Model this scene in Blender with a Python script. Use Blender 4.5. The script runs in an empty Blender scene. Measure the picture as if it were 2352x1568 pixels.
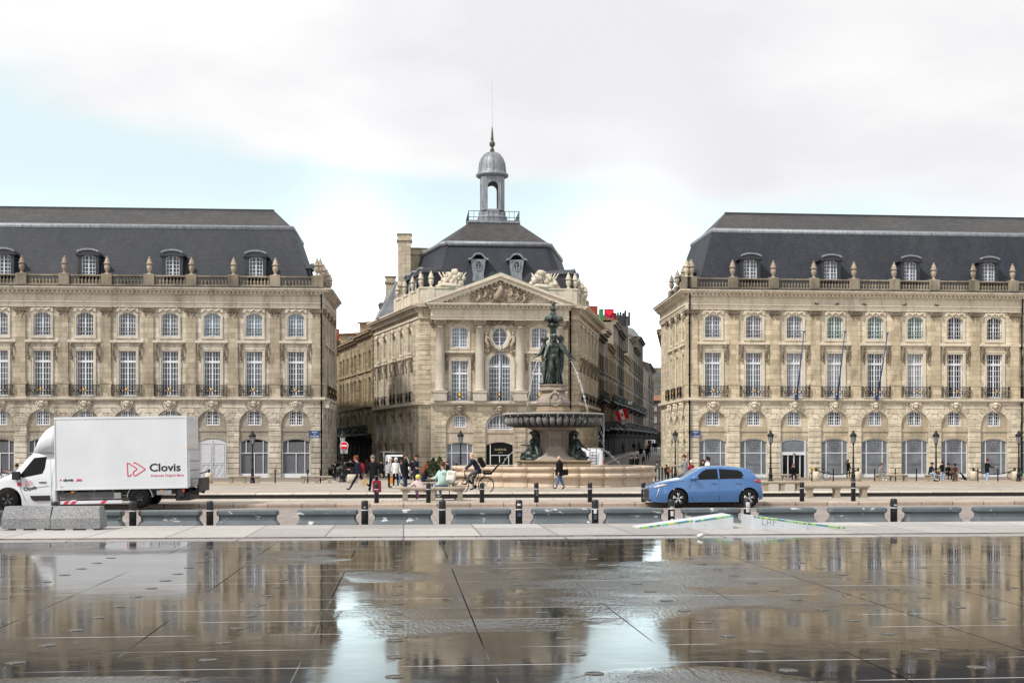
import bpy, bmesh, math, random
from mathutils import Vector, Matrix
from mathutils.geometry import tessellate_polygon
from math import sin, cos, pi, tan, atan2, sqrt, radians as R
random.seed(7)
SC = bpy.context.scene
COL = SC.collection
# ------------------------------------------------------------------ camera
F = 2800.0; HC = 1.95; TH = math.atan(249 / F); KT = tan(TH)
cam_d = bpy.data.cameras.new('camera'); cam = bpy.data.objects.new('camera', cam_d); COL.objects.link(cam)
cam.location = (0, 0, HC); cam.rotation_euler = (pi / 2, 0, -TH)
cam_d.sensor_width = 36; cam_d.lens = F / 2352 * 36; cam_d.shift_y = 250 / 2352
cam_d.clip_end = 3000; cam_d.clip_start = .1
SC.camera = cam
# ------------------------------------------------------------------ world, sun, exposure
SUN_EL, SUN_AZ = R(48), R(236)      # azimuth clockwise from +Y: behind the camera on its left
SKY_STRENGTH = .10
W = bpy.data.worlds.new('World'); SC.world = W; W.use_nodes = True
nt = W.node_tree; nt.nodes.clear()
def nn(t, **k):
    n = nt.nodes.new(t)
    for a, b in k.items(): setattr(n, a, b)
    return n
def lk(a, b): nt.links.new(a, b)
out = nn('ShaderNodeOutputWorld'); bg = nn('ShaderNodeBackground'); bg.inputs[1].default_value = SKY_STRENGTH
sky = nn('ShaderNodeTexSky', sky_type='NISHITA', sun_disc=False, sun_elevation=SUN_EL, sun_rotation=SUN_AZ)
sky.air_density = 1.0; sky.dust_density = 1.5
tc = nn('ShaderNodeTexCoord'); mp = nn('ShaderNodeMapping'); mp.inputs['Scale'].default_value = (1, 1, 2.6)
lk(tc.outputs['Generated'], mp.inputs[0])
noi = nn('ShaderNodeTexNoise'); noi.inputs['Scale'].default_value = 2.3; noi.inputs['Detail'].default_value = 6; noi.inputs['Roughness'].default_value = .5
lk(mp.outputs[0], noi.inputs['Vector'])
def blob(dx, dz, rx, rz):            # a soft patch of sky round a compass direction (x) and height (z)
    sep = nn('ShaderNodeSeparateXYZ'); lk(tc.outputs['Generated'], sep.inputs[0])
    a = nn('ShaderNodeMath', operation='SUBTRACT'); lk(sep.outputs[0], a.inputs[0]); a.inputs[1].default_value = dx
    b = nn('ShaderNodeMath', operation='DIVIDE'); lk(a.outputs[0], b.inputs[0]); b.inputs[1].default_value = rx
    c = nn('ShaderNodeMath', operation='SUBTRACT'); lk(sep.outputs[2], c.inputs[0]); c.inputs[1].default_value = dz
    d = nn('ShaderNodeMath', operation='DIVIDE'); lk(c.outputs[0], d.inputs[0]); d.inputs[1].default_value = rz
    e = nn('ShaderNodeMath', operation='MULTIPLY'); lk(b.outputs[0], e.inputs[0]); lk(b.outputs[0], e.inputs[1])
    f = nn('ShaderNodeMath', operation='MULTIPLY_ADD'); lk(d.outputs[0], f.inputs[0]); lk(d.outputs[0], f.inputs[1]); lk(e.outputs[0], f.inputs[2])
    g = nn('ShaderNodeMath', operation='MULTIPLY'); lk(f.outputs[0], g.inputs[0]); g.inputs[1].default_value = -1
    h = nn('ShaderNodeMath', operation='EXPONENT'); lk(g.outputs[0], h.inputs[0])
    return h.outputs[0]
# openings in the cloud: a patch low on the left, a band above the roofs
op = nn('ShaderNodeMath', operation='MULTIPLY_ADD'); lk(blob(-.30, .21, .26, .055), op.inputs[0]); op.inputs[1].default_value = .36
op2 = nn('ShaderNodeMath', operation='MULTIPLY'); lk(blob(.06, .155, .30, .075), op2.inputs[0]); op2.inputs[1].default_value = .36
lk(op2.outputs[0], op.inputs[2])
op3 = nn('ShaderNodeMapRange'); op3.inputs['From Min'].default_value = .10; op3.inputs['From Max'].default_value = .22; op3.inputs['To Min'].default_value = .26; op3.inputs['To Max'].default_value = 0.0
szz = nn('ShaderNodeSeparateXYZ'); lk(tc.outputs['Generated'], szz.inputs[0]); lk(szz.outputs[2], op3.inputs['Value'])
op4 = nn('ShaderNodeMath', operation='MULTIPLY_ADD'); lk(op3.outputs[0], op4.inputs[0]); fwm = nn('ShaderNodeMath', operation='GREATER_THAN'); lk(szz.outputs[1], fwm.inputs[0]); fwm.inputs[1].default_value = .6; lk(fwm.outputs[0], op4.inputs[1]); lk(op.outputs[0], op4.inputs[2])
sub = nn('ShaderNodeMath', operation='SUBTRACT'); lk(noi.outputs[0], sub.inputs[0]); lk(op4.outputs[0], sub.inputs[1])
ramp = nn('ShaderNodeValToRGB'); ramp.color_ramp.elements[0].position = .27; ramp.color_ramp.elements[1].position = .40
lk(sub.outputs[0], ramp.inputs[0])
noi2 = nn('ShaderNodeTexNoise'); noi2.inputs['Scale'].default_value = 3.1; noi2.inputs['Detail'].default_value = 7
lk(mp.outputs[0], noi2.inputs['Vector'])
cr = nn('ShaderNodeValToRGB'); cr.color_ramp.elements[0].position = .40; cr.color_ramp.elements[1].position = .60
cr.color_ramp.elements[0].color = (.85, .85, .88, 1); cr.color_ramp.elements[1].color = (1, 1, 1, 1)
lk(noi2.outputs[0], cr.inputs[0])
cm = nn('ShaderNodeVectorMath', operation='SCALE'); lk(cr.outputs[0], cm.inputs[0]); cm.inputs['Scale'].default_value = 9.1
# the open sky: a pale clear blue-green from the Nishita sky
sv = nn('ShaderNodeMix', data_type='RGBA'); sv.inputs[0].default_value = .8
lk(sky.outputs[0], sv.inputs['A']); sv.inputs['B'].default_value = (8.05, 9.6, 9.75, 1)
mx = nn('ShaderNodeMix', data_type='RGBA'); lk(ramp.outputs[0], mx.inputs[0]); lk(sv.outputs['Result'], mx.inputs['A']); lk(cm.outputs[0], mx.inputs['B'])
# brighter cloud round the sun, behind the camera
sd = Vector((sin(SUN_AZ) * cos(SUN_EL), cos(SUN_AZ) * cos(SUN_EL), sin(SUN_EL)))
dt = nn('ShaderNodeVectorMath', operation='DOT_PRODUCT'); lk(tc.outputs['Generated'], dt.inputs[0]); dt.inputs[1].default_value = sd
mr = nn('ShaderNodeMapRange'); mr.inputs['From Min'].default_value = -.4; mr.inputs['To Min'].default_value = 1; mr.inputs['To Max'].default_value = 1.12
lk(dt.outputs['Value'], mr.inputs['Value'])
fin = nn('ShaderNodeVectorMath', operation='SCALE'); lk(mx.outputs['Result'], fin.inputs[0]); lk(mr.outputs[0], fin.inputs['Scale'])
sz = nn('ShaderNodeSeparateXYZ'); lk(tc.outputs['Generated'], sz.inputs[0])       # low front sky brightened to lift the pool's reflection
lo = nn('ShaderNodeMapRange', interpolation_type='SMOOTHSTEP'); lo.inputs['From Min'].default_value = .145; lo.inputs['From Max'].default_value = .22; lo.inputs['To Min'].default_value = 1.0; lo.inputs['To Max'].default_value = 0.0
lk(sz.outputs[2], lo.inputs['Value'])
fw = nn('ShaderNodeMapRange', interpolation_type='SMOOTHSTEP'); fw.inputs['From Min'].default_value = .55; fw.inputs['From Max'].default_value = .9; lk(sz.outputs[1], fw.inputs['Value'])
lb = nn('ShaderNodeMath', operation='MULTIPLY'); lk(lo.outputs[0], lb.inputs[0]); lk(fw.outputs[0], lb.inputs[1])
lc = nn('ShaderNodeMath', operation='MULTIPLY_ADD'); lk(lb.outputs[0], lc.inputs[0]); lc.inputs[1].default_value = .22; lc.inputs[2].default_value = 1.0
g1 = nn('ShaderNodeMath', operation='MULTIPLY_ADD'); lk(blob(-.041, .06, .036, .105), g1.inputs[0]); g1.inputs[1].default_value = 1.7; lk(lc.outputs[0], g1.inputs[2])     # added glow in both street gaps, brightening the pool's reflection
lc2 = g1
g2 = nn('ShaderNodeMath', operation='MULTIPLY_ADD'); lk(blob(.180, .06, .046, .105), g2.inputs[0]); g2.inputs[1].default_value = 1.7; lk(g1.outputs[0], g2.inputs[2]); lc = g2
fi2 = nn('ShaderNodeVectorMath', operation='SCALE'); lk(fin.outputs[0], fi2.inputs[0]); lk(lc.outputs[0], fi2.inputs['Scale'])
lk(fi2.outputs[0], bg.inputs[0]); lk(bg.outputs[0], out.inputs[0])
sl = bpy.data.lights.new('sun', 'SUN'); sl.energy = 3.7; sl.angle = R(5); sl.color = (1, .95, .87)
so = bpy.data.objects.new('sun', sl); COL.objects.link(so); so.rotation_euler = (-sd).to_track_quat('-Z', 'Y').to_euler()
SC.view_settings.view_transform = 'Standard'; SC.view_settings.look = 'None'; SC.view_settings.gamma = 1; SC.view_settings.exposure = .12
SC.cycles.max_bounces = 6; SC.cycles.diffuse_bounces = 3; SC.cycles.glossy_bounces = 4; SC.cycles.transmission_bounces = 6
# ------------------------------------------------------------------ picture <-> place
def cw(u, zc):                       # picture column and camera depth -> X, Y
    xc = (u - 1176) / F * zc
    return xc * cos(TH) + zc * sin(TH), zc * cos(TH) - xc * sin(TH)
def zcam(X, Y): return Y * cos(TH) + X * sin(TH)
def XA(u, Y):
    t = (u - 1176) / F
    return Y * (t + KT) / (1 - t * KT)
def ZA(v, zc): return HC - (v - 1034) * zc / F
def ground(Y):
    if Y < 29.4: return .17
    if Y < 42: return 0
    if Y < 47: return .13
    if Y < 48: return .28
    return -.03 - .0025 * (Y - 48) if Y < 68 else -.08 - .45 * min(1, (Y - 68) / 35)
def gpt(u, v):                       # the ground point seen at u, v behind the tram kerb
    lo, hi = 48.2, 130
    for _ in range(50):
        m = (lo + hi) / 2; X = XA(u, m)
        if 1034 + F * (HC - ground(m)) / zcam(X, m) > v: lo = m
        else: hi = m
    return XA(u, lo), lo, ground(lo)
# ------------------------------------------------------------------ materials
class NT:
    def __init__(s, name):
        s.m = bpy.data.materials.new(name); s.m.use_nodes = True; s.t = s.m.node_tree
        s.p = s.t.nodes['Principled BSDF']
    def n(s, t, **k):
        x = s.t.nodes.new(t)
        for a, b in k.items():
            if a.startswith('i_'):
                x.inputs[a[2:].replace('_', ' ')].default_value = b
            else: setattr(x, a, b)
        return x
    def l(s, a, b): s.t.links.new(a, b)
    def pos(s): return s.n('ShaderNodeNewGeometry').outputs['Position']
    def wallvec(s):                  # X+Y, Z : blocks run along any upright wall
        sp = s.n('ShaderNodeSeparateXYZ'); s.l(s.pos(), sp.inputs[0])
        a = s.n('ShaderNodeMath', operation='ADD'); s.l(sp.outputs[0], a.inputs[0]); s.l(sp.outputs[1], a.inputs[1])
        c = s.n('ShaderNodeCombineXYZ'); s.l(a.outputs[0], c.inputs[0]); s.l(sp.outputs[2], c.inputs[1])
        return c.outputs[0]
    def noise(s, scale, vec=None, detail=4, stretch=None, rough=.55):
        v = vec or s.pos()
        if stretch:
            m = s.n('ShaderNodeMapping'); m.inputs['Scale'].default_value = stretch; s.l(v, m.inputs[0]); v = m.outputs[0]
        n = s.n('ShaderNodeTexNoise', i_Scale=scale, i_Detail=detail, i_Roughness=rough); s.l(v, n.inputs['Vector'])
        return n.outputs[0]
    def ramp(s, fac, a, b, ca=(0, 0, 0, 1), cb=(1, 1, 1, 1)):
        r = s.n('ShaderNodeValToRGB'); e = r.color_ramp.elements
        e[0].position = a; e[1].position = b; e[0].color = ca; e[1].color = cb; s.l(fac, r.inputs[0]); return r.outputs[0]
    def mix(s, f, a, b, mode='MIX'):
        m = s.n('ShaderNodeMix', data_type='RGBA', blend_type=mode)
        for v, i in ((f, 0), (a, 'A'), (b, 'B')):
            if hasattr(v, 'links'): s.l(v, m.inputs[i])
            else: m.inputs[i].default_value = v if i == 0 else tuple(v[:3]) + (1,)
        return m.outputs['Result']
    def bump(s, h, strength=.3, dist=.02):
        b = s.n('ShaderNodeBump', i_Strength=strength, i_Distance=dist); s.l(h, b.inputs['Height']); s.l(b.outputs[0], s.p.inputs['Normal']); return b
def c3(c, k=1): return tuple(min(1, x * k) for x in c[:3]) + (1,)
def mat(name, col, rough=.7, metal=0, var=.12, vs=3., bump=0, bs=20, coat=0, spec=None, stretch=None):
    n = NT(name); p = n.p; spec = (.5 if rough < .6 else .15) if spec is None else spec
    p.inputs['Roughness'].default_value = rough; p.inputs['Metallic'].default_value = metal
    p.inputs['Coat Weight'].default_value = coat; p.inputs['Specular IOR Level'].default_value = spec
    p.inputs['Coat Roughness'].default_value = .05
    if var:
        f = n.ramp(n.noise(vs, stretch=stretch), .3, .7)
        n.l(n.mix(f, c3(col, 1 - var), c3(col, 1 + var)), p.inputs['Base Color'])
    else: p.inputs['Base Color'].default_value = c3(col)
    if bump: n.bump(n.noise(bs), bump)
    return n.m
def stone(name, c1, c2, joint, bw=.95, bh=.43, ms=.012, stain=(.055, .046, .036), amount=.72, blocks=True):
    n = NT(name); p = n.p; p.inputs['Roughness'].default_value = .88; p.inputs['Specular IOR Level'].default_value = .25
    big = n.ramp(n.noise(.33, detail=5), .35, .68)
    base = n.mix(big, c1, c2)
    if blocks:
        b = n.n('ShaderNodeTexBrick', i_Scale=1., i_Mortar_Size=ms, i_Mortar_Smooth=.2, i_Brick_Width=bw, i_Row_Height=bh, i_Bias=-.1)
        b.offset = .5; b.inputs['Color1'].default_value = (.78, .76, .72, 1); b.inputs['Color2'].default_value = (1.15, 1.14, 1.11, 1)
        b.inputs['Mortar'].default_value = tuple(joint) + (1,); n.l(n.wallvec(), b.inputs['Vector'])
        base = n.mix(1.0, base, b.outputs['Color'], 'MULTIPLY')
    fine = n.ramp(n.noise(5, detail=6), .3, .75, (.86, .86, .86, 1), (1.1, 1.1, 1.1, 1))
    base = n.mix(1.0, base, fine, 'MULTIPLY')
    st = n.ramp(n.noise(1.5, detail=8, stretch=(1, 1, .16), rough=.72), .50, .74)
    sm = n.n('ShaderNodeMath', operation='MULTIPLY'); n.l(st, sm.inputs[0]); sm.inputs[1].default_value = amount
    base = n.mix(sm.outputs[0], base, stain)
    n.l(base, p.inputs['Base Color'])
    n.bump(n.noise(9, detail=6), .25, .03)
    return n.m
M = {}
M['stone_l'] = stone('limestone grey', (.62, .575, .505), (.46, .42, .36), (.45, .43, .4))
M['stone_r'] = stone('limestone honey', (.70, .635, .52), (.59, .525, .42), (.5, .48, .44), amount=.4)
M['stone_c'] = stone('limestone cream', (.62, .55, .44), (.48, .415, .32), (.45, .43, .4), amount=.5)
M['pil_l'] = stone('brown grey shaft stone', (.47, .415, .33), (.35, .30, .235), (.45, .43, .4)); M['pil_r'] = stone('honey shaft stone', (.60, .51, .375), (.50, .425, .31), (.5, .48, .44), amount=.4)
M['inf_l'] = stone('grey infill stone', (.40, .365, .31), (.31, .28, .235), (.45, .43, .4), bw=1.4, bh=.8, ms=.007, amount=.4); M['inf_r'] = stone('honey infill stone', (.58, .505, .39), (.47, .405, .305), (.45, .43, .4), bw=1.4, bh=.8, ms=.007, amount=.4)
M['trim_l'] = stone('carved limestone grey', (.60, .545, .46), (.50, .45, .375), (.4, .4, .4), blocks=False, amount=.6)
M['trim_r'] = stone('carved limestone honey', (.68, .605, .48), (.60, .53, .42), (.4, .4, .4), blocks=False, amount=.45)
M['trim_c'] = stone('carved limestone cream', (.64, .575, .475), (.56, .495, .40), (.4, .4, .4), blocks=False, amount=.5)
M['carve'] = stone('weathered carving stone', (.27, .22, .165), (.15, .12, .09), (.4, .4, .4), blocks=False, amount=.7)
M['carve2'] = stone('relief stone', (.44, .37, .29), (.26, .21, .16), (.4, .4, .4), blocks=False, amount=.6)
M['pale'] = stone('pale column stone', (.52, .475, .40), (.43, .39, .33), (.4, .4, .4), blocks=False, amount=.25)
M['rail_stone'] = stone('lichened balustrade stone', (.34, .29, .215), (.13, .11, .085), (.4, .4, .4), blocks=False, amount=.85, stain=(.045, .04, .033))
def slate(name, a, b):
    n = NT(name); n.p.inputs['Roughness'].default_value = .62; n.p.inputs['Specular IOR Level'].default_value = .35
    base = n.mix(n.ramp(n.noise(.25, detail=6, stretch=(1, 1, .35)), .35, .7), a, b)
    k = n.n('ShaderNodeTexBrick', i_Scale=1., i_Mortar_Size=.02, i_Brick_Width=.32, i_Row_Height=.2); n.l(n.wallvec(), k.inputs['Vector'])
    k.inputs['Color1'].default_value = (.82, .82, .84, 1); k.inputs['Color2'].default_value = (1.15, 1.15, 1.15, 1); k.inputs['Mortar'].default_value = (.62, .62, .64, 1)
    base = n.mix(1.0, base, k.outputs['Color'], 'MULTIPLY')
    s2 = n.ramp(n.noise(1.5, detail=7, stretch=(1, 1, .12)), .35, .75, (.85, .85, .85, 1), (1.2, 1.18, 1.15, 1))
    n.l(n.mix(1.0, base, s2, 'MULTIPLY'), n.p.inputs['Base Color']); n.bump(k.outputs['Fac'], .4, -.02); return n.m
M['slate'] = slate('blue grey slate', (.024, .029, .042), (.040, .043, .053))
M['slate_top'] = slate('weathered brown grey slate', (.050, .049, .050), (.068, .065, .063))
M['lead'] = mat('weathered lead', (.22, .235, .26), .5, .2, .35, 2.5, .2, 8, stretch=(3, 3, .4))
M['leaddark'] = mat('dark lead sheet', (.026, .029, .036), .5, .1, .3, 3)
M['copper'] = mat('green copper edge', (.10, .17, .14), .7, 0, .3)
def glassm(name, col, rough=.06):
    n = NT(name); n.p.inputs['Roughness'].default_value = rough; n.p.inputs['IOR'].default_value = 1.52; n.p.inputs['Specular IOR Level'].default_value = .2 if max(col) < .03 else .5
    f = n.ramp(n.noise(.9, detail=3), .35, .65); n.l(n.mix(f, c3(col, .7), c3(col, 1.25)), n.p.inputs['Base Color'])
    n.p.inputs['Coat Weight'].default_value = .0 if max(col) < .05 else .3; n.p.inputs['Coat Roughness'].default_value = .03; return n.m
M['pane'] = glassm('curtained pane', (.085, .098, .125))
M['pane_dark'] = glassm('dark room pane', (.007, .008, .010))
M['pane_mid'] = glassm('half lit pane', (.035, .041, .052))
M['pane_blue'] = glassm('blue tinted pane', (.13, .19, .25))
M['pane_green'] = glassm('green blind pane', (.035, .13, .095))
M['pane_white'] = glassm('white curtain pane', (.26, .27, .29))
M['shopgrey'] = glassm('frosted grey film', (.14, .155, .175), .3)
M['shopcurt'] = glassm('pleated curtain behind glass', (.10, .105, .12))
M['paint'] = mat('pale grey window paint', (.66, .68, .72), .5, 0, .08)
M['white'] = mat('white paint', (.62, .63, .66), .45, 0, .06)
M['iron'] = mat('black ironwork', (.007, .006, .006), .5, .3, .2)
M['rust'] = mat('rusted ironwork', (.012, .009, .008), .6, .3, .35, 8)
M['gold'] = mat('gilded boss', (.55, .30, .05), .35, .9, .15)
M['black'] = mat('dull black', (.005, .005, .005), .6, 0, .1)
M['terra'] = mat('terracotta tiles', (.24, .12, .075), .85, 0, .35, 2, .3)
M['red_brick'] = mat('red brick chimney', (.30, .07, .045), .85, 0, .2, 4)
# ------------------------------------------------------------------ mesh builder
class MB:
    def __init__(s): s.v = []; s.f = []; s.m = []; s.sm = []; s.mi = 0; s.smooth = False; s.T = None
    def add(s, vs, fs, smooth=None):
        o = len(s.v)
        if s.T is not None: vs = [s.T @ Vector(p) for p in vs]
        s.v += [tuple(p) for p in vs]
        sm = s.smooth if smooth is None else smooth
        for f in fs: s.f.append([i + o for i in f]); s.m.append(s.mi); s.sm.append(sm)
        return s
    def box(s, x0, x1, y0, y1, z0, z1):
        return s.add([(x0, y0, z0), (x1, y0, z0), (x1, y1, z0), (x0, y1, z0), (x0, y0, z1), (x1, y0, z1), (x1, y1, z1), (x0, y1, z1)],
                     [(0, 3, 2, 1), (4, 5, 6, 7), (0, 1, 5, 4), (1, 2, 6, 5), (2, 3, 7, 6), (3, 0, 4, 7)], False)
    def bbox(s, x0, x1, y0, y1, z0, z1, b=.02):   # box with chamfered edges
        def r(i, z): return [(x0 + i, y0 + b, z), (x0 + b, y0 + i, z), (x1 - b, y0 + i, z), (x1 - i, y0 + b, z), (x1 - i, y1 - b, z), (x1 - b, y1 - i, z), (x0 + b, y1 - i, z), (x0 + i, y1 - b, z)]
        return s.loft([r(b, z0), r(0, z0 + b), r(0, z1 - b), r(b, z1)], True, False)
    def loft(s, rings, caps=True, smooth=None, closed=True):
        n = len(rings[0]); vs = [p for r in rings for p in r]; fs = []
        for i in range(len(rings) - 1):
            for j in range(n if closed else n - 1):
                k = (j + 1) % n; fs.append((i * n + j, i * n + k, (i + 1) * n + k, (i + 1) * n + j))
        if caps: fs.append(tuple(range(n - 1, -1, -1))); fs.append(tuple(range((len(rings) - 1) * n, len(rings) * n)))
        return s.add(vs, fs, smooth)
    def lathe(s, prof, c=(0, 0, 0), n=12, sx=1, sy=1, smooth=True, rot=0):
        return s.loft([[(c[0] + r * sx * cos(2 * pi * (j + rot) / n), c[1] + r * sy * sin(2 * pi * (j + rot) / n), c[2] + z) for j in range(n)] for r, z in prof], True, smooth)
    def tube(s, path, r, n=6, smooth=True, caps=True):
        P = [Vector(p) for p in path]; rr = r if isinstance(r, (list, tuple)) else [r] * len(P); rings = []
        for i, p in enumerate(P):
            d = (P[min(i + 1, len(P) - 1)] - P[max(i - 1, 0)])
            d = d.normalized() if d.length > 1e-9 else Vector((0, 0, 1))
            a = d.orthogonal().normalized() if i == 0 else (a - d * a.dot(d)).normalized()
            b = d.cross(a); rings.append([tuple(p + (a * cos(2 * pi * j / n) + b * sin(2 * pi * j / n)) * rr[i]) for j in range(n)])
        return s.loft(rings, caps, smooth)
    def prism(s, poly, y0, y1, holes=()):      # polygon in x, z pushed from y0 to y1, with holes
        lp = [list(poly)] + [list(h) for h in holes]
        flat = [p for l in lp for p in l]; n = len(flat)
        tri = tessellate_polygon([[Vector((p[0], p[1], 0)) for p in l] for l in lp])
        vs = [(p[0], y0, p[1]) for p in flat] + [(p[0], y1, p[1]) for p in flat]; fs = []
        for t in tri:
            a, b, c = [flat[i] for i in t]
            cr = (b[0] - a[0]) * (c[1] - a[1]) - (b[1] - a[1]) * (c[0] - a[0])
            t = tuple(t) if cr > 0 else (t[0], t[2], t[1])
            fs.append(t); fs.append((t[0] + n, t[2] + n, t[1] + n))
        o = 0
        for k, l in enumerate(lp):
            m = len(l); ar = sum(l[i][0] * l[(i + 1) % m][1] - l[(i + 1) % m][0] * l[i][1] for i in range(m))
            ccw = (ar > 0) == (k == 0)
            for i in range(m):
                j = (i + 1) % m; q = (o + i, o + i + n, o + j + n, o + j)
                fs.append(q if ccw else q[::-1])
            o += m
        return s.add(vs, fs, False)
    def ribbon(s, path, w, y0, y1, closed=False):   # flat bar following a line in x, z
        P = [Vector(p) for p in path]; n = len(P)
        L = []; Rr = []
        for i, p in enumerate(P):
            a = P[(i - 1) % n] if (closed or i > 0) else None; b = P[(i + 1) % n] if (closed or i < n - 1) else None
            d1 = (p - a).normalized() if a is not None else None; d2 = (b - p).normalized() if b is not None else None
            if d1 is None: d1 = d2
            if d2 is None: d2 = d1
            t = (d1 + d2); t = t.normalized() if t.length > 1e-6 else d1; nrm = Vector((-t.y, t.x)); k = max(.45, nrm.dot(Vector((-d1.y, d1.x))))
            L.append(p + nrm * w / 2 / k); Rr.append(p - nrm * w / 2 / k)
        rings = [[(L[i].x, y0, L[i].y), (Rr[i].x, y0, Rr[i].y), (Rr[i].x, y1, Rr[i].y), (L[i].x, y1, L[i].y)] for i in range(n)]
        if closed: rings.append(rings[0])
        return s.loft(rings, not closed, False)
    def ball(s, c, r, n=10, sx=1, sy=1, sz=1, jit=0):
        prof = [(max(.001, sin(pi * i / (n // 2 + 2))), -cos(pi * i / (n // 2 + 2))) for i in range(n // 2 + 3)]
        return s.loft([[(c[0] + a * r * sx * cos(2 * pi * j / n) * (1 + jit * random.uniform(-1, 1)), c[1] + a * r * sy * sin(2 * pi * j / n) * (1 + jit * random.uniform(-1, 1)), c[2] + b * r * sz) for j in range(n)] for a, b in prof], True, True)
    def torus(s, c, R_, r, axis='y', n=24, m=6):
        rings = []
        for i in range(n + 1):
            a = 2 * pi * i / n; ring = []
            for j in range(m):
                b = 2 * pi * j / m; q = R_ + r * cos(b); w = r * sin(b)
                p = {'y': (q * cos(a), w, q * sin(a)), 'z': (q * cos(a), q * sin(a), w), 'x': (w, q * cos(a), q * sin(a))}[axis]
                ring.append((c[0] + p[0], c[1] + p[1], c[2] + p[2]))
            rings.append(ring)
        return s.loft(rings, False, True)
    def data(s, name, mats):
        me = bpy.data.meshes.new(name); me.from_pydata(s.v, [], s.f)
        for m in (mats if isinstance(mats, (list, tuple)) else [mats]): me.materials.append(M[m] if isinstance(m, str) else m)
        me.polygons.foreach_set('material_index', s.m); me.polygons.foreach_set('use_smooth', s.sm); me.update()
        return me
    def build(s, name, mats, parent=None, loc=(0, 0, 0), rz=0, **k): return put(name, s.data(name, mats), parent, loc, rz, **k)
def put(name, data, parent=None, loc=(0, 0, 0), rz=0, label=None, cat=None, group=None, kind=None, rot=None):
    o = bpy.data.objects.new(name, data); COL.objects.link(o)
    o.location = loc; o.rotation_euler = rot or (0, 0, rz)
    if parent: o.parent = parent
    tag(o, label, cat, group, kind); return o
def tag(o, label=None, cat=None, group=None, kind=None):
    for k, v in (('label', label), ('category', cat), ('group', group), ('kind', kind)):
        if v: o[k] = v
    return o
def thing(name, label, cat, loc=(0, 0, 0), rz=0, group=None, rot=None, scale=None):
    o = put(name, None, None, loc, rz, label, cat, group, None, rot)
    if scale: o.scale = (scale,) * 3
    return o
KIDS = {}
def dup(root, loc, rz=0, label=None, group=None, scale=None):
    r = root.copy(); COL.objects.link(r); r.location = loc; r.rotation_euler = (0, 0, rz)
    if label: r['label'] = label
    if group: r['group'] = group
    if scale: r.scale = (scale,) * 3
    for ch in [o for o in root.children]:
        c = ch.copy(); COL.objects.link(c); c.parent = r
        for g in [o for o in ch.children]:
            d = g.copy(); COL.objects.link(d); d.parent = c
    return r
ORD = 'first second third fourth fifth sixth seventh eighth ninth tenth eleventh twelfth thirteenth fourteenth fifteenth sixteenth seventeenth'.split()
def text(parent, s, size, m, loc, rot, name='lettering', ext=.004, align='CENTER', bold=0, sx=1, space=1):
    cu = bpy.data.curves.new('t', 'FONT'); cu.body = s; cu.size = size; cu.extrude = ext; cu.align_x = align; cu.offset = bold; cu.resolution_u = 3; cu.space_character = space
    o = bpy.data.objects.new('t', cu); COL.objects.link(o); bpy.context.view_layer.update()
    me = bpy.data.meshes.new_from_object(o.evaluated_get(bpy.context.evaluated_depsgraph_get()))
    bpy.data.objects.remove(o); bpy.data.curves.remove(cu)
    me.materials.clear(); me.materials.append(M[m] if isinstance(m, str) else m)
    for v in me.vertices: v.co.x *= sx
    return put(name, me, parent, loc, rot=rot)
def arch(x0, x1, z0, zs, rise, n=8):
    w = (x1 - x0) / 2; c = (x0 + x1) / 2; pts = [(x0, z0), (x1, z0)]
    if rise <= 0: return pts + [(x1, zs), (x0, zs)]
    if abs(rise - w) < 1e-3: r = w; cz = zs; a0 = 0
    else: r = (w * w + rise * rise) / (2 * rise); cz = zs + rise - r; a0 = math.acos(w / r)
    for i in range(n + 1):
        a = a0 + (pi - 2 * a0) * i / n; pts.append((c + r * cos(a), cz + r * sin(a)))
    return pts
# ------------------------------------------------------------------ facade pieces (z is world height, x centred on the bay, y inward)
ZB = -.55
CA = {}
def cached(key, fn):
    if key not in CA: CA[key] = fn()
    return CA[key]
def win_data(w, z0, zs, rise, cols, zrow, tz=None, key='', sh=False, mid=.11):
    def mk():
        f = MB(); h = w / 2; o = arch(-h + .045, h - .045, z0 + .045, zs, max(0, rise - .03), 8)
        f.ribbon(o, .09, .20, .29, True)
        top = lambda x: zs + (sqrt(max(0, ((h * h + rise * rise) / (2 * rise)) ** 2 - x * x)) - ((h * h + rise * rise) / (2 * rise)) + rise if rise > 0 else 0) - .03
        if mid: f.box(-mid / 2, mid / 2, .19, .285, z0 + .05, top(0) - .02)
        mt = .042
        for i in range(1, cols):
            x = -h + w * i / cols
            if mid and abs(x) < .05: continue
            f.box(x - mt / 2, x + mt / 2, .215, .27, z0 + .06, top(x) - .02)
        z = z0; zz = []
        n = max(1, round((zs + rise * .5 - z0) / zrow)); st = (zs + rise * .4 - z0) / n
        for i in range(1, n):
            f.box(-h + .08, h - .08, .222, .265, z0 + st * i - mt / 2, z0 + st * i + mt / 2)
        if tz: f.box(-h + .06, h - .06, .17, .288, tz - .09, tz + .09)
        p = MB(); p.prism(arch(-h + .05, h - .05, z0 + .05, zs, max(0, rise - .04), 8), .262, .275)
        return f.data('window', 'paint'), p
    return cached(('win', w, z0, zs, rise, cols, zrow, tz, mid), mk)
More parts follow.
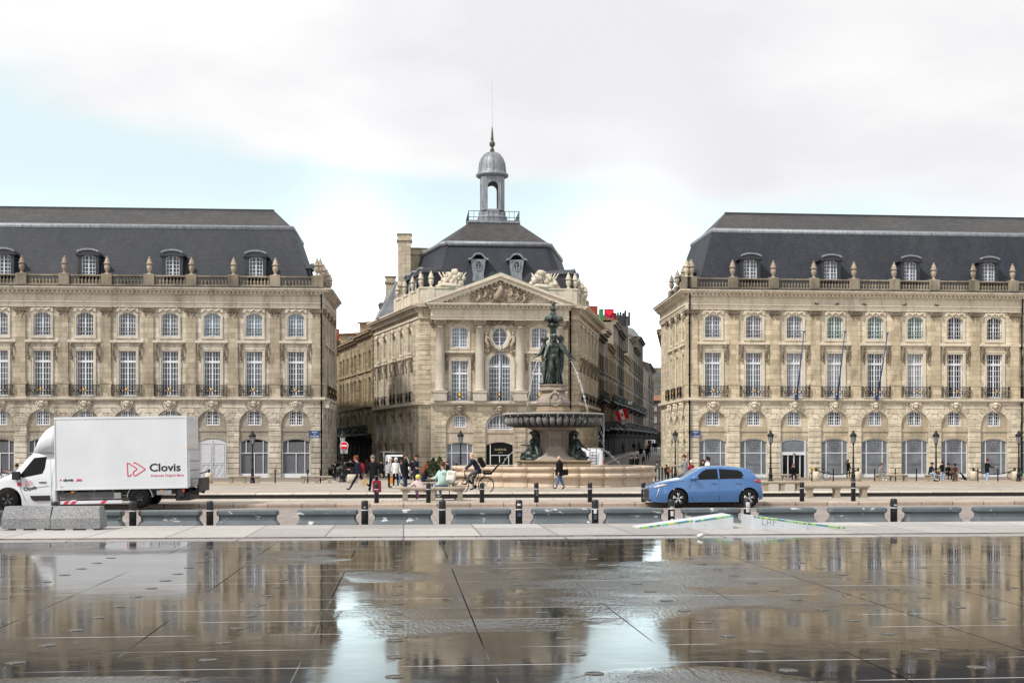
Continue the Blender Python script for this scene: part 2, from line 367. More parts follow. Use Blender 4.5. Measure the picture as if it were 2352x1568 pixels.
class Fr:                            # one wall line of a building
    def __init__(s, B, ox, oy, ang): s.B, s.ox, s.oy, s.a = B, ox, oy, ang
    def put(s, name, data, x=0, parent=None, mats=None, y=0, z=0):
        if parent: return put(name, data, parent)
        return put(name, data, s.B, (s.ox + x * cos(s.a) - y * sin(s.a), s.oy + x * sin(s.a) + y * cos(s.a), z - s.B.location.z), s.a)
    def mb(s, name, mb, mats, x=0, y=0, z=0): return s.put(name, mb.data(name, mats), x, y=y, z=z)
    def window(s, x, wd, pane, z=0):
        f, p = wd; w = s.put('window', f, x, z=z)
        put('pane', cached(('pane', id(p), pane), lambda: p.data('pane', pane)), w); return w
def surround(w, z0, zs, rise, ww, d, sill=True, key=True):
    m = MB(); h = w / 2 + ww / 2
    o = arch(-h, h, z0, zs + (0 if rise else ww / 2), rise + ww / 2 if rise else 0, 8)
    m.ribbon(o[1:] + [o[0]], ww, -d, .02)
    m.ribbon([(a * (1 + ww * .35 / h), b + (ww * .3 if b > z0 + .1 else 0)) for a, b in o[1:] + [o[0]]], .05, -d - .035, .0)
    if sill: m.box(-h - ww * .6, h + ww * .6, -d - .05, .02, z0 - .22, z0 - .003)
    return m
def railing_mb(w, z0, z1, d):        # wrought balcony with scrolls
    m = MB()
    def rail(z, t): m.box(-w, w, -d, -d + .03, z, z + t); m.box(-w, -w + .03, -d + .03, 0, z, z + t); m.box(w - .03, w, -d + .03, 0, z, z + t)
    rail(z1 - .05, .05); rail(z0 + .06, .035); rail(z1 - .19, .025)
    for i in range(19):
        x = -w + .03 + (2 * w - .08) * i / 18
        if abs(x) < .42: continue
        m.box(x, x + .03, -d, -d + .03, z0 + .06, z1 - .05)
    zc_ = (z0 + z1) / 2 - .03
    for sx in (-1, 1):
        for c, r in ((.30, .17), (.62, .14), (.95, .12)):
            m.torus((sx * c, -d + .01, zc_), r, .022, 'y', 14, 4)
        m.tube([(sx * .05, -d, z1 - .2), (sx * .22, -d, zc_ - .22), (sx * .48, -d, zc_ - .28), (sx * .5, -d, zc_)], .014, 4)
        for q in (.06, .26): m.box(sx * w - .012, sx * w + .012, -d + q, -d + q + .02, z0 + .06, z1 - .05)
    return m
def mask_mb():                       # carved head with side leaves, on a keystone
    m = MB(); m.ball((0, -.2, 5.86), .21, 10, 1, .9, 1.25); m.ball((0, -.36, 5.82), .07, 6, 1, 1, 1.3)
    m.ball((0, -.26, 6.05), .26, 10, 1.05, .7, .55, .12)
    for s_ in (-1, 1):
        for k, (a, b, r) in enumerate(((.27, 5.95, .12), (.34, 5.75, .10), (.42, 6.08, .10), (.26, 5.58, .09), (.16, 5.5, .08), (.48, 5.93, .07))):
            m.ball((s_ * a, -.14, b), r, 7, 1.1, .8, 1.1, .15)
    m.prism([(-.2, 5.3), (.2, 5.3), (.34, 6.2), (-.34, 6.2)], -.10, .0)
    return m
def capital_mb(w, z0=13.6, z1=14.22, d=.16):
    m = MB(); m.box(-w / 2 - .16, w / 2 + .16, -d - .14, .0, z1 - .12, z1); m.box(-w / 2 - .02, w / 2 + .02, -d - .05, .0, z0 + .16, z1 - .12)
    for s_ in (-1, 1):
        x = s_ * (w / 2 + .02); m.torus((x, -d - .1, z1 - .27), .12, .045, 'y', 12, 5); m.ball((x, -d - .1, z1 - .27), .07, 6)
        m.ball((s_ * w * .3, -d - .06, z0 + .0), .07, 6, 1, .6, 2.2)
    for i in range(5): m.ball((-w * .3 + w * .15 * i, -d - .07, z1 - .3), .065, 6, 1, .8, 1.2)
    m.ball((0, -d - .1, z0 + .02), .06, 6, 1, .6, 2.6)
    return m
def console_mb():                    # scroll bracket beside the tall windows
    m = MB(); pts = []
    for i in range(9):
        t = i / 8; pts.append((0, -.12 - .20 * sin(pi * min(1, t * 1.25)) * (1 - t * .5), 11.1 - 1.35 * t))
    for dx in (-.05, .05): m.tube([(dx, p[1], p[2]) for p in pts], [.09 - .035 * i / 8 for i in range(9)], 6)
    m.torus((0, -.28, 10.98), .10, .05, 'x', 10, 5); m.ball((0, -.16, 9.8), .10, 6, 1.1, .8, 1.2)
    m.ball((0, -.25, 10.45), .09, 6, 1, .7, 2); return m
URN = [(.001, 0), (.24, 0), (.24, .08), (.10, .14), (.09, .22), (.17, .34), (.225, .52), (.25, .72), (.18, .80), (.19, .86), (.30, .90), (.30, .96), (.20, 1.02), (.21, 1.14), (.15, 1.3), (.06, 1.46), (.09, 1.5), (.001, 1.58)]
BAL = [(.001, 0), (.10, 0), (.10, .06), (.055, .1), (.105, .22), (.12, .3), (.07, .45), (.05, .56), (.085, .62), (.085, .68), (.001, .68)]
def balus_mb(h):                     # one bay of balustrade between pedestals, half width h
    m = MB(); m.box(-h, h, .16, .42, 16.12, 16.24); m.bbox(-h, h, .10, .46, 16.86, 17.0, .03)
    n = max(2, int(2 * h / .27))
    for i in range(n): m.lathe(BAL, (-h + (2 * h) * (i + .5) / n, .29, 16.2), 6, rot=.5)
    return m
def pier_mb(w, z0, z1, d=.075, pitch=.46, gap=.06, j=.0):
    m = MB(); z = z0
    while z < z1 - .1:
        t = min(z + pitch - gap, z1); m.bbox(-w / 2, w / 2, -d, .02, z, t, .02); z += pitch
    return m
def wall_mb(x0, x1, z0, z1, holes, d=.3):
    return MB().prism([(x0, z0), (x1, z0), (x1, z1), (x0, z1)], 0, d, holes)
def dormer(fr, x, y, z, paint='paint', pane='pane_mid', depth=2.6, sc=1):   # window house on the roof slope
    m = MB(); m.mi = 0
    m.prism([(-.85, 0), (.85, 0), (.85, 1.55), (-.85, 1.55)], 0, depth, [arch(-.58, .58, .08, 1.38, .17, 6)])
    hood = [(-1.05, 1.5)] + [(1.05 * sin(a), 1.52 + .42 * cos(a)) for a in [(-.9 + 1.8 * i / 8) * 1.1 for i in range(9)]] + [(1.05, 1.5)]
    m.prism(hood, -.14, depth); m.mi = 1
    m.prism([(a * 1.04, b + .07) for a, b in hood[1:-1]] + [(a * .97, b - .05) for a, b in hood[1:-1][::-1]], -.22, -.02)
    d = fr.put('dormer', cached(('dorm', depth, sc), lambda: m.data('dormer', ['leaddark', 'lead'])), x, y=y, z=z); d.scale = (1.05, 1, 1.18)
    f, p = win_data(1.18, .06, 1.38, .18, 4, .26, None, mid=.1)
    fo = put('window_frame', cached(('dormframe', paint), lambda: f.copy()), d); put('pane', cached(('dp', pane), lambda: p.data('pane', pane)), d)
    return d
def facade(fr, xs, half, L, st='l', arch_r=1.25, pl=None, dorm=(), shop=None, panes=None, low_panes=None, mezz=None, balcony=True, pilw=.84,
           edge=(0, 0), urns=True, top=True, extra_holes=(), solid=False, fancy=True, half_pil=True):
    """one street front: arcade, entresol, tall windows with balconies, upper windows, entablature, balustrade"""
    S, T = 'stone_' + st, 'trim_' + st
    x0, x1 = L; n = len(xs); r = arch_r
    wl, wu = (1.45, 1.43) if r > 1 else (min(1.1, r * 1.5), min(1.1, r * 1.5))
    holes = []
    for x in xs:
        holes += [[(a + x, b) for a, b in arch(-r, r, ZB + .001, 4.19, r, 14)], [(a + x, b) for a, b in arch(-wl / 2, wl / 2, 6.6, 10.48, 0)],
                  [(a + x, b) for a, b in arch(-wu / 2, wu / 2, 11.75, 13.52, .25, 8)]]
    fr.mb('wall', wall_mb(x0, x1, ZB, 14.25, holes), S)
    shopw = r * .965
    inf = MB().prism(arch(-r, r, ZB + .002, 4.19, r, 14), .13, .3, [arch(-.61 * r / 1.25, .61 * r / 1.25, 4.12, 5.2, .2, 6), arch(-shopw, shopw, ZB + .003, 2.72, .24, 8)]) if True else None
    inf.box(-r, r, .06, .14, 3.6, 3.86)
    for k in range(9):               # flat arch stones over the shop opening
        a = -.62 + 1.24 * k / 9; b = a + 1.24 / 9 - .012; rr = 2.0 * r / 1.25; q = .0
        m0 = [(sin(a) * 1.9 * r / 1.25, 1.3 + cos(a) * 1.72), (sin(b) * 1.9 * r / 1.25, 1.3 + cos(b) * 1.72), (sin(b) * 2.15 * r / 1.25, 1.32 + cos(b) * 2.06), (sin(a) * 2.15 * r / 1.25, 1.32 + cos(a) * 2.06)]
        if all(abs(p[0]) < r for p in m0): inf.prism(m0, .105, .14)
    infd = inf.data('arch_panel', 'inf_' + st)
    wm = win_data(1.22 * r / 1.25, 4.12, 5.2, .2, 6 if r > 1 else 4, .27)
    wL = win_data(wl, 6.62, 10.48, 0, 6 if r > 1 else 4, .46, 9.57); wU = win_data(wu, 11.75, 13.52, .25, 6 if r > 1 else 4, .36)
    sur = surround(wl, 6.6, 10.48, 0, .22, .07, False).data('window_surround', T)
    suU = surround(wu, 11.75, 13.52, .25, .2, .06)
    suU.prism([(-.95, 13.75), (-.5, 13.98), (.5, 13.98), (.95, 13.75), (.9, 14.12), (-.9, 14.12)], -.10, .0)
    for k in range(9): suU.ball((-.62 + .155 * k, -.12, 13.98 + .09 * cos(k * 1.57)), .085, 6, 1.2, .8, 1, .2)
    suU.mi = 0; suUd = suU.data('window_surround', T)
    vo = MB()
    nv = 13
    for k in range(nv):
        a = pi * k / nv + .012; b = pi * (k + 1) / nv - .012; ro = min(r + .52, half + .02 + .0 * k)
        hi = lambda t: (r + .02 + (.62 if .35 < t < pi - .35 else .45)) if False else ro
        vo.prism([((r + .01) * cos(a), 4.19 + (r + .01) * sin(a)), (ro * cos(a), 4.19 + ro * sin(a)), (ro * cos(b), 4.19 + ro * sin(b)), ((r + .01) * cos(b), 4.19 + (r + .01) * sin(b))], -.05, .01)
    vod = vo.data('arch_stones', S)
    strg = MB().bbox(-min(1.42, half - .35), min(1.42, half - .35), -.2, 0, 11.16, 11.38, .03).data('window_cornice', T)
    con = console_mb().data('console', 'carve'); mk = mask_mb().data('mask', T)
    bw = min(1.27, half - .5)
    rl = railing_mb(bw, 6.62, 7.56, .42).data('balcony', 'rust')
    boss = MB(); boss.ball((0, -.45, 7.1), .11, 8, 1, .6, 1.25); boss.ball((0, -.45, 7.27), .05, 6, 1.6, .6, 1); bossd = boss.data('ornament', 'gold')
    for i, x in enumerate(xs):
        fr.put('arch_panel', infd, x); fr.put('arch_stones', vod, x); fr.put('window_surround', sur, x); fr.put('window_surround', suUd, x)
        fr.put('window_cornice', strg, x)
        if fancy:
            for s_ in (-1, 1):
                if half > 1.3: fr.put('console', con, x + s_ * 1.1)
        fr.put('mask', mk, x)
        fr.window(x, wm, (mezz or ['pane_mid'])[i % len(mezz or [1])]); fr.window(x, wL, (low_panes or ['pane_mid'])[i % len(low_panes or [1])]); fr.window(x, wU, (panes or ['pane'])[i % len(panes or [1])])
        w2 = fr.put('handrail', cached(('hr', wu), lambda: MB().box(-wu / 2, wu / 2, .02, .05, 12.4, 12.44).box(-wu / 2, wu / 2, .02, .05, 12.15, 12.175).box(-wu / 2, wu / 2, .02, .05, 11.95, 11.975).data('handrail', 'iron')), x)
        if balcony: b_ = fr.put('balcony', rl, x); put('ornament', bossd, b_)
        if shop: shop(fr, i, x, shopw)
    # piers, pilasters
    pw = 2 * (half - r)
    px = [xs[0] - half] + [(xs[i] + xs[i + 1]) / 2 for i in range(n - 1)] + [xs[-1] + half]
    px = [p for p in px if x0 - .01 <= p <= x1 + .01]
    pd = pier_mb(pw - .04, ZB + .5, 4.2).box(-pw / 2, pw / 2, -.09, .02, ZB, ZB + .46).data('rusticated_pier', S)
    sp = MB()
    for k, z in enumerate((4.24, 4.70, 5.16, 5.62)):
        hw = max(.12, half - r * .995 if k == 0 else half - .0 - sqrt(max(0, (r + .52) ** 2 - (z + .2 - 4.19) ** 2)))
        if hw > .05: sp.bbox(-hw + .02, hw - .02, -.05, .02, z, z + .41, .02)
    sp.box(-half * .62, half * .62, -.03, .02, 6.0, 6.22)
    spd = sp.data('spandrel_stones', S)
    pil = MB(); pil.bbox(-pilw / 2 - .1, pilw / 2 + .1, -.2, .0, 6.55, 7.72, .03); pil.box(-pilw / 2 - .14, pilw / 2 + .14, -.24, 0, 7.64, 7.78)
    pil.box(-pilw / 2 - .06, pilw / 2 + .06, -.2, 0, 7.78, 7.95); pil.box(-pilw / 2, pilw / 2, -.15, 0, 7.95, 13.64)
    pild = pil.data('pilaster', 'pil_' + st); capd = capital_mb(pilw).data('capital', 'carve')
    edp = MB().bbox(-.46, .46, .0, .52, 16.0, 17.08, .03).data('pedestal', 'rail_stone') if top else None
    urnd = MB().lathe(URN, (0, .27, 17.05), 10).data('urn', 'urnst')
    for k, p in enumerate(px):
        lo_, hi_ = max(p - pw / 2 + .02, x0), min(p + pw / 2 - .02, x1)
        if hi_ - lo_ < pw - .06: fr.mb('rusticated_pier', pier_mb(hi_ - lo_, ZB + .5, 6.1).box(-(hi_ - lo_) / 2, (hi_ - lo_) / 2, -.09, .02, ZB, ZB + .46), S, (lo_ + hi_) / 2)
        else: fr.put('rusticated_pier', pd, p); fr.put('spandrel_stones', spd, p)
        if pl != 'none':
            o = fr.put('pilaster', pild, p); put('capital', capd, o)
        if top:
            o = fr.put('pedestal', edp, p)
            if urns: put('urn', urnd, o)
            if k: bl = fr.put('balustrade', cached(('bal', st, round(half, 3)), lambda: balus_mb(half - .46).data('balustrade', 'rail_stone')), (px[k - 1] + p) / 2)
    # entablature
    e = MB(); a, b = x0 - edge[0], x1 + edge[1]
    e.box(a * 1, b, -.16, .3, 14.22, 14.40); e.box(a, b, -.20, .3, 14.403, 14.60); e.box(a, b, -.28, .3, 14.603, 14.68)
    e.box(a, b, -.14, .3, 14.683, 15.30); e.box(a, b, -.30, .3, 15.303, 15.38); fr.mb('entablature', e, T)
    c = MB(); c.box(a - (.55 if edge[0] else 0), b + (.55 if edge[1] else 0), -.62, .3, 15.60, 15.76); c.box(a - (.7 if edge[0] else 0), b + (.7 if edge[1] else 0), -.78, .3, 15.763, 15.90)
    k = a + .2
    while k < b - .1: c.box(k, k + .17, -.5, -.3, 15.40, 15.598); k += .37
    c.box(a, b, -.34, .3, 15.383, 15.597)
    fr.mb('cornice', c, T)
    fr.mb('cornice_flashing', MB().box(a, b, -.82, .1, 15.903, 15.965), 'leaddark'); c2 = MB(); c2.box(a, b, .0, .5, 15.968, 16.12); fr.mb('parapet_base', c2, 'rail_stone')
    s_ = MB(); s_.box(a - .1 * (edge[0] > 0), b + .1 * (edge[1] > 0), -.30, .3, 6.32, 6.56); s_.box(a, b, -.16, .3, 6.20, 6.317); fr.mb('string_course', s_, T)
    return px
# shop windows under the arches
def shop_window(fr, x, w, pane, lab=None, white='white', kick=.5, name='shop_window'):
    f = MB(); o = arch(-w + .03, w - .03, ZB + .03, 2.70, .24, 8); f.ribbon(o, .06, .2, .27, True)
    tz = 1.72
    f.box(-w, w, .19, .26, tz - .035, tz + .035)
    if fr_cfg.get('style') == 'three':
        for q in (-w * .6, w * .6): f.box(q - .035, q + .035, .2, .262, ZB + kick, 2.8)
    else:
        f.box(-w * .58 - .03, -w * .58 + .03, .2, .262, tz, 2.8); f.box(w * .62 - .03, w * .62 + .03, .2, .262, ZB, 2.8); f.box(-.03, .03, .2, .262, ZB + kick, tz)
    f.box(-w, w, .17, .28, ZB, ZB + kick)
    wd = fr.put(name, cached(('shopf', round(w, 3), fr_cfg.get('style'), white, kick), lambda: f.data(name, white)), x)
    p = MB().prism(arch(-w + .04, w - .04, ZB + kick, 2.70, .22, 8), .24, .255)
    if pane == 'shopcurt':           # pleated cloth, one sheet
        pts = [(-w + .06 + (2 * w - .12) * i / 60) for i in range(61)]
        q = MB(); q.loft([[(px_, .262 + .018 * (i % 2), z) for i, px_ in enumerate(pts)] for z in (ZB + kick, 2.68)], False, False, False)
        put('curtain', cached(('curt', round(w, 3)), lambda: q.data('curtain', 'curtain')), wd)
        return wd
    put('pane', cached(('shopp', round(w, 3), pane, kick), lambda: p.data('pane', pane)), wd)
    return wd
fr_cfg = {}
M['urnst'] = M['carve2']
M['curtain'] = mat('grey pleated curtain', (.13, .135, .15), .6, 0, .25, 3, stretch=(4, 4, .3))
def roof_mansard(fr, x0, x1, y0, y1, hipl, hipr, zb=16.1, zbrk=21.85, ztop=24.0, st=3.3, ridge=7.0):
    """steep lower slope, lead roll, flatter upper slope; hips at the ends that are free"""
    a0 = 1.2 if hipl else 0; a1 = 1.2 if hipr else 0
    b0 = 3.2 if hipl else 0; b1 = 3.2 if hipr else 0
    r0 = 5.2 if hipl else 0; r1 = 5.2 if hipr else 0
    yb = y1 - y0
    def ring(z, dx0, dx1, dy0, dy1): return [(x0 + dx0, y0 + dy0, z), (x1 - dx1, y0 + dy0, z), (x1 - dx1, y1 - dy1, z), (x0 + dx0, y1 - dy1, z)]
    A = ring(zb, a0, a1, 1.1, 1.1); C = ring(zbrk - .35, b0 - .25 * bool(b0), b1 - .25 * bool(b1), st - .25, st - .25); C2 = ring(zbrk, b0, b1, st, st); D = ring(ztop, r0, r1, ridge, ridge)
    m = MB(); m.loft([A, C], False); fr.mb('roof', m, 'slate')
    m = MB(); m.loft([C2, D], True); fr.mb('upper_roof', m, 'slate_top')
    l = MB(); dd = [(-.28, -.32), (-.34, -.12), (-.22, .08), (0, .14), (.3, .06)]
    l.loft([ring(zbrk + b - .05, b0 + (a if b0 else 0), b1 + (a if b1 else 0), st + a, st + a) for a, b in dd], False, True)
    rr = MB(); rr.box(x0 + r0, x1 - r1, y0 + ridge - .15, y0 + ridge + .15, ztop - .1, ztop + .08)
    fr.mb('lead_roll', l, 'lead'); fr.mb('ridge', rr, 'leaddark')
def downpipe(fr, x, z0=ZB, z1=15.5):
    m = MB().tube([(x, -.4, z1), (x, -.3, z1 - 1.2), (x, -.22, z1 - 1.5), (x, -.22, z0)], .07, 8)
    for z in (1, 3.5, 6, 8.5, 11, 13): m.box(x - .1, x + .1, -.3, -.05, z, z + .06)
    fr.mb('downpipe', m, 'black')
def street_sign(fr, x, z, w=.95, h=.62, y=-.08):
    p = fr.mb('street_sign', MB().bbox(-w / 2, w / 2, y, y + .03, z, z + h, .008), 'signblue', x)
    for i, (s, sz) in enumerate((('PLACE', .15), ('DE', .08), ('LA BOURSE', .15))):
        text(p, s, sz, 'white', (0, y - .003, z + h - .19 - i * .175 + (.03 if i == 1 else 0)), (pi / 2, 0, 0), bold=.004)
M['signblue'] = mat('enamel blue', (.02, .05, .16), .35, 0, 0)
# ------------------------------------------------------------------ left palace
AL = R(-1.4); XL = XA(742, 106.6)
B1 = thing('palace_building', 'grey limestone arcaded palace behind the white truck, with dormers and urns on its slate roof', 'building', (XL, 106.6, ZB))
f1 = Fr(B1, 0, 0, AL); HB = 1.79
xs1 = [-2.33 - 3.575 * k for k in range(9)][::-1]
def shop_l(fr, i, x, w):
    fr_cfg['style'] = 'left'
    if i == 6:                       # the white double carriage door
        m = MB(); m.prism(arch(-w + .02, w - .02, ZB + .02, 2.70, .23, 8), .16, .24)
        for s_ in (-1, 1):
            m.box(s_ * .03 if s_ > 0 else -w + .15, w - .15 if s_ > 0 else -.03, .13, .165, ZB + .05, ZB + .16)
            q = sorted((s_ * .12, s_ * (w - .2)))
            m.ribbon([(q[0], .9), (q[1], .9), (q[1], 2.55), (q[0], 2.55)], .05, .125, .17, True)
            m.ribbon([(q[0], -.35), (q[1], -.35), (q[1], .75), (q[0], .75)], .05, .125, .17, True)
            for a in (0, .5): m.ribbon([(q[0] + (q[1] - q[0]) * a, .2), (q[0] + (q[1] - q[0]) * (a + .25), .68), (q[0] + (q[1] - q[0]) * (a + .5), .2), (q[0] + (q[1] - q[0]) * (a + .25), -.28)], .03, .13, .17, True)
        m.box(-.035, .035, .11, .18, ZB + .05, 2.85)
        d = fr.mb('double_door', m, 'doorwhite', x); put('handle', MB().ball((.08, .1, .75), .05, 8).data('handle', 'iron'), d)
    else: shop_window(fr, x, w, 'shopcurt')
M['doorwhite'] = mat('white painted door', (.50, .51, .54), .5, 0, .08)
px1 = facade(f1, xs1, 1.7875, (-36, 0), 'l', edge=(0, .1), shop=shop_l, panes=['pane', 'pane', 'pane', 'pane_mid', 'pane', 'pane', 'pane_blue', 'pane_blue', 'pane_blue'][::1],
             low_panes=['pane_mid', 'pane', 'pane_mid', 'pane_mid', 'pane_mid', 'pane_mid'], mezz=['pane_mid', 'pane_mid', 'pane_mid', 'pane', 'pane_mid', 'pane_mid', 'pane_dark', 'pane_dark', 'pane_dark'])
for k in (7, 5, 3, 1): dormer(f1, xs1[k], 1.0, 17.0)
roof_mansard(f1, -50, .1, 0, 14, False, True)
downpipe(f1, -.12)
street_sign(f1, -.72, 3.05)
f1s = Fr(B1, 0, 0, pi / 2 - .03)
facade(f1s, [1.9, 5.0, 8.1], 1.55, (.31, 10.2), 'l', arch_r=.95, edge=(.0, .0), low_panes=['pane_dark'], panes=['pane_dark'], mezz=['pane_dark'], pilw=.7, fancy=False)
f1s.mb('wall', MB().box(10.2, 14, 0, .4, ZB, 15.9), 'stone_l'); f1.mb('wall', MB().box(-36, -.6, 13.6, 14, ZB, 15.9).box(-50, -36, 0, .4, ZB, 15.9), 'stone_l')
dormer(Fr(B1, -1.3, 0, pi / 2 - .03), 3, 0, 16.2)
# ------------------------------------------------------------------ right palace
YR = 104.3; XR = XA(1581, YR); BR = 3.647
B2 = thing('palace_building', 'honey limestone arcaded palace behind the blue car, with grey shop panes and blue flagpoles', 'building', (XR, YR, ZB))
f2 = Fr(B2, 0, 0, 0)
xs2 = [2.18 + BR * k for k in range(10)]
M['wh_text'] = mat('dark grey film lettering', (.045, .05, .06), .5, 0, 0)
def shop_r(fr, i, x, w):
    fr_cfg['style'] = 'three'
    if i == 2:                       # glazed sliding entrance
        m = MB(); m.ribbon(arch(-w + .05, w - .05, ZB + .03, 2.70, .24, 8), .1, .14, .26, True); m.box(-w, w, .1, .26, 1.55, 1.82)
        for q in (-w * .86, -w * .45, 0, w * .45, w * .86): m.box(q - .035, q + .035, .15, .25, ZB, 1.56)
        m.box(w - .28, w - .2, .0, .2, ZB, 2.8); m.mi = 1; m.prism(arch(-w + .08, w - .08, 1.8, 2.66, .2, 6), .20, .22); m.mi = 2; m.box(-w + .08, w - .08, .24, .25, ZB, 1.56)
        m.mi = 0; m.mi = 3; m.box(-.12, .12, .06, .1, 1.62, 1.68)
        d = fr.mb('entrance_door', m, ['white', 'shopgrey', 'pane_dark', 'black'], x)
        return
    o = shop_window(fr, x, w, 'shopgrey', kick=.42)
    text(o, 'CCI', .5, 'wh_text', (0, .232, 2.28), (pi / 2, 0, 0), sx=1.1)
    text(o, 'BORDEAUX', .15, 'wh_text', (0, .232, 2.08), (pi / 2, 0, 0)); text(o, 'GIRONDE', .15, 'wh_text', (0, .232, 1.88), (pi / 2, 0, 0))
    text(o, 'FERRANDI', .24, 'wh_text', (0, .232, .62), (pi / 2, 0, 0), space=1.5)
facade(f2, xs2, BR / 2, (0, 38), 'r', edge=(.1, 0), shop=shop_r, panes=['pane', 'pane', 'pane', 'pane_green', 'pane_green', 'pane_green', 'pane_dark', 'pane_dark'],
       low_panes=['pane', 'pane', 'pane_white', 'pane_white', 'pane_mid', 'pane_white', 'pane_dark', 'pane_dark'], mezz=['pane_mid', 'pane_mid', 'pane_mid', 'pane_dark', 'pane_mid', 'pane_dark', 'pane_dark', 'pane_dark'])
for k in (1, 3, 5, 7, 9): dormer(f2, xs2[k], 1.0, 17.0, pane='pane')
o = f2.put('pedestal', MB().bbox(-.40, .4, .0, .52, 16.0, 17.08, .03).data('pedestal', 'rail_stone'), .0 - .1); put('urn', MB().lathe(URN, (0, .27, 17.05), 10).data('urn', 'trim_r'), o)
roof_mansard(f2, -.1, 46, 0, 14, True, False)
downpipe(f2, .06); downpipe(f2, 2.18 + BR * 7.5 + .62)
street_sign(f2, .62, 3.05, .85)



M['plaque'] = mat('dull metal plaque', (.25, .23, .2), .5, 0, .1); M['plaqueyellow'] = mat('yellow plaque', (.6, .42, .08), .5, 0, .05)
for q, (x, z, c) in enumerate(((2.18 + 2.5 * BR - .22, .75, 'black'), (2.18 + 2.5 * BR + .2, .75, 'black'), (2.18 + 2.5 * BR - .2, .25, 'yellow'), (2.18 + 2.5 * BR + .22, .25, 'trim_l'))):
    f2.mb('wall_plaque', MB().bbox(-.15, .15, -.085, -.06, z, z + .24, .006), {'yellow': 'plaqueyellow', 'black': 'plaque', 'trim_l': 'plaque'}[c], x)

M['poleblue'] = mat('dark blue pole', (.02, .05, .14), .4, 0, .05)
def flagpole(fr, x, u0, v0, u1, v1, Yf):
    a = Vector((0, -.55, 6.5)); s_ = 2800 / 107.
    b = Vector(((u1 - u0) / s_, -1.3, 6.5 + (v0 - v1) / s_ * .985))
    m = MB().tube([a, a.lerp(b, .5), b], [.075, .06, .045], 8); m.ball(b, .1, 8); m.box(-.12, .12, -.62, -.35, 6.35, 6.8)
    fr.mb('flagpole', m, 'poleblue', x)
flagpole(f2, XA(1830.6, YR - .6) - XR, 1830.6, 906, 1840.9, 754, 0); flagpole(f2, XA(1924, YR - .6) - XR, 1924, 907, 1934.3, 754, 0); flagpole(f2, XA(2015.6, YR - .6) - XR, 2015.6, 907, 2032, 757, 0)
# side along the street: from the far end to the front corner
f2s = Fr(B2, .65, 14.6, -pi / 2 - .045)
facade(f2s, [6.3, 9.4, 12.5], 1.55, (.3, 14.3), 'r', arch_r=.95, edge=(0, .0), low_panes=['pane_dark'], panes=['pane_dark'], mezz=['pane_dark'], pilw=.7, fancy=False)
f2.mb('wall', MB().box(.9, 46, 13.6, 14, ZB, 15.9).box(38, 46, 0, .4, ZB, 15.9), 'stone_r')
dormer(Fr(B2, 1.3, 8, -pi / 2), 3, 0, 16.2); dormer(Fr(B2, 1.3, 8, -pi / 2), -1.5, 0, 16.2)
# ------------------------------------------------------------------ central pavilion
B3 = thing('palace_building', 'cream stone pavilion behind the fountain, with columns, carved pediment and domed lantern on its roof', 'building', (8.9, 113.0, ZB))
c0 = Fr(B3, 0, 0, 0); zo = -ZB
def cput(name, mb, mats, par=None): return put(name, mb.data(name, mats), par or B3, (0, 0, 0) if par else (0, 0, zo))
holes = []; S, T = 'stone_c', 'trim_c'
for x in (-3.72, 3.72):
    holes += [[(a + x, b) for a, b in arch(-1.28, 1.28, ZB + .001, 4.1, 1.28, 14)], [(a + x, b) for a, b in arch(-.8, .8, 6.5, 10.25, 0)], [(a + x, b) for a, b in arch(-.75, .75, 11.5, 13.2, .2, 8)]]
holes += [arch(-1.3, 1.3, ZB + .001, 4.1, 1.3, 14), arch(-1.05, 1.05, 6.5, 9.95, 1.05, 16), [(.72 * cos(-2 * pi * k / 20), 12.5 + .88 * sin(-2 * pi * k / 20)) for k in range(20)]]
c0.mb('wall', wall_mb(-6.4, 6.4, ZB, 14.25, holes), S)
m = MB(); m.box(-6.4, -6.0, .3, 1.0, ZB, 15); m.box(6.0, 6.4, .3, 1.0, ZB, 15); c0.mb('wall_return', m, S)
for s_ in (-1, 1):                   # narrow rusticated corners, set back
    m = pier_mb(1.1, ZB + .5, 6.15, .05); m.box(-.56, .56, 0, .4, ZB, 15.0); m.box(-.6, .6, -.09, .0, ZB, ZB + .46)
    z = 6.7
    while z < 14.0: m.bbox(-.55, .55, -.05, .02, z, z + .42, .02); z += .46
    m.box(-.6, .6, -.3, 0, 6.2, 6.5); m.box(-.6, .6, -.2, .0, 14.2, 15.2); m.box(-.75, .75, -.7, .1, 15.25, 15.6); m.box(-.6, .6, -.3, .1, 15.6, 15.8)
    c0.mb('corner_pier', m, S, s_ * 6.95, y=.8)
inf = MB().prism(arch(-1.28, 1.28, ZB + .002, 4.1, 1.28, 14), .13, .3, [arch(-.61, .61, 4.1, 5.0, .2, 6), arch(-1.22, 1.22, ZB + .003, 2.42, .26, 8)]); inf.box(-1.28, 1.28, .06, .14, 3.6, 3.86)
M['panel_c'] = stone('smooth infill stone', (.53, .45, .37), (.47, .40, .33), (.45, .43, .4), bw=1.3, bh=.9, ms=.006, amount=.25)
infd = inf.data('arch_panel', 'panel_c')
infc = MB().prism(arch(-1.3, 1.3, ZB + .002, 4.1, 1.3, 14), .13, .3, [arch(-1.22, 1.22, 3.9, 4.08, 1.2, 12), arch(-1.24, 1.24, ZB + .003, 2.42, .3, 8)])
infc.box(-1.3, 1.3, .06, .14, 3.55, 3.85)
wm = win_data(1.22, 4.1, 5.0, .2, 6, .27); wL = win_data(1.6, 6.52, 10.25, 0, 6, .42, 9.1, mid=.16); wU = win_data(1.5, 11.5, 13.2, .2, 6, .36, mid=.14)
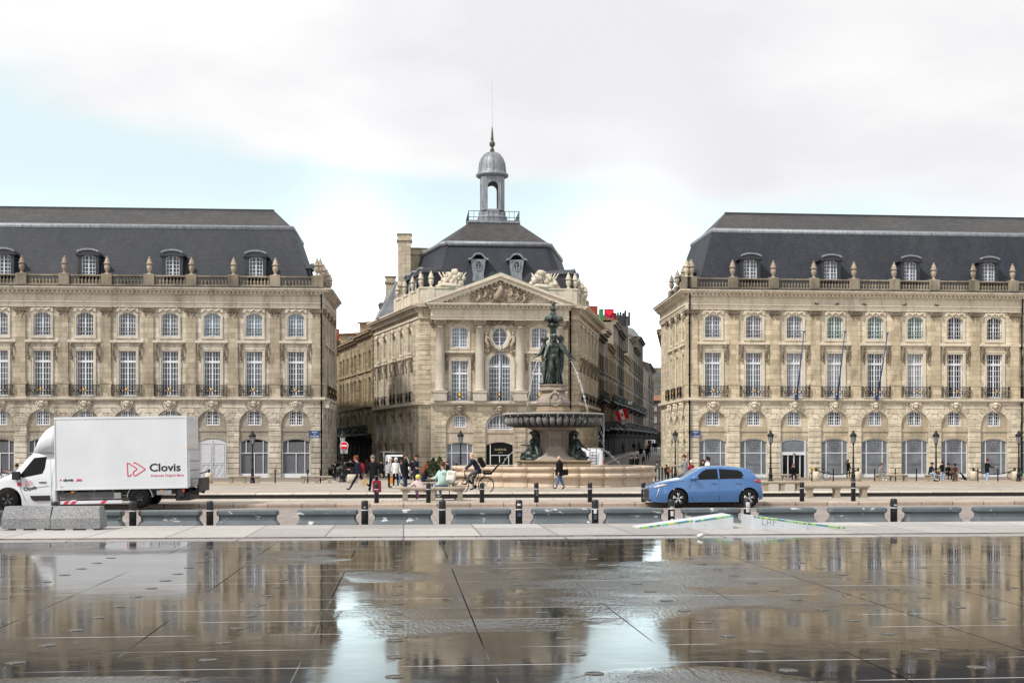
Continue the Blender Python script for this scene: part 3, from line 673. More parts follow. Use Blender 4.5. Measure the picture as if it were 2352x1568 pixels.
wC = win_data(2.1, 6.52, 9.95, 1.05, 8, .42, 9.75, mid=.16); wA = win_data(2.44, 3.9, 4.08, 1.2, 8, .3, None, mid=.12)
vo = MB()
for k in range(13):
    a = pi * k / 13 + .012; b = pi * (k + 1) / 13 - .012
    vo.prism([(1.31 * cos(a), 4.1 + 1.31 * sin(a)), (1.84 * cos(a), 4.1 + 1.84 * sin(a)), (1.84 * cos(b), 4.1 + 1.84 * sin(b)), (1.31 * cos(b), 4.1 + 1.31 * sin(b))], -.05, .01)
vod = vo.data('arch_stones', S); mk = mask_mb().data('mask', 'carve2')
sL = surround(1.6, 6.5, 10.25, 0, .24, .08, False).data('window_surround', T); sU = surround(1.5, 11.5, 13.2, .2, .2, .06)
for k in range(11): sU.ball((-.75 + .15 * k, -.12, 13.62 + .1 * cos(k * 1.26)), .09, 6, 1.2, .8, 1, .2)
sUd = sU.data('window_surround', 'carve' if 0 else T)
cons = console_mb().data('console', 'carve')
M['greyiron'] = mat('grey painted ironwork', (.12, .125, .14), .5, .2, .2)
railc = railing_mb(1.28, 6.5, 7.4, .42).data('balcony', 'greyiron')
boss = MB(); boss.ball((0, -.46, 7.0), .17, 8, 1, .6, 1.3); boss.ball((0, -.46, 7.25), .08, 6, 1.6, .6, 1); bossd = boss.data('ornament', 'gold')
for i, x in enumerate((-3.72, 0, 3.72)):
    if i != 1:
        c0.put('arch_panel', infd, x); c0.window(x, wm, 'pane'); c0.window(x, wL, 'pane'); c0.window(x, wU, 'pane_blue' if i == 0 else 'pane'); c0.put('window_surround', sL, x); c0.put('window_surround', sUd, x)
        c0.mb('window_cornice', MB().bbox(-1.42, 1.42, -.2, 0, 10.95, 11.2, .03), T, x)
        for q in (-1, 1): c0.put('console', cons, x + q * 1.18, z=-.25)
        fr_cfg['style'] = 'three'; w = shop_window(c0, x, 1.22, 'shopgrey', white='paint', kick=.3)
    else:
        c0.mb('arch_panel', infc, 'panel_c'); c0.window(0, wA, 'pane_mid'); c0.window(0, wC, 'pane_mid')
        f, p = win_data(1.4, 11.65, 12.5, .7, 2, 3, None, mid=.1)
        m = MB(); m.ribbon([(.68 * cos(2 * pi * k / 20), 12.5 + .84 * sin(2 * pi * k / 20)) for k in range(20)], .09, .18, .28, True); m.box(-.05, .05, .2, .27, 11.7, 13.3)
        for q in (-.45, 0, .45): m.box(-.62 + abs(q) * .3, .62 - abs(q) * .3, .21, .26, 12.48 + q, 12.52 + q)
        w = cput('window', m, 'paint'); cput('pane', MB().prism([(.7 * cos(2 * pi * k / 20), 12.5 + .86 * sin(2 * pi * k / 20)) for k in range(20)], .25, .26), 'pane', w)
        m = MB(); m.ribbon([(.84 * cos(2 * pi * k / 20), 12.5 + 1.0 * sin(2 * pi * k / 20)) for k in range(20)], .24, -.12, .02, True); m.ribbon([(.98 * cos(2 * pi * k / 20), 12.5 + 1.14 * sin(2 * pi * k / 20)) for k in range(20)], .07, -.18, .0, True)
        cput('window_surround', m, T)
        m = MB(); o_ = arch(-1.2, 1.2, 6.5, 9.95, 1.2, 16); m.ribbon(o_[1:] + [o_[0]], .28, -.1, .02); m.ribbon([(a * 1.13, b + .1) for a, b in o_[1:] + [o_[0]]], .06, -.16, .0); cput('window_surround', m, T)
    c0.put('arch_stones', vod, x); c0.put('mask', mk, x, z=-.12)
    b_ = c0.put('balcony', railc, x); put('ornament', bossd, b_)
# carved figures round the oculus
random.seed(4)
def relief(fn, n, y, r0, r1):
    m = MB()
    for k in range(n):
        x, z, q = fn(k, n); m.ball((x, y - random.uniform(0, .08), z), random.uniform(r0, r1) * q, 7, random.uniform(.8, 1.5), .7, random.uniform(.7, 1.4), .2)
    return m
m = relief(lambda k, n: ((1.0 + .42 * random.random()) * (1 if k % 2 else -1) + .0, 11.0 + 1.6 * random.random(), 1), 70, -.12, .07, .16)
for s_ in (-1, 1):
    m.ball((s_ * 1.25, -.3, 12.75), .15, 8); m.tube([(s_ * 1.25, -.25, 12.6), (s_ * 1.3, -.3, 12.1), (s_ * 1.05, -.3, 11.7), (s_ * 1.2, -.2, 11.2)], [.13, .2, .16, .06], 7); m.tube([(s_ * 1.2, -.3, 12.5), (s_ * .9, -.35, 12.2), (s_ * .75, -.3, 11.5)], .06, 6)
m.ball((-.6, -.05, 13.25), .12, 6); m.ball((.6, -.05, 13.25), .12, 6); cput('carved_figures', m, 'carve2')
m = relief(lambda k, n: ((random.random() - .5) * 2.6, 13.62 + .25 * random.random(), 1), 40, -.12, .07, .13); m.ball((0, -.3, 13.75), .22, 8, 1, .7, 1); cput('carved_garland', m, 'carve')
m = relief(lambda k, n: ((random.random() - .5) * 1.7, 11.05 + .3 * random.random() , 1), 30, -.12, .06, .12); cput('carved_garland', m, 'carve')
# columns on pedestals
colm = MB(); colm.bbox(-.62, .62, -.75, 0, 6.5, 7.3, .03); colm.box(-.68, .68, -.82, 0, 7.28, 7.42)
colm.lathe([(.56, 7.42), (.56, 7.5), (.50, 7.56), (.48, 7.62), (.43, 7.7), (.43, 9.5), (.415, 11), (.37, 13.3), (.42, 13.32), (.42, 13.4)], (0, -.28, 0), 18)
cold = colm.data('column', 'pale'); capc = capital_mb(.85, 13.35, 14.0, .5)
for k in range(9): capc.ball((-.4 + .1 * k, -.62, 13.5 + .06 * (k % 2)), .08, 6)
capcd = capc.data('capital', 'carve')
ppd = pier_mb(1.1, ZB + .5, 4.1).box(-.57, .57, -.09, .02, ZB, ZB + .46)
for z in (4.14, 4.6, 5.06, 5.52): ppd.bbox(-.3 - .1 * (z < 4.5), .3 + .1 * (z < 4.5), -.05, .02, z, z + .41, .02)
ppdd = ppd.data('rusticated_pier', S)
for x in (-5.55, -1.87, 1.87, 5.6):
    o = c0.put('column', cold, x); put('capital', capcd, o); c0.put('rusticated_pier', ppdd, x)
for s_ in (-1, 1):
    q = MB(); q.box(-.35, .35, -.12, .0, 7.4, 13.4); c0.mb('pilaster', q, S, s_ * 6.03); o = c0.put('capital', capital_mb(.6, 13.35, 14.0, .2).data('capital', 'carve'), s_ * 6.1)
m = MB(); m.box(-6.5, 6.5, -.35, .3, 6.2, 6.32); m.box(-6.5, 6.5, -.45, .3, 6.323, 6.5); cput('string_course', m, T)
m = MB(); m.box(-6.4, 6.4, -.62, .3, 14.0, 14.15); m.box(-6.4, 6.4, -.66, .3, 14.153, 14.30); m.box(-6.45, 6.45, -.72, .3, 14.303, 14.38); m.box(-6.4, 6.4, -.60, .3, 14.383, 14.98); cput('entablature', m, T)
m = MB(); m.box(-6.6, 6.6, -.8, .3, 14.983, 15.08); m.box(-6.75, 6.75, -1.1, .3, 15.25, 15.36); m.box(-6.85, 6.85, -1.22, .3, 15.363, 15.47)
k = -6.6
while k < 6.5: m.box(k, k + .18, -.98, -.8, 15.08, 15.248); k += .39
m.box(-6.6, 6.6, -.78, .3, 15.083, 15.247); cput('cornice', m, T)
# pediment
AP = 18.15; bz = 15.47; sl_ = (AP - bz) / 6.85
m = MB(); m.prism([(-6.3, bz), (6.3, bz), (0, AP - .35)], -.45, .6); cput('tympanum', m, 'trim_c')
m = MB(); m.prism([(-6.95, bz), (-5.6, bz), (0, AP - .52), (5.6, bz), (6.95, bz), (0, AP + .02)], -1.05, .6); m.prism([(-7.05, bz + .1), (-6.9, bz - .02), (-6.3, bz + .2), (0, AP - .2), (6.3, bz + .2), (6.9, bz - .02), (7.05, bz + .1), (0, AP + .14)], -1.25, -1.052)
for s_ in (-1, 1):
    k = .3
    while k < 5.9:
        z = AP - .50 - k * sl_; m.prism([(s_ * k, z), (s_ * k + s_ * .2, z - .2 * sl_), (s_ * k + s_ * .2, z - .2 * sl_ - .14), (s_ * k, z - .14)][::s_], -.95, -.72); k += .41
cput('pediment', m, T)
m = MB(); m.prism([(-6.95, bz + .13), (0, AP + .16), (6.95, bz + .13), (0, AP + .22)], -1.2, .5); cput('copper_flashing', m, 'copper')
random.seed(11)
def tymp(k, n):
    while 1:
        x = random.uniform(-3.0, 2.9); z = random.uniform(0, 2.0); 
        if z < 1.75 * (1 - abs(x) / 3.05) ** .75 + .15: return x, bz + .22 + z, 1.15 - .3 * abs(x) / 3
m = relief(tymp, 170, -.52, .10, .22); m.ball((0, -.8, 17.35), .17, 8); m.tube([(0, -.75, 17.2), (.05, -.85, 16.8), (-.15, -.9, 16.3), (-.4, -.9, 15.8)], [.14, .27, .33, .36], 8); m.tube([(-.1, -.85, 17.0), (-.55, -.9, 16.8), (-.85, -.8, 17.0)], .08, 6)
for cx, cz in ((-2.0, 16.1), (-1.4, 16.4), (1.0, 16.5), (1.6, 16.25), (2.2, 16.0)): m.ball((cx, -.8, cz + .28), .13, 8); m.tube([(cx, -.75, cz + .2), (cx + .1, -.8, cz - .1), (cx - .2, -.75, cz - .4)], [.12, .17, .09], 7)
cput('carved_relief', m, 'carve2')
# attic blocks, trophies, urns
m = MB(); m.bbox(-7.35, -.1, .45, 1.3, 15.5, 17.0, .03); m.bbox(.1, 7.35, .45, 1.3, 15.5, 17.0, .03); m.box(-7.45, 7.45, .38, 1.35, 16.98, 17.12); cput('attic', m, T)
for s_ in (-1, 1):
    random.seed(20 + s_); m = MB()
    for k in range(34):
        t = k / 34; x = random.uniform(-1.3, 1.25); hmax = 1.55 * (1 - (abs(x - .3 * s_ * -1) / 1.6) ** 1.6); m.ball((x, .7 + random.uniform(-.15, .15), 17.2 + random.uniform(0, max(.1, hmax))), random.uniform(.13, .27), 7, random.uniform(.8, 1.3), .8, random.uniform(.8, 1.4), .25)
    for a in (-1.0, -.7, -.45, .55, .8, 1.05): m.tube([(a * .3, .75, 17.3), (a * .9, .7, 18.0), (a * 1.25, .7, 18.55)], [.06, .1, .05], 6)
    m.ball((.35 * -s_, .65, 18.55), .26, 9, .9, .9, 1.2); m.ball((-.5 * s_, .6, 18.2), .3, 9, 1, .3, 1.1); m.tube([(-1.5, .7, 17.2), (-.8, .5, 17.35), (0, .5, 17.25), (1.4, .7, 17.2)], [.1, .2, .25, .08], 7)
    c0.mb('trophy_sculpture', m, 'trim_c', s_ * 4.35 - .05)
for x in (-6.35, 6.55): o = c0.put('pedestal', MB().bbox(-.36, .36, .4, 1.3, 15.8, 17.13, .03).data('pedestal', T), x); put('urn', MB().lathe(URN, (0, .8, 17.1), 10).data('urn', T), o)
# side walls, splayed
LL = sqrt(4.5 ** 2 + 17.4 ** 2)
cl = Fr(B3, -12.0, 18.2, atan2(-17.4, 4.5)); cr_ = Fr(B3, 7.5, .8, atan2(17.4, 4.7))
xsl = [1.9, 4.9, 8.7, 11.7, 14.9]
def sidewall(fr, xs, L, pil_at):
    holes = []
    for x in xs: holes += [[(a + x, b) for a, b in arch(-.8, .8, ZB + .001, 4.3, .8, 10)], [(a + x, b) for a, b in arch(-.62, .62, 6.5, 10.4, 0)], [(a + x, b) for a, b in arch(-.6, .6, 11.3, 13.2, .3, 6)]]
    fr.mb('wall', wall_mb(0, L, ZB, 15.0, holes), S)
    inf = MB().prism(arch(-.8, .8, ZB + .002, 4.3, .8, 10), .25, .4, [arch(-.45, .45, 3.3, 4.3, .45, 8), arch(-.6, .6, ZB + .003, 2.0, .25, 6)]); inf.box(-.8, .8, .02, .26, 2.6, 2.95)
    d = inf.data('arch_panel', 'panel_c')
    wm = win_data(.9, 3.3, 4.3, .45, 4, .3); wL = win_data(1.24, 6.52, 10.4, 0, 4, .45, 9.4); wU = win_data(1.2, 11.3, 13.2, .3, 4, .36)
    s1 = surround(1.24, 6.5, 10.4, 0, .18, .07, False).data('window_surround', T); s2 = surround(1.2, 11.3, 13.2, .3, .18, .07).ball((0, -.2, 13.75), .22, 7, 1.2, .8, 1.3).data('window_surround', T)
    r = railing_mb(.85, 6.5, 7.5, .25).data('balcony', 'rust'); cn = console_mb().data('console', 'carve'); mk = MB().ball((0, -.15, 5.5), .22, 7, 1, .8, 1.6).data('mask', 'carve')
    sd = cached(('sd',), lambda: MB().box(-.58, .58, .30, .34, ZB, 2.2).data('side_door', 'pane_dark'))
    for x in xs:
        fr.put('arch_panel', d, x); fr.window(x, wm, 'pane_dark'); fr.window(x, wL, 'pane_mid'); fr.window(x, wU, 'pane_mid'); fr.put('window_surround', s1, x); fr.put('window_surround', s2, x); fr.put('balcony', r, x); fr.put('mask', mk, x)
        fr.put('side_door', sd, x); fr.mb('window_cornice', MB().bbox(-1.0, 1.0, -.2, 0, 10.72, 10.95, .03), T, x)
        for q in (-1, 1): fr.put('console', cn, x + q * .85, z=-.35)
    for p in pil_at:
        m = pier_mb(.8, ZB + .5, 6.1, .06); z = 6.7
        while z < 14.0: m.bbox(-.33, .33, -.07, .02, z, z + .42, .02); z += .46
        fr.mb('rusticated_pier', m, S, p)
    m = MB(); m.box(0, L, -.28, .3, 6.2, 6.5); m.box(0, L, -.1, .3, 14.2, 14.4); fr.mb('string_course', m, T)
    m = MB(); m.box(-.1, L + .1, -.3, .3, 14.75, 15.0); m.box(-.1, L + .3, -.75, .3, 15.2, 15.35); m.box(-.1, L + .4, -.85, .3, 15.353, 15.5); m.box(0, L, -.35, .3, 15.003, 15.197); fr.mb('cornice', m, T)
sidewall(cl, xsl, LL, (.45, 6.8, 16.4)); sidewall(cr_, [2.0, 5.1, 8.4, 11.5, 14.9], LL, (.5, 6.75, 10, 16.4))
for fr in (cl, cr_):                 # parapet with solid panels, pedestals and urns
    a = LL - 9.6 if fr is cl else 0; m = MB(); m.bbox(a, a + 9.6, .2, .5, 15.5, 16.9, .03); m.box(a, a + 9.6, .12, .6, 16.9, 17.04)
    for k in range(4): m.bbox(a + .6 + 2.4 * k, a + 2.0 + 2.4 * k, .14, .2, 15.8, 16.7, .02)
    fr.mb('parapet', m, T)
    for k in range(4):
        o = fr.put('pedestal', cached(('cp',), lambda: MB().bbox(-.34, .34, .02, .7, 15.5, 17.1, .03).data('pedestal', T)), a + .3 + 2.9 * k); put('urn', cached(('cu',), lambda: MB().lathe(URN, (0, .36, 17.1), 10).data('urn', T)), o)
for q in (1.0, 3.4, 5.8): dormer(cl, LL - .9 - q, .75, 16.9); 
dormer(cr_, 1.6, .75, 16.9); dormer(cr_, 4.2, .75, 16.9)
# roof of the pavilion: steep slopes with cut corners, lead roll, upper pyramid, platform
def oct_(hx, hy, c, z, cy, k=1.0): return [(-hx + c, cy - hy, z), (hx - c, cy - hy, z), (hx, cy - hy + c, z), (hx + k, cy + hy, z), (-hx - k, cy + hy, z), (-hx, cy - hy + c, z)]
RA = [(-6.2, 1.6, 15.6), (6.2, 1.6, 15.6), (7.4, 2.8, 15.6), (10.2, 16, 15.6), (-10.2, 16, 15.6), (-7.4, 2.8, 15.6)]
RB = [(-4.75, 4.1, 21.6), (4.75, 4.1, 21.6), (5.3, 4.7, 21.6), (7.6, 13.5, 21.6), (-7.6, 13.5, 21.6), (-5.3, 4.7, 21.6)]
m = MB(); m.loft([RA, RB], False); cput('roof', m, 'slate')
RC = [(a, b, 21.95) for a, b, c in RB]; RD = [(-2.35, 7.2, 24.45), (2.35, 7.2, 24.45), (2.4, 7.3, 24.45), (2.5, 11.9, 24.45), (-2.5, 11.9, 24.45), (-2.4, 7.3, 24.45)]
m = MB(); m.loft([RC, RD], True); cput('upper_roof', m, 'slate_top')
m = MB(); m.tube([(a, b, 21.8) for a, b, c in RB + RB[:1]], .26, 8); cput('lead_roll', m, 'lead')
m = MB()
m = MB(); m.box(-2.6, 2.6, 7.0, 12.1, 24.4, 24.6); cput('platform', m, 'lead')
m = MB()
for z in (24.95, 25.55): 
    for s_ in (-1, 1): m.tube([(-2.5, 9.55 + s_ * 2.45, z), (2.5, 9.55 + s_ * 2.45, z)], .03, 5); m.tube([(s_ * 2.5, 7.1, z), (s_ * 2.5, 12, z)], .03, 5)
for k in range(11):
    for s_ in (-1, 1):
        t = -2.5 + .5 * k; m.box(t - .018, t + .018, 9.55 + s_ * 2.45 - .018, 9.55 + s_ * 2.45 + .018, 24.6, 25.6); m.box(s_ * 2.5 - .018, s_ * 2.5 + .018, 7.1 + .49 * k - .018, 7.1 + .49 * k + .018, 24.6, 25.6)
cput('railing', m, 'leaddark')
for s_ in (-1, 1):                   # oval roof windows
    d = MB(); ov = [(.30 * cos(2 * pi * k / 18), .95 + .46 * sin(2 * pi * k / 18)) for k in range(18)]
    d.prism([(-.62, -.9), (.62, -.9), (.5, .1), (.62, .95), (.72, 1.55), (-.72, 1.55), (-.62, .95), (-.5, .1)], 0, 2.2, [ov[::-1]])
    hd = [(-.95, 1.45), (-.7, 1.5)] + [(.55 * sin(a), 1.5 + .5 * cos(a)) for a in [-1.2 + 2.4 * i / 8 for i in range(9)]] + [(.7, 1.5), (.95, 1.45), (.95, 1.62), (.7, 1.66)] + [(.62 * sin(a), 1.6 + .55 * cos(a)) for a in [1.2 - 2.4 * i / 8 for i in range(9)]] + [(-.7, 1.66), (-.95, 1.62)]
    d.prism(hd, -.18, 1.9); d.ribbon(ov, .1, -.08, .02, True)
    o = c0.mb('dormer', d, 'lead', s_ * 1.82, y=2.6, z=18.55)
    put('window_frame', MB().box(-.025, .025, .12, .16, .5, 1.4).box(-.3, .3, .12, .16, .78, .81).box(-.3, .3, .12, .16, 1.1, 1.13).data('window_frame', 'paint'), o); put('pane', MB().prism([(a * 1.02, .95 + (b - .95) * 1.02) for a, b in ov], .17, .18).data('pane', 'pane_mid'), o)
# lantern
cy = 9.6
def ring8(r, z, n=8): return [(r * cos(2 * pi * (j + .5) / n), cy + r * sin(2 * pi * (j + .5) / n), z) for j in range(n)]
m = MB(); m.loft([ring8(1.6, 24.6), ring8(1.6, 25.3), ring8(1.42, 25.5), ring8(1.42, 25.85), ring8(1.2, 26.0)], True); cput('lantern_base', m, 'lead')
m = MB()
for j in range(8):                   # eight piers and the arched heads between
    OC = [(-.80, -1.18), (.80, -1.18), (1.18, -.80), (1.18, .80), (.80, 1.18), (-.80, 1.18), (-1.18, .80), (-1.18, -.80)]; p = Vector((OC[j][0], cy + OC[j][1])); q = Vector((OC[(j + 1) % 8][0], cy + OC[(j + 1) % 8][1])); t = (q - p); L_ = t.length; m.T = Matrix.Translation((p.x, p.y, 0)) @ Matrix.Rotation(atan2(t.y, t.x), 4, 'Z')
    w_ = .27; m.prism([(0, 25.95), (L_, 25.95), (L_, 29.35), (0, 29.35)], -.0, .22, [arch(w_, L_ - w_, 26.05, 28.3, (L_ - 2 * w_) / 2, 8)] if j % 2 == 0 else [])
    if j % 2: m.box(L_ * .2, L_ * .8, -.04, 0, 26.3, 28.9)
m.T = None
M_l = m
cput('lantern', m, 'lead')
prof = [(1.30, 29.35), (1.62, 29.5), (1.66, 29.68), (1.42, 29.85), (1.36, 30.1), (1.33, 30.5), (1.27, 30.9), (1.12, 31.3), (.88, 31.65), (.55, 31.88), (.2, 31.98), (.001, 32.0)]
m = MB(); m.lathe(prof, (0, cy, 0), 24)
for k in range(12):
    a = 2 * pi * k / 12; m.tube([((r + .02) * cos(a), cy + (r + .02) * sin(a), z) for r, z in prof[3:-1]], .035, 4)
cput('dome', m, 'lead')
m = MB(); m.lathe([(.001, 31.9), (.22, 31.95), (.2, 32.3), (.14, 32.4), (.10, 32.45), (.24, 32.6), (.30, 32.8), (.24, 33.02), (.10, 33.14), (.17, 33.25), (.14, 33.4), (.06, 34.35), (.001, 34.7)], (0, cy, 0), 12); 
M['bronze_dark'] = mat('dull bronze', (.10, .085, .07), .5, .4, .3)
cput('finial', m, 'bronze_dark'); m = MB(); m.tube([(0, cy, 34.6), (0, cy, 39.3)], .013, 4); cput('lightning_rod', m, 'lead')
# chimneys
def chimney(x, y, w, d, z0, z1, cap=True, mat_=None):
    m = MB(); m.bbox(-w / 2, w / 2, -d / 2, d / 2, z0, z1 - .75, .04); m.bbox(-w / 2 - .12, w / 2 + .12, -d / 2 - .12, d / 2 + .12, z1 - .75, z1 - .55, .03); m.bbox(-w / 2 - .02, w / 2 + .02, -d / 2 - .02, d / 2 + .02, z1 - .55, z1 - .1, .03); m.bbox(-w / 2 - .1, w / 2 + .1, -d / 2 - .1, d / 2 + .1, z1 - .1, z1, .02)
    m.bbox(-w / 2 - .08, w / 2 + .08, -d / 2 - .08, d / 2 + .08, z0 + (z1 - z0) * .42, z0 + (z1 - z0) * .42 + .3, .03)
    c0.mb('chimney', m, mat_ or 'stone_c', x, y=y)
xx = lambda u, y: XA(u, 113 + y) - 8.9
chimney(xx(929, 10.5), 10.5, 1.3, 1.5, 14.5, 23.7); chimney(xx(964, 12.3), 12.3, 1.85, 1.2, 15, 22.6); chimney(xx(897, 16.5), 16.5, 1.0, 1.0, 16, 20.3); chimney(xx(1256, 11.5), 11.5, .9, .9, 18, 23.1)
# rear wing of the pavilion
m = MB(); m.box(-10.5, 10.5, 16, 18, ZB, 15.2); cput('wall', m, S)
m = MB(); m.loft([[(-11.6, 12.5, 15.5), (-8.2, 12.5, 15.5), (-8.2, 17.9, 15.5), (-12.2, 17.9, 15.5)], [(-9.6, 13, 19.3), (-8.2, 13, 19.3), (-8.2, 17.6, 19.3), (-10.3, 17.6, 19.3)]], True); cput('wing_roof', m, 'lead')
for q in (2.0, 4.6): dormer(cl, q, .35, 15.2, depth=2)
m = MB().tube([(.0, -1.0, 6.5), (.03, -1.25, 9.0), (.10, -1.5, 11.9)], [.07, .06, .045], 8); m.ball((.1, -1.5, 11.95), .09, 8); c0.mb('flagpole', m, 'poleblue')
c0.mb('downpipe', MB().tube([(6.72, .55, 15.2), (6.72, .55, ZB)], .08, 8), 'black')
# restaurant entrance in the middle arch
m = MB(); m.prism(arch(-1.2, 1.2, ZB + .02, 2.42, .27, 8), .2, .26); m.mi = 1
for q in (-.85, -.0, .85): m.box(q - .03, q + .03, .13, .2, ZB, 1.5)
m.box(-.85, .85, .13, .2, 1.47, 1.53); m.box(-.9, -.84, .1, .2, ZB, 2.5)
d = cput('entrance_door', m, ['black', 'paint']); M['goldtext'] = mat('pale gold lettering', (.5, .42, .22), .5, 0, 0)
text(d, 'GABRIEL', .26, 'goldtext', (.1, .19, 1.95), (pi / 2, 0, 0), space=1.2); text(d, 'BISTROT', .11, 'goldtext', (.1, .19, 1.72), (pi / 2, 0, 0))
# ------------------------------------------------------------------ ground, road, kerbs
def paving(name, c1, c2, joint, bw, bh, ms=.02, off=.5, rough=.75, wet=0, vec=None, rot=0, bump=.4):
    n = NT(name); p = n.p; p.inputs['Roughness'].default_value = rough
    mp_ = n.n('ShaderNodeMapping'); mp_.inputs['Rotation'].default_value = (0, 0, rot); n.l(n.pos(), mp_.inputs[0])
    b = n.n('ShaderNodeTexBrick', i_Scale=1., i_Mortar_Size=ms, i_Brick_Width=bw, i_Row_Height=bh, i_Mortar_Smooth=.3); b.offset = off; n.l(mp_.outputs[0], b.inputs['Vector'])
    b.inputs['Color1'].default_value = (.75, .74, .73, 1); b.inputs['Color2'].default_value = (1.2, 1.2, 1.2, 1); b.inputs['Mortar'].default_value = tuple(joint) + (1,)
    base = n.mix(n.ramp(n.noise(.25, detail=6), .35, .68), c1, c2)
    base = n.mix(1.0, base, b.outputs['Color'], 'MULTIPLY'); fn = n.ramp(n.noise(7, detail=5), .3, .7, (.85, .85, .85, 1), (1.12, 1.12, 1.12, 1))
    n.l(n.mix(1.0, base, fn, 'MULTIPLY'), p.inputs['Base Color'])
    if wet: n.l(n.ramp(n.noise(.35, detail=5), .45, .6, (rough,) * 3 + (1,), (rough * .45,) * 3 + (1,)), p.inputs['Roughness'])
    n.bump(b.outputs['Fac'], bump, -.02); return n.m
M['cobble'] = paving('worn road setts', (.26, .22, .20), (.34, .30, .275), (.55, .52, .5), .26, .17, .022, wet=1)
M['plaza'] = paving('pale plaza setts', (.36, .32, .27), (.45, .41, .36), (.6, .57, .52), .3, .2, .03)
M['plaza_far'] = paving('sandy plaza setts', (.36, .295, .22), (.43, .36, .28), (.65, .6, .55), .22, .16, .025)
M['slabs'] = paving('pale granite slabs', (.31, .295, .28), (.37, .355, .34), (.35, .33, .32), 1.62, 4.0, .018, off=0, rough=.7, bump=.2)
M['kerbstone'] = paving('brown granite kerb', (.30, .225, .175), (.40, .32, .26), (.3, .28, .26), 1.15, 9, .02, off=0)
M['pinkstrip'] = paving('wet reddish edge strip', (.17, .12, .11), (.24, .18, .17), (.4, .4, .4), .5, 9, .03, off=0, rough=.4)
M['band'] = paving('pale stone band', (.50, .44, .38), (.56, .51, .45), (.5, .48, .45), 1.4, 9, .02, off=0)
M['darkwall'] = paving('black step stone', (.010, .010, .011), (.016, .015, .017), (.4, .4, .4), 2.3, 9, .02, off=0, rough=.45)  # face of the low step, coloured almost black
M['walk'] = paving('brown wet pavement', (.17, .14, .115), (.23, .19, .16), (.7, .68, .65), .9, .6, .02, rough=.6)
M['street'] = paving('street paving', (.16, .15, .14), (.22, .21, .195), (.7, .68, .65), .6, .4, .02, rough=.6)
def struct(name, mb, m, loc=(0, 0, 0)): return put(name, mb.data(name, m), None, loc, kind='structure')
def sheet(name, m, ys, x0, x1, zf=None, kind='structure', dz=0):
    b = MB(); b.loft([[(x0, y, (zf or ground)(y) + dz), (x1, y, (zf or ground)(y) + dz)] for y in ys], False, False, False); return struct(name, b, m)
def flat(name, m, x0, x1, y0, y1, z): return struct(name, MB().add([(x0, y0, z), (x1, y0, z), (x1, y1, z), (x0, y1, z)], [(0, 1, 2, 3)]), m)
flat('ground', 'street', -900, 900, -60, 1500, -1.6)
flat('road', 'cobble', -90, 90, 29.3, 42.2, 0)
YK = 42.0
struct('road_kerb', MB().bbox(-90, 90, YK, YK + .42, -.3, .13, .035), 'kerbstone')
flat('tram_pavement', 'plaza', -90, 90, YK + .40, 47.2, .126)
struct('pavement_band', MB().box(-90, 90, 45.2, 45.75, .0, .134), 'band')
struct('low_step', MB().bbox(-90, 90, 46.95, 47.1, 0, .262, .01).box(-90, 90, 46.93, 47.0, .0, .12), 'darkwall')
struct('step_top', MB().bbox(-90, 90, 46.9, 47.9, .263, .31, .012), 'band')
G2 = lambda y: ground(max(y, 48.0))
sheet('plaza', 'plaza', [47.8, 48, 60, 68, 80, 103.0], -90, 90, G2)
b = MB(); b.loft([[(-90, y, G2(y) + .005), (-3.5 - (y - 62) * .30, y, G2(y) + .005)] for y in (76, 85, 94)], False, False, False); struct('plaza_left_field', b, 'plaza_far')
b = MB(); b.loft([[(13 + (y - 56) * .42, y, G2(y) + .005), (90, y, G2(y) + .005)] for y in (57, 75, 94)], False, False, False); struct('plaza_right_field', b, 'plaza_far')
struct('plaza_band', MB().loft([[(12.2 + (y - 56) * .42, y, G2(y) + .01), (12.9 + (y - 56) * .42, y, G2(y) + .01)] for y in (56, 75, 94)], False, False, False), 'band')
struct('plaza_curb', MB().bbox(12, 31, 55.6, 56.0, -.2, .03, .02), 'kerbstone'); struct('plaza_curb', MB().bbox(-30, -2.5, 51.6, 52.0, -.2, .02, .02), 'kerbstone')
struct('pavement', MB().bbox(-90, XL + .3, 94, 107, -1.2, -.40, .03), 'walk'); struct('pavement', MB().bbox(XR - 1.2, 90, 93, 105, -1.2, -.40, .03), 'walk'); struct('pavement', MB().bbox(.8, 17, 108, 114, -1.2, -.42, .03), 'walk')
# the two streets climb gently away from the square
def rise(y): return -.53 + max(0, (y - 103)) * .012
RT = [(103, -.53), (112, .12), (122, .45), (142, 1.1), (180, 1.65), (260, 2.4), (400, 3.2)]
def rise2(y):
    if y <= 103: return -.53
    for (a, b_), (c, d) in zip(RT, RT[1:]):
        if y <= c: return b_ + (d - b_) * (y - a) / (c - a)
    return 3.2
sheet('street_surface', 'street', [102.5, 112, 130, 180, 400], -60, 9, lambda y: rise(y) if y > 103 else -.54)
sheet('street_surface', 'street', [102.5, 103, 107, 112, 122, 142, 180, 260, 400], 9, 120, lambda y: rise2(y) if y > 103 else -.54)
struct('street_kerb', MB().loft([[(17.6 + (y - 112) * .2525, y, rise2(y)), (17.6 + (y - 112) * .2525, y, rise2(y) + .09), (18.0 + (y - 112) * .2525, y, rise2(y) + .09), (18.0 + (y - 112) * .2525, y, rise2(y))] for y in (112, 122, 142, 180, 260, 330)], True, False), 'band')
struct('street_kerb', MB().loft([[(23.9 + (y - 107) * .235, y, rise2(y)), (23.9 + (y - 107) * .235, y, rise2(y) + .09), (24.2 + (y - 107) * .235, y, rise2(y) + .09), (24.2 + (y - 107) * .235, y, rise2(y))] for y in (107, 112, 122, 142, 180, 260, 330)], True, False), 'band')
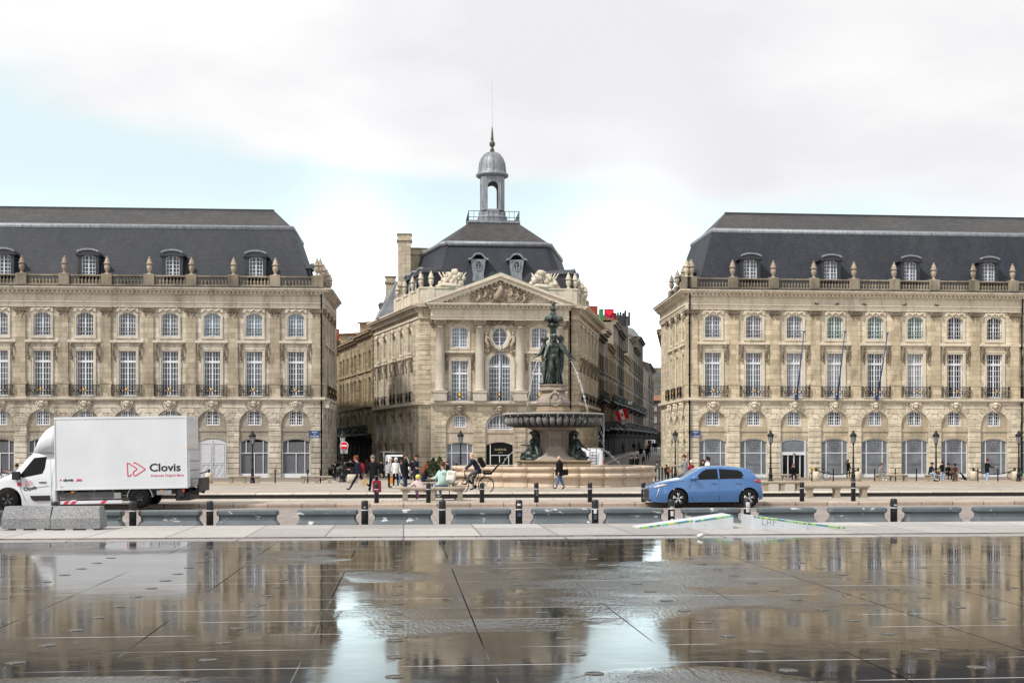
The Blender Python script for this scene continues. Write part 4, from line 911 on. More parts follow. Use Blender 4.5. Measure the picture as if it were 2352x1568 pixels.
# mirror pool and its edge
flat('pool_pavement', 'slabs', -90, 90, 25.4, 29.42, .17); struct('pavement_edge', MB().box(-90, 90, 29.42, 29.5, -.1, .168), 'slabs')
struct('pool_edge_strip', MB().box(-90, 90, 25.0, 25.4, -.1, .160), 'pinkstrip')
M['lip'] = paving('wet pale lip', (.28, .275, .27), (.34, .335, .33), (.4, .4, .4), 3.3, 9, .03, off=0, rough=.35)
struct('pool_lip', MB().bbox(-90, 90, 24.62, 24.996, -.1, .165, .008), 'lip')
# water film over dark granite slabs
WD, WX, WO = .93, 1.6, -1.67
def water_mat():
    n = NT('thin water on dark granite'); p = n.p
    sp = n.n('ShaderNodeSeparateXYZ'); n.l(n.pos(), sp.inputs[0])
    def mth(op, a, b=None, c=None):
        m_ = n.n('ShaderNodeMath', operation=op)
        for i, v in enumerate((a, b, c)):
            if v is None: continue
            if hasattr(v, 'links'): n.l(v, m_.inputs[i])
            else: m_.inputs[i].default_value = v
        return m_.outputs[0]
    X, Y = sp.outputs[0], sp.outputs[1]
    fy = mth('FRACT', mth('DIVIDE', mth('SUBTRACT', Y, 24.6), WD)); fx = mth('FRACT', mth('DIVIDE', mth('SUBTRACT', X, WO), WX))
    jy = mth('LESS_THAN', mth('ABSOLUTE', mth('SUBTRACT', fy, .5)), .008); jx = mth('LESS_THAN', mth('ABSOLUTE', mth('SUBTRACT', fx, .5)), .0045)
    # pale joint stretches: sky reflection in the raised water, painted into the base colour
    seg = n.ramp(n.noise(.45, stretch=(1, 5, 1), detail=3), .47, .55)
    jyv = mth('MULTIPLY', jy, seg); jx = mth('MULTIPLY', jx, n.ramp(n.noise(.22, detail=2), .42, .52))
    # breeze patches
    pat = None
    for cx, cy_, rx, ry in ((3.2, 16.3, 2.9, 3.6), (.4, 13.2, 1.3, 1.6), (-5.6, 22.4, 3.2, .9), (2.3, 9.2, .9, .6), (-3.2, 9.7, 1.6, .25), (-1.7, 20.6, .7, 1.6), (-.2, 17.4, .7, 1.0)):
        dx = mth('DIVIDE', mth('SUBTRACT', X, cx), rx); dy = mth('DIVIDE', mth('SUBTRACT', Y, cy_), ry)
        g = mth('EXPONENT', mth('MULTIPLY', mth('ADD', mth('MULTIPLY', dx, dx), mth('MULTIPLY', dy, dy)), -1.0)); pat = g if pat is None else mth('MAXIMUM', pat, g)
    rowid = mth('FLOOR', mth('DIVIDE', mth('SUBTRACT', Y, 24.6 - WD * .5), WD)); cb = n.n('ShaderNodeCombineXYZ'); n.l(mth('MULTIPLY', X, .35), cb.inputs[0]); n.l(mth('MULTIPLY', rowid, 3.7), cb.inputs[1])
    rowv = n.ramp(n.noise(1.0, vec=cb.outputs[0], detail=0), .35, .6, (.35,) * 3 + (1,)); pn = n.ramp(n.noise(.9, detail=5), .3, .7); patch = mth('MULTIPLY', mth('MULTIPLY', pat, mth('ADD', pn, .35)), rowv)
    patch = n.ramp(patch, .16, .75)
    base = n.mix(n.ramp(n.noise(.6, detail=6), .35, .7), (.014, .012, .010), (.030, .025, .020))
    base = n.mix(jyv, base, (.50, .50, .52)); base = n.mix(mth('MULTIPLY', jx, .95), base, (.006, .006, .006))
    n.l(base, p.inputs['Base Color']); p.inputs['IOR'].default_value = 1.8; n.l(mth('MULTIPLY', mth('SUBTRACT', 1.0, jx), .7), p.inputs['Specular IOR Level'])
    ro = n.ramp(n.noise(.35, detail=5, stretch=(1, 2, 1)), .35, .7, (.035,) * 3 + (1,), (.10,) * 3 + (1,))
    rr = mth('MAXIMUM', ro, mth('MAXIMUM', mth('MULTIPLY', jyv, .5), jx)); n.l(mth('ADD', rr, mth('MULTIPLY', patch, .09)), p.inputs['Roughness'])
    h1 = n.noise(24, detail=3, stretch=(1, .32, 1), rough=.6); h2 = n.noise(1.3, detail=2)
    h = mth('ADD', mth('MULTIPLY', mth('MULTIPLY', h1, patch), .022), mth('ADD', mth('MULTIPLY', h2, .0022), mth('MULTIPLY', n.noise(9, detail=2), .00035)))
    b = n.n('ShaderNodeBump', i_Strength=1., i_Distance=1.); n.l(h, b.inputs['Height']); n.l(b.outputs[0], p.inputs['Normal'])
    return n.m
M['water'] = water_mat()
flat('water', 'water', -90, 90, -30, 24.62, .155)
# ------------------------------------------------------------------ houses along the two streets
M['soot'] = stone('sooty old stone', (.13, .11, .09), (.085, .073, .06), (.4, .4, .4), amount=.7)
M['stone_o'] = stone('ochre street stone', (.42, .34, .225), (.29, .235, .16), (.5, .48, .44), amount=.75)
M['stone_g'] = stone('grey street stone', (.22, .195, .165), (.16, .145, .125), (.5, .48, .44), amount=.6)
M['stone_w'] = stone('pale street render', (.34, .305, .25), (.20, .175, .145), (.5, .48, .44), amount=.35, blocks=False)
M['zinc'] = mat('zinc roof', (.20, .22, .24), .5, .2, .25); M['plaster'] = mat('peach render', (.48, .36, .25), .9, 0, .15, 1.)
M['shutter'] = mat('dark shopfront', (.02, .02, .022), .9, 0, .2, spec=.1); M['shopdark'] = mat('dim shop window', (.03, .027, .025), .8, 0, .6, .8, spec=.12)
def house(name, label, X, Y, ang, L, H, wallm, n, floors, base, roofm='terra', depth=9, rh=1.6, bal=(), quoin=False, shop='shutter', roundw=False, cmat=None, group=None, roof='gable', ww=.95, awn=None):
    """a street house: its front runs along local x, outward is -y"""
    z0 = base; B = thing(name, label, 'house', (X, Y, z0), 0, group); fr = Fr(B, 0, 0, ang); fr_z = z0
    holes = []; bw = L / n; rows = []
    for (za, zb_) in floors:
        for i in range(n):
            x = bw * (i + .5); holes.append(arch(x - ww / 2, x + ww / 2, za + z0, zb_ + z0 - .12, .12, 4)); rows.append((x, za + z0, zb_ + z0 - .12))
    fr.mb('wall', wall_mb(0, L, z0, z0 + H, holes, .3).box(0, L, .6, depth, z0, z0 + H - .3).box(0, .3, .3, .6, z0, z0 + H - .3).box(L - .3, L, .3, .6, z0, z0 + H - .3), wallm)
    T = cmat or wallm
    m = MB(); m.box(-.05, L + .05, -.55, .1, z0 + H - .3, z0 + H - .08); m.box(-.02, L + .02, -.3, .0, z0 + H - .6, z0 + H - .303)
    for za, zb_ in floors: m.box(.02, L - .02, -.14, .0, z0 + za - .34, z0 + za - .16)
    fr.mb('cornice', m, T)
    for x, a, b in rows:
        wd = win_data(ww, round(a, 3), round(b, 3), .12, 4, .5, None, mid=.08); fr.window(x, wd, random.choice(['pane_dark', 'pane_mid', 'pane_mid']))
        fr.put('window_surround', cached(('hs', round(a, 2), round(b, 2), ww, T), lambda: surround(ww, a, b, .12, .14, .06).data('window_surround', T)), x)
    for fi in bal:
        za = floors[fi][0] + z0; m = MB(); m.box(.2, L - .2, -.75, 0, za - .2, za - .06)
        k = .25
        while k < L - .2: m.box(k, k + .03, -.74, -.71, za - .06, za + .9); k += .16
        m.box(.2, L - .2, -.75, -.7, za + .88, za + .94)
        for i in range(int(L * 4)): m.ball((.3 + random.random() * (L - .6), -.6, za + random.uniform(-.1, .5)), random.uniform(.12, .3), 6, 1, .7, 1, .3)
        for i in range(n + 1): m.tube([(L * i / n, -.05, za - .9), (L * i / n, -.7, za - .2)], .09, 5)
        fr.mb('balcony', m, 'iron')
    if quoin:
        for x in [.35] + [L * (k + 1) / quoin for k in range(quoin - 1)] + [L - .35]:
            fr.mb('quoin_strip', pier_mb(.6, z0 + .2, z0 + H - .7, .07, .5, .05), wallm, x)
    if shop:
        m = MB(); m.bbox(.3, L - .3, -.12, .2, z0 + .02, z0 + 3.0, .02); m.box(.3, L - .3, -.3, .0, z0 + 2.7, z0 + 3.15); m.mi = 1
        for i in range(n): m.box(bw * (i + .18), bw * (i + .82), -.13, -.12, z0 + .5, z0 + 2.6)
        fr.mb('shopfront', m, [shop, 'shopdark'])
    if awn: m = MB(); m.prism([(.3, z0 + 2.6), (L - .3, z0 + 2.6), (L - .3, z0 + 2.68), (.3, z0 + 2.68)], -1.7, -.1); m.box(.3, L - .3, -1.72, -1.68, z0 + 2.3, z0 + 2.68); fr.mb('awning', m, awn)
    zt = z0 + H - .08
    if roof == 'gable': m = MB(); m.add([(-.1, -.6, zt), (L + .1, -.6, zt), (L + .1, depth, zt), (-.1, depth, zt), (-.1, depth / 2, zt + rh), (L + .1, depth / 2, zt + rh)], [(0, 1, 5, 4), (2, 3, 4, 5), (1, 2, 5), (3, 0, 4)]); fr.mb('roof', m, roofm)
    else:
        m = MB(); q = [(-.05, -.3), (L + .05, -.3), (L + .05, depth), (-.05, depth)]
        m.loft([[(a, b, zt) for a, b in q], [(a * .96 + .1, b * .8 + 1.1, zt + rh) for a, b in q], [(a * .8 + L * .1, b * .4 + depth * .3, zt + rh + .6) for a, b in q]], True); fr.mb('roof', m, roofm)
    return B, fr
def chim(fr, x, y, z0, z1, w=.9, d=.6, m_='red_brick', pots=3):
    m = MB(); m.bbox(x - w / 2, x + w / 2, y - d / 2, y + d / 2, z0, z1, .03); m.bbox(x - w / 2 - .06, x + w / 2 + .06, y - d / 2 - .06, y + d / 2 + .06, z1 - .2, z1 - .05, .02)
    for k in range(pots): m.lathe([(.11, 0), (.09, .35), (.13, .38), (.1, .45)], (x - w / 2 + w * (k + .5) / pots, y, z1), 7)
    return fr.mb('chimney', m, m_)
# left street, its far side beyond the pavilion: near end first
random.seed(3)
D1 = Vector((9.4 - 3.3, 0)); a0 = Vector((-3.3, 131.8)); a1 = Vector((-9.6, 158.5)); dv = (a1 - a0); dl = dv.length; dn = dv / dl
def rowpt(t): return a0 + dn * t
angL = atan2(-dn.y, -dn.x)
for (t0, t1, H, wm_, n, q, lab, rh) in ((0, 8.2, 14.4, 'stone_o', 3, 2, 'ochre stone house next to the rear of the pavilion, balcony over a black shopfront', 1.3), (8.25, 20, 14.2, 'stone_o', 5, 3, 'long ochre stone house in the left street with tall windows and quoin strips', 1.5), (20.05, 32, 13.9, 'stone_o', 3, 2, 'ochre stone house farthest down the left street beside the grey palace corner', 1.2)):
    p = rowpt(t1); H0 = H + .55
    B, fr = house('town_house', lab, p.x, p.y, angL, t1 - t0, H0, wm_, n, [(3.8, 6.0), (7.0, 9.9), (10.9, 12.8)], 0.0, 'zinc' if t0 < 8 else 'terra', 8, rh, (0,), q, cmat='stone_o', ww=1.0)
def backhouse(label, u0, u1, vt, Y, m_, rm='terra', win=0, vb=None):
    x0, x1 = XA(u0, Y), XA(u1, Y); zt = ZA(vt, zcam(x0, Y)); B = thing('town_house', label, 'house', (x0, Y, 0)); L = x1 - x0
    m = MB(); m.box(0, L, 0, 7, 0, zt - .6); put('wall', m.data('wall', m_), B)
    m = MB(); m.add([(-.3, -.4, zt - .75), (L + .3, -.4, zt - .45), (L + .3, 7.4, zt + .2), (-.3, 7.4, zt), (-.3, -.4, zt - .6), (L + .3, -.4, zt - .3), (L + .3, 7.4, zt + .35), (-.3, 7.4, zt + .15)], [(0, 3, 2, 1), (4, 5, 6, 7), (0, 1, 5, 4), (1, 2, 6, 5), (2, 3, 7, 6), (3, 0, 4, 7)]); put('roof', m.data('roof', rm), B)
    for k in range(win):
        x = L * (k + .5) / win; f = MB(); f.ribbon([(x - .5, zt - 2.6), (x + .5, zt - 2.6), (x + .5, zt - 1.0), (x - .5, zt - 1.0)], .1, -.06, .01, True); f.box(x - .04, x + .04, -.05, 0, zt - 2.6, zt - 1.0); f.box(x - .5, x + .5, -.05, 0, zt - 1.85, zt - 1.78)
        w = put('window', f.data('window', 'white'), B); put('pane', MB().box(x - .48, x + .48, -.02, .0, zt - 2.6, zt - 1.0).data('pane', 'pane_mid'), w)
    return B
backhouse('peach rendered house with a terracotta roof rising behind the left street, the tallest', 826, 872, 731, 170, 'plaster', win=0)
backhouse('low peach house with one white window behind the left street roofs', 779, 842, 757, 172, 'plaster', win=1)
B = backhouse('small peach house half hidden behind the grey palace corner', 752, 786, 775, 176, 'plaster', win=0)
put('chimney', MB().bbox(1.0, 1.6, 1, 1.6, 14, ZA(756, 176), .03).data('chimney', 'red_brick'), B)
# right street, the long left-hand row
b0 = Vector((21.4, 134.2)); bd = Vector((.2455, .9694)).normalized(); angR = atan2(bd.y, bd.x)
row = [  # length, height, wall, bays, floors, roof, label, extras
    (9.0, 14.6, 'stone_g', 3, 'terra', 'grey stone house joined to the rear of the pavilion, dark balcony hung with plants', (0,), 'mansard'),
    (6.0, 15.6, 'stone_w', 2, 'terra', 'narrow pale rendered house, second behind the pavilion in the right street', (), 'gable'),
    (9.0, 14.2, 'stone_o', 3, 'terra', 'ochre house with quoins below the chimney painted with a red heart', (0, 1), 'gable'),
    (9.0, 18.0, 'stone_w', 2, 'terra', 'tall pale house with a red chimney and a pink panel bearing a heart', (0,), 'gable'),
    (11.0, 17.5, 'soot', 3, 'zinc', 'soot black corner house under a round drum-like top storey', (0, 1), 'mansard'),
    (12.0, 14.6, 'stone_o', 3, 'terra', 'low ochre house beyond the black corner house', (0,), 'gable'),
    (12.0, 18.6, 'stone_w', 3, 'terra', 'pale house with patchy plaster gable and red roof edge, far up the street', (0,), 'gable'),
    (14.0, 17.6, 'stone_g', 3, 'terra', 'grey house with brick chimney stub, far up the street', (0,), 'gable'),
    (16.0, 20.6, 'soot', 3, 'zinc', 'dark tall house near the far end of the street', (0, 1), 'mansard'),
    (20.0, 17.0, 'stone_w', 3, 'terra', 'small pale house almost at the end of the street', (), 'gable'),
    (26.0, 18.0, 'stone_g', 3, 'terra', 'last grey house visible at the end of the street', (), 'gable')]
t = 0; RH = []
for L, H, wm_, n, rm, lab, bal, rf in row:
    p = b0 + bd * t; base = rise2(p.y)
    fl = [(3.9, 6.2), (7.2, 9.6), (10.6, 12.4)] + ([(13.6, 15.2)] if H > 17 else [])
    sh = random.choice(['shutter', 'shutter', 'shopcol_a', 'shopcol_b']) if 'shopcol_a' in M else 'shutter'
    B, fr = house('town_house', lab, p.x, p.y, angR, L - .06, H, wm_, n, fl, base - .3, rm, 8, 1.4, tuple(sorted(set(bal) | ({0, 1} if len(RH) in (0, 2, 3, 5, 6, 7) else {0}))), 3 if 'quoins' in lab else False, cmat='soot' if wm_ == 'stone_g' else None, roof=rf, ww=1.0)
    RH.append((B, fr, base - .3, H, p)); t += L
M['heartpink'] = mat('pink painted panel', (.36, .03, .12), .7, 0, .15); M['heartred'] = mat('red paint', (.85, .02, .03), .5, 0, 0); M['greenp'] = mat('green paint', (.05, .25, .10), .6, 0, .2)
B, fr, z0, H, p = RH[3]
zt = z0 + H
def at_house(fr, u, v, Yl, B):       # helper: local x along the house for a picture column
    for k in range(400):
        x = k * .05 - 5; X = B.location.x + x * cos(fr.a) - Yl * sin(fr.a); Y = B.location.y + x * sin(fr.a) + Yl * cos(fr.a)
        if 1176 + F * (X * cos(TH) - Y * sin(TH)) / zcam(X, Y) >= u: return X, Y, ZA(v, zcam(X, Y))
    return X, Y, ZA(v, zcam(X, Y))
def chimney_at(B, u0, u1, v0, v1, Y, m_, name='chimney', d=1.0):
    x0, x1 = XA(u0, Y), XA(u1, Y); z = zcam(x0, Y); m = MB().bbox(x0, x1, Y, Y + d, ZA(v1, z), ZA(v0, z), .04)
    m.v = [(a - B.location.x, b - B.location.y, c - B.location.z) for a, b, c in m.v]; return put(name, m.data(name, m_), B)
chimney_at(RH[1][0], 1354, 1373, 702, 735, 143.5, 'red_brick'); chimney_at(RH[1][0], 1378, 1386, 709, 740, 146, 'greenp'); 
ch = chimney_at(RH[3][0], 1389, 1410, 709, 745, 161, 'heartpink', 'painted_panel', .5)
xh = XA(1399, 160.9); zh = ZA(718, zcam(xh, 160.9)); hp = [(16 * sin(t_) ** 3 / 34, (13 * cos(t_) - 5 * cos(2 * t_) - 2 * cos(3 * t_) - cos(4 * t_)) / 34) for t_ in [2 * pi * k / 24 for k in range(24)]][::-1]
m = MB().prism([(a + xh - RH[3][0].location.x, b + zh - RH[3][0].location.z) for a, b in hp], 160.85 - RH[3][0].location.y, 160.99 - RH[3][0].location.y); put('heart', m.data('heart', 'heartred'), ch)
chimney_at(RH[3][0], 1410, 1416, 718, 745, 161.5, 'red_brick')
for u, v in ((1420, 717), (1426, 716), (1432, 718), (1437, 712), (1446, 716)):
    chimney_at(RH[4][0], u - 1.7, u + 1.7, v, 748, 166, 'leaddark', 'chimney_pot', .6)
# the round top storey
B, fr, z0, H, p = RH[4]; cx, cy_, cz = at_house(fr, 1435, 735, 3, B)
m = MB(); m.lathe([(3.4, z0 + H - 2), (3.4, cz + .2), (3.6, cz + .25), (3.6, cz + .4), (.01, cz + .6)], (cx - B.location.x, cy_ - B.location.y, -B.location.z), 20, smooth=False); put('round_top', m.data('round_top', 'stone_g'), B)
# far pale modern blocks closing the view
for lab, u0, u1, vt, Y in (('pale modern block standing at the very end of the street', 1502, 1520, 844, 380), ('low pale building closing the street beneath the modern block', 1500, 1534, 868, 372)):
    x0, x1 = XA(u0, Y), XA(u1, Y); B = thing('apartment_block', lab, 'building', (x0, Y, 2)); zt = ZA(vt, zcam(x0, Y))
    put('wall', MB().box(0, x1 - x0, 0, 12, -2, zt - 2).data('wall', 'stone_g'), B)
    for k in range(4): put('window_band', MB().box(.3, x1 - x0 - .3, -.05, 0, zt - 5 - 4 * k, zt - 3.8 - 4 * k).data('window_band', 'pane_mid'), B)
house('town_house', 'dark house closing the right street where it bends, beside the honey palace', XA(1497, 350), 350, 0, 12, 14, 'soot', 6, [(4, 6.2), (7.4, 9.6), (10.8, 12.6)], 2.6, 'terra', 9, 1.6, (0,))
# opposite sides of both streets, behind the palaces
p = Vector((XR + .9, YR + 15)); 
house('town_house', 'honey stone house behind the right palace on the street side', p.x + 42 * .235, p.y + 42, atan2(-1, -.235), 43, 14, 'stone_o', 12, [(3.8, 6), (7, 9.6), (10.6, 12.4)], 0, 'terra', 9, 1.5)
house('town_house', 'grey stone house behind the left palace on the street side', XL + .2, 121.5, atan2(1, -.2), 32, 13, 'stone_g', 9, [(3.8, 6), (7, 9.6), (10.2, 11.8)], -.2, 'terra', 9, 1.5)
# hanging signs and the flag
M['signred'] = mat('red cloth', (.55, .02, .03), .7, 0, 0); M['magenta'] = mat('magenta awning', (.35, .03, .08), .7, 0, .1); M['purple'] = mat('purple shop panel', (.12, .03, .14), .6, 0, 0); M['whitecl'] = mat('white cloth', (.75, .75, .75), .8, 0, 0)
def at3(u, v, Y): X = XA(u, Y); return Vector((X, Y, ZA(v, zcam(X, Y))))
fl = thing('hanging_flag', 'red and white striped flag hanging over the right street', 'flag', at3(1425, 940, 150)); fl.rotation_euler = (0, R(-18), 0)
for k, mm in enumerate(('signred', 'whitecl', 'signred')):
    put('stripe', MB().loft([[(-.75 + .5 * (k + t_ / 3), .05 * sin((k * 3 + t_) * 1.3), -1.35), (-.75 + .5 * (k + t_ / 3), .05 * sin((k * 3 + t_) * 1.3), 0)] for t_ in range(4)], False, True, False).data('stripe', mm), fl)
put('emblem', MB().prism([(.16 * cos(a), -.68 + .2 * sin(a)) for a in [2 * pi * k / 7 for k in range(7)]], -.08, -.04).data('emblem', 'signred'), fl); put('pole', MB().tube([(-.9, .1, .0), (.9, 0, .06)], .03, 5).data('pole', 'iron'), fl)
for lab, u, v, w_, h_, mm, Y in (('magenta shop sign hanging under the flag', 1402, 970, 20, 9, 'magenta', 150), ('round white shop sign hanging beside the magenta awning', 1432, 970, 9, 9, 'whitecl', 151), ('purple shop panel beside the fountain bowl', 1350, 973, 8, 14, 'purple', 133), ('white sign board on a balcony in the right street', 1447, 925, 10, 8, 'whitecl', 165)):
    o = at3(u, v, Y); k = zcam(o.x, o.y) / F
    B = thing('hanging_sign', lab, 'sign', o); m = MB()
    if 'round' in lab: m.prism([(w_ * k / 2 * cos(a), w_ * k / 2 * sin(a)) for a in [2 * pi * q / 16 for q in range(16)]], -.05, .05)
    else: m.bbox(-w_ * k / 2, w_ * k / 2, -.05, .05, -h_ * k / 2, h_ * k / 2, .01)
    put('board', m.data('board', mm), B); put('bracket', MB().tube([(-w_ * k / 2 - .1, .0, h_ * k / 2), (w_ * k / 2, 0, h_ * k / 2 + .03)], .03, 5).data('bracket', 'iron'), B)
aw = thing('shop_awning', 'long magenta awning sloping down beneath the flag', 'awning', at3(1405, 958, 152)); m = MB(); m.box(0, 2.4, -.4, .4, -.08, 0); o = put('cloth', m.data('cloth', 'magenta'), aw, rot=(0, R(38), 0)); put('arm', MB().tube([(0, .1, -.1), (1.9, .1, -1.55)], .03, 5).data('arm', 'iron'), aw)
# ------------------------------------------------------------------ figures: one skinned surface per body
def cmat_(name, col, rough=.8, var=.12): M[name] = mat(name, col, rough, 0, var, 6); return name
for n_, c_ in dict(skin=(.48, .27, .19), skin_dark=(.20, .11, .075), skin_pale=(.60, .38, .30), hair_dark=(.018, .012, .010), hair_white=(.55, .54, .52), hair_grey=(.20, .18, .15), hair_brown=(.09, .045, .025), hair_red=(.17, .05, .018),
                   navy=(.010, .013, .030), blackc=(.005, .005, .006), jeans=(.09, .15, .27), jeans_dark=(.02, .032, .07), jeans_light=(.30, .38, .52), greyc=(.22, .22, .23), greyd=(.075, .08, .085), mint=(.40, .55, .52), pinkc=(.56, .44, .44),
                   lilac=(.38, .26, .55), whitec=(.70, .69, .66), cream=(.62, .60, .54), beanie=(.70, .62, .14), redc=(.22, .014, .03), brownc=(.10, .05, .03), shoe_brown=(.22, .085, .04), maroon=(.11, .03, .035), olive=(.09, .10, .07),
                   magentac=(.33, .03, .16), tan=(.45, .33, .18), orangec=(.55, .20, .03), bluescarf=(.18, .32, .52), khaki=(.28, .30, .28)).items(): cmat_(n_, c_)
def plaid():
    n = NT('plaid'); w1 = n.n('ShaderNodeTexChecker', i_Scale=14.); n.l(n.pos(), w1.inputs['Vector']); w1.inputs['Color1'].default_value = (.55, .55, .56, 1); w1.inputs['Color2'].default_value = (.03, .035, .06, 1)
    n.l(w1.outputs['Color'], n.p.inputs['Base Color']); n.p.inputs['Roughness'].default_value = .9; return n.m
M['plaid'] = plaid()
def skinned(name, verts, edges, radii, root=0, sub=1, flatv=()):
    me = bpy.data.meshes.new(name); me.from_pydata([tuple(v) for v in verts], edges, [])
    o = bpy.data.objects.new('tmp', me); COL.objects.link(o)
    bm = bmesh.new(); bm.from_mesh(me); sk = bm.verts.layers.skin.verify(); bm.verts.ensure_lookup_table()
    for i, v in enumerate(bm.verts):
        r = radii[i]; v[sk].radius = r if isinstance(r, tuple) else (r, r); v[sk].use_root = i == root
    bm.to_mesh(me); bm.free()
    md = o.modifiers.new('s', 'SKIN'); md.use_smooth_shade = True; md.branch_smoothing = .3
    if sub: sb = o.modifiers.new('b', 'SUBSURF'); sb.levels = sb.render_levels = sub
    bpy.context.view_layer.update()
    out_ = bpy.data.meshes.new_from_object(o.evaluated_get(bpy.context.evaluated_depsgraph_get()))
    bpy.data.objects.remove(o); bpy.data.meshes.remove(me); out_.name = name; return out_
def rotz(v, a): return Vector((v[0] * cos(a) - v[1] * sin(a), v[0] * sin(a) + v[1] * cos(a), v[2]))
def pose(**k):
    """standing skeleton facing +y in a 1.75 m frame; angles in degrees, forward positive"""
    d = dict(lean=0, lt=0, lk=0, rt=0, rk=0, ls=8, rs=8, lf=5, rf=-5, le=10, re=12, head=0, turn=0, sit=None, bend=0, spread=4, lin=0, rin=0, slim=1.0)
    d.update(k); J = {}
    tl, sl, ll = .43, .41, .0
    def leg(side, th, kn):
        sp = R(d['spread']) * side; th = R(th); kn = R(kn); hip = Vector((.09 * side, 0, 0))
        k_ = hip + Vector((sin(sp) * tl, sin(th) * tl, -cos(th) * tl)); a = k_ + Vector((sin(sp) * sl * .3, sin(th - kn) * sl, -cos(th - kn) * sl)); 
        f = a + Vector((0, .17 * cos(max(-.9, min(.6, (th - kn)))), -.035 + .17 * sin(max(-.9, min(.6, (th - kn)))) * .8)); return hip, k_, a, f
    L_, R_ = leg(-1, d['lt'], d['lk']), leg(1, d['rt'], d['rk'])
    low = min(L_[2].z, R_[2].z, L_[3].z + .03, R_[3].z + .03); hz = (-low + .075) if d['sit'] is None else d['sit'] + .10
    P = Vector((0, 0, hz)); J['pel'] = P; J['hipL'], J['knL'], J['anL'], J['toL'] = [P + q for q in L_]; J['hipR'], J['knR'], J['anR'], J['toR'] = [P + q for q in R_]
    l = R(d['lean']); b = l + R(d['bend']); J['wai'] = P + Vector((0, sin(l) * .18, cos(l) * .18)); J['che'] = J['wai'] + Vector((0, sin(b) * .24, cos(b) * .24)); J['nek'] = J['che'] + Vector((0, sin(b) * .12, cos(b) * .12))
    hd = b * .4 + R(d['head']); J['jaw'] = J['nek'] + Vector((0, sin(hd) * .09 + .015, cos(hd) * .09)); J['hed'] = J['jaw'] + Vector((0, sin(hd) * .09, cos(hd) * .09)); J['top'] = J['hed'] + Vector((0, sin(hd) * .08 - .01, cos(hd) * .08)); J['hdir'] = Vector((0, cos(hd), -sin(hd)))
    for s, n_, sh, ab, e, inn in ((-1, 'L', d['lf'], d['ls'], d['le'], d['lin']), (1, 'R', d['rf'], d['rs'], d['re'], d['rin'])):
        q = J['che'] + Vector((.165 * s * d['slim'], 0, .045)); p_ = R(sh) + 0; ab_ = R(ab); J['sh' + n_] = q
        dr = Vector((s * sin(ab_), sin(p_) * cos(ab_), -cos(p_) * cos(ab_))); el = q + dr * .28; J['el' + n_] = el
        p2 = p_ + R(e); i2 = ab_ - R(inn); d2 = Vector((s * sin(i2), sin(p2) * cos(i2), -cos(p2) * cos(i2))); J['wr' + n_] = el + d2 * .25; J['ha' + n_] = el + d2 * .33; J['hd' + n_] = d2
    return J
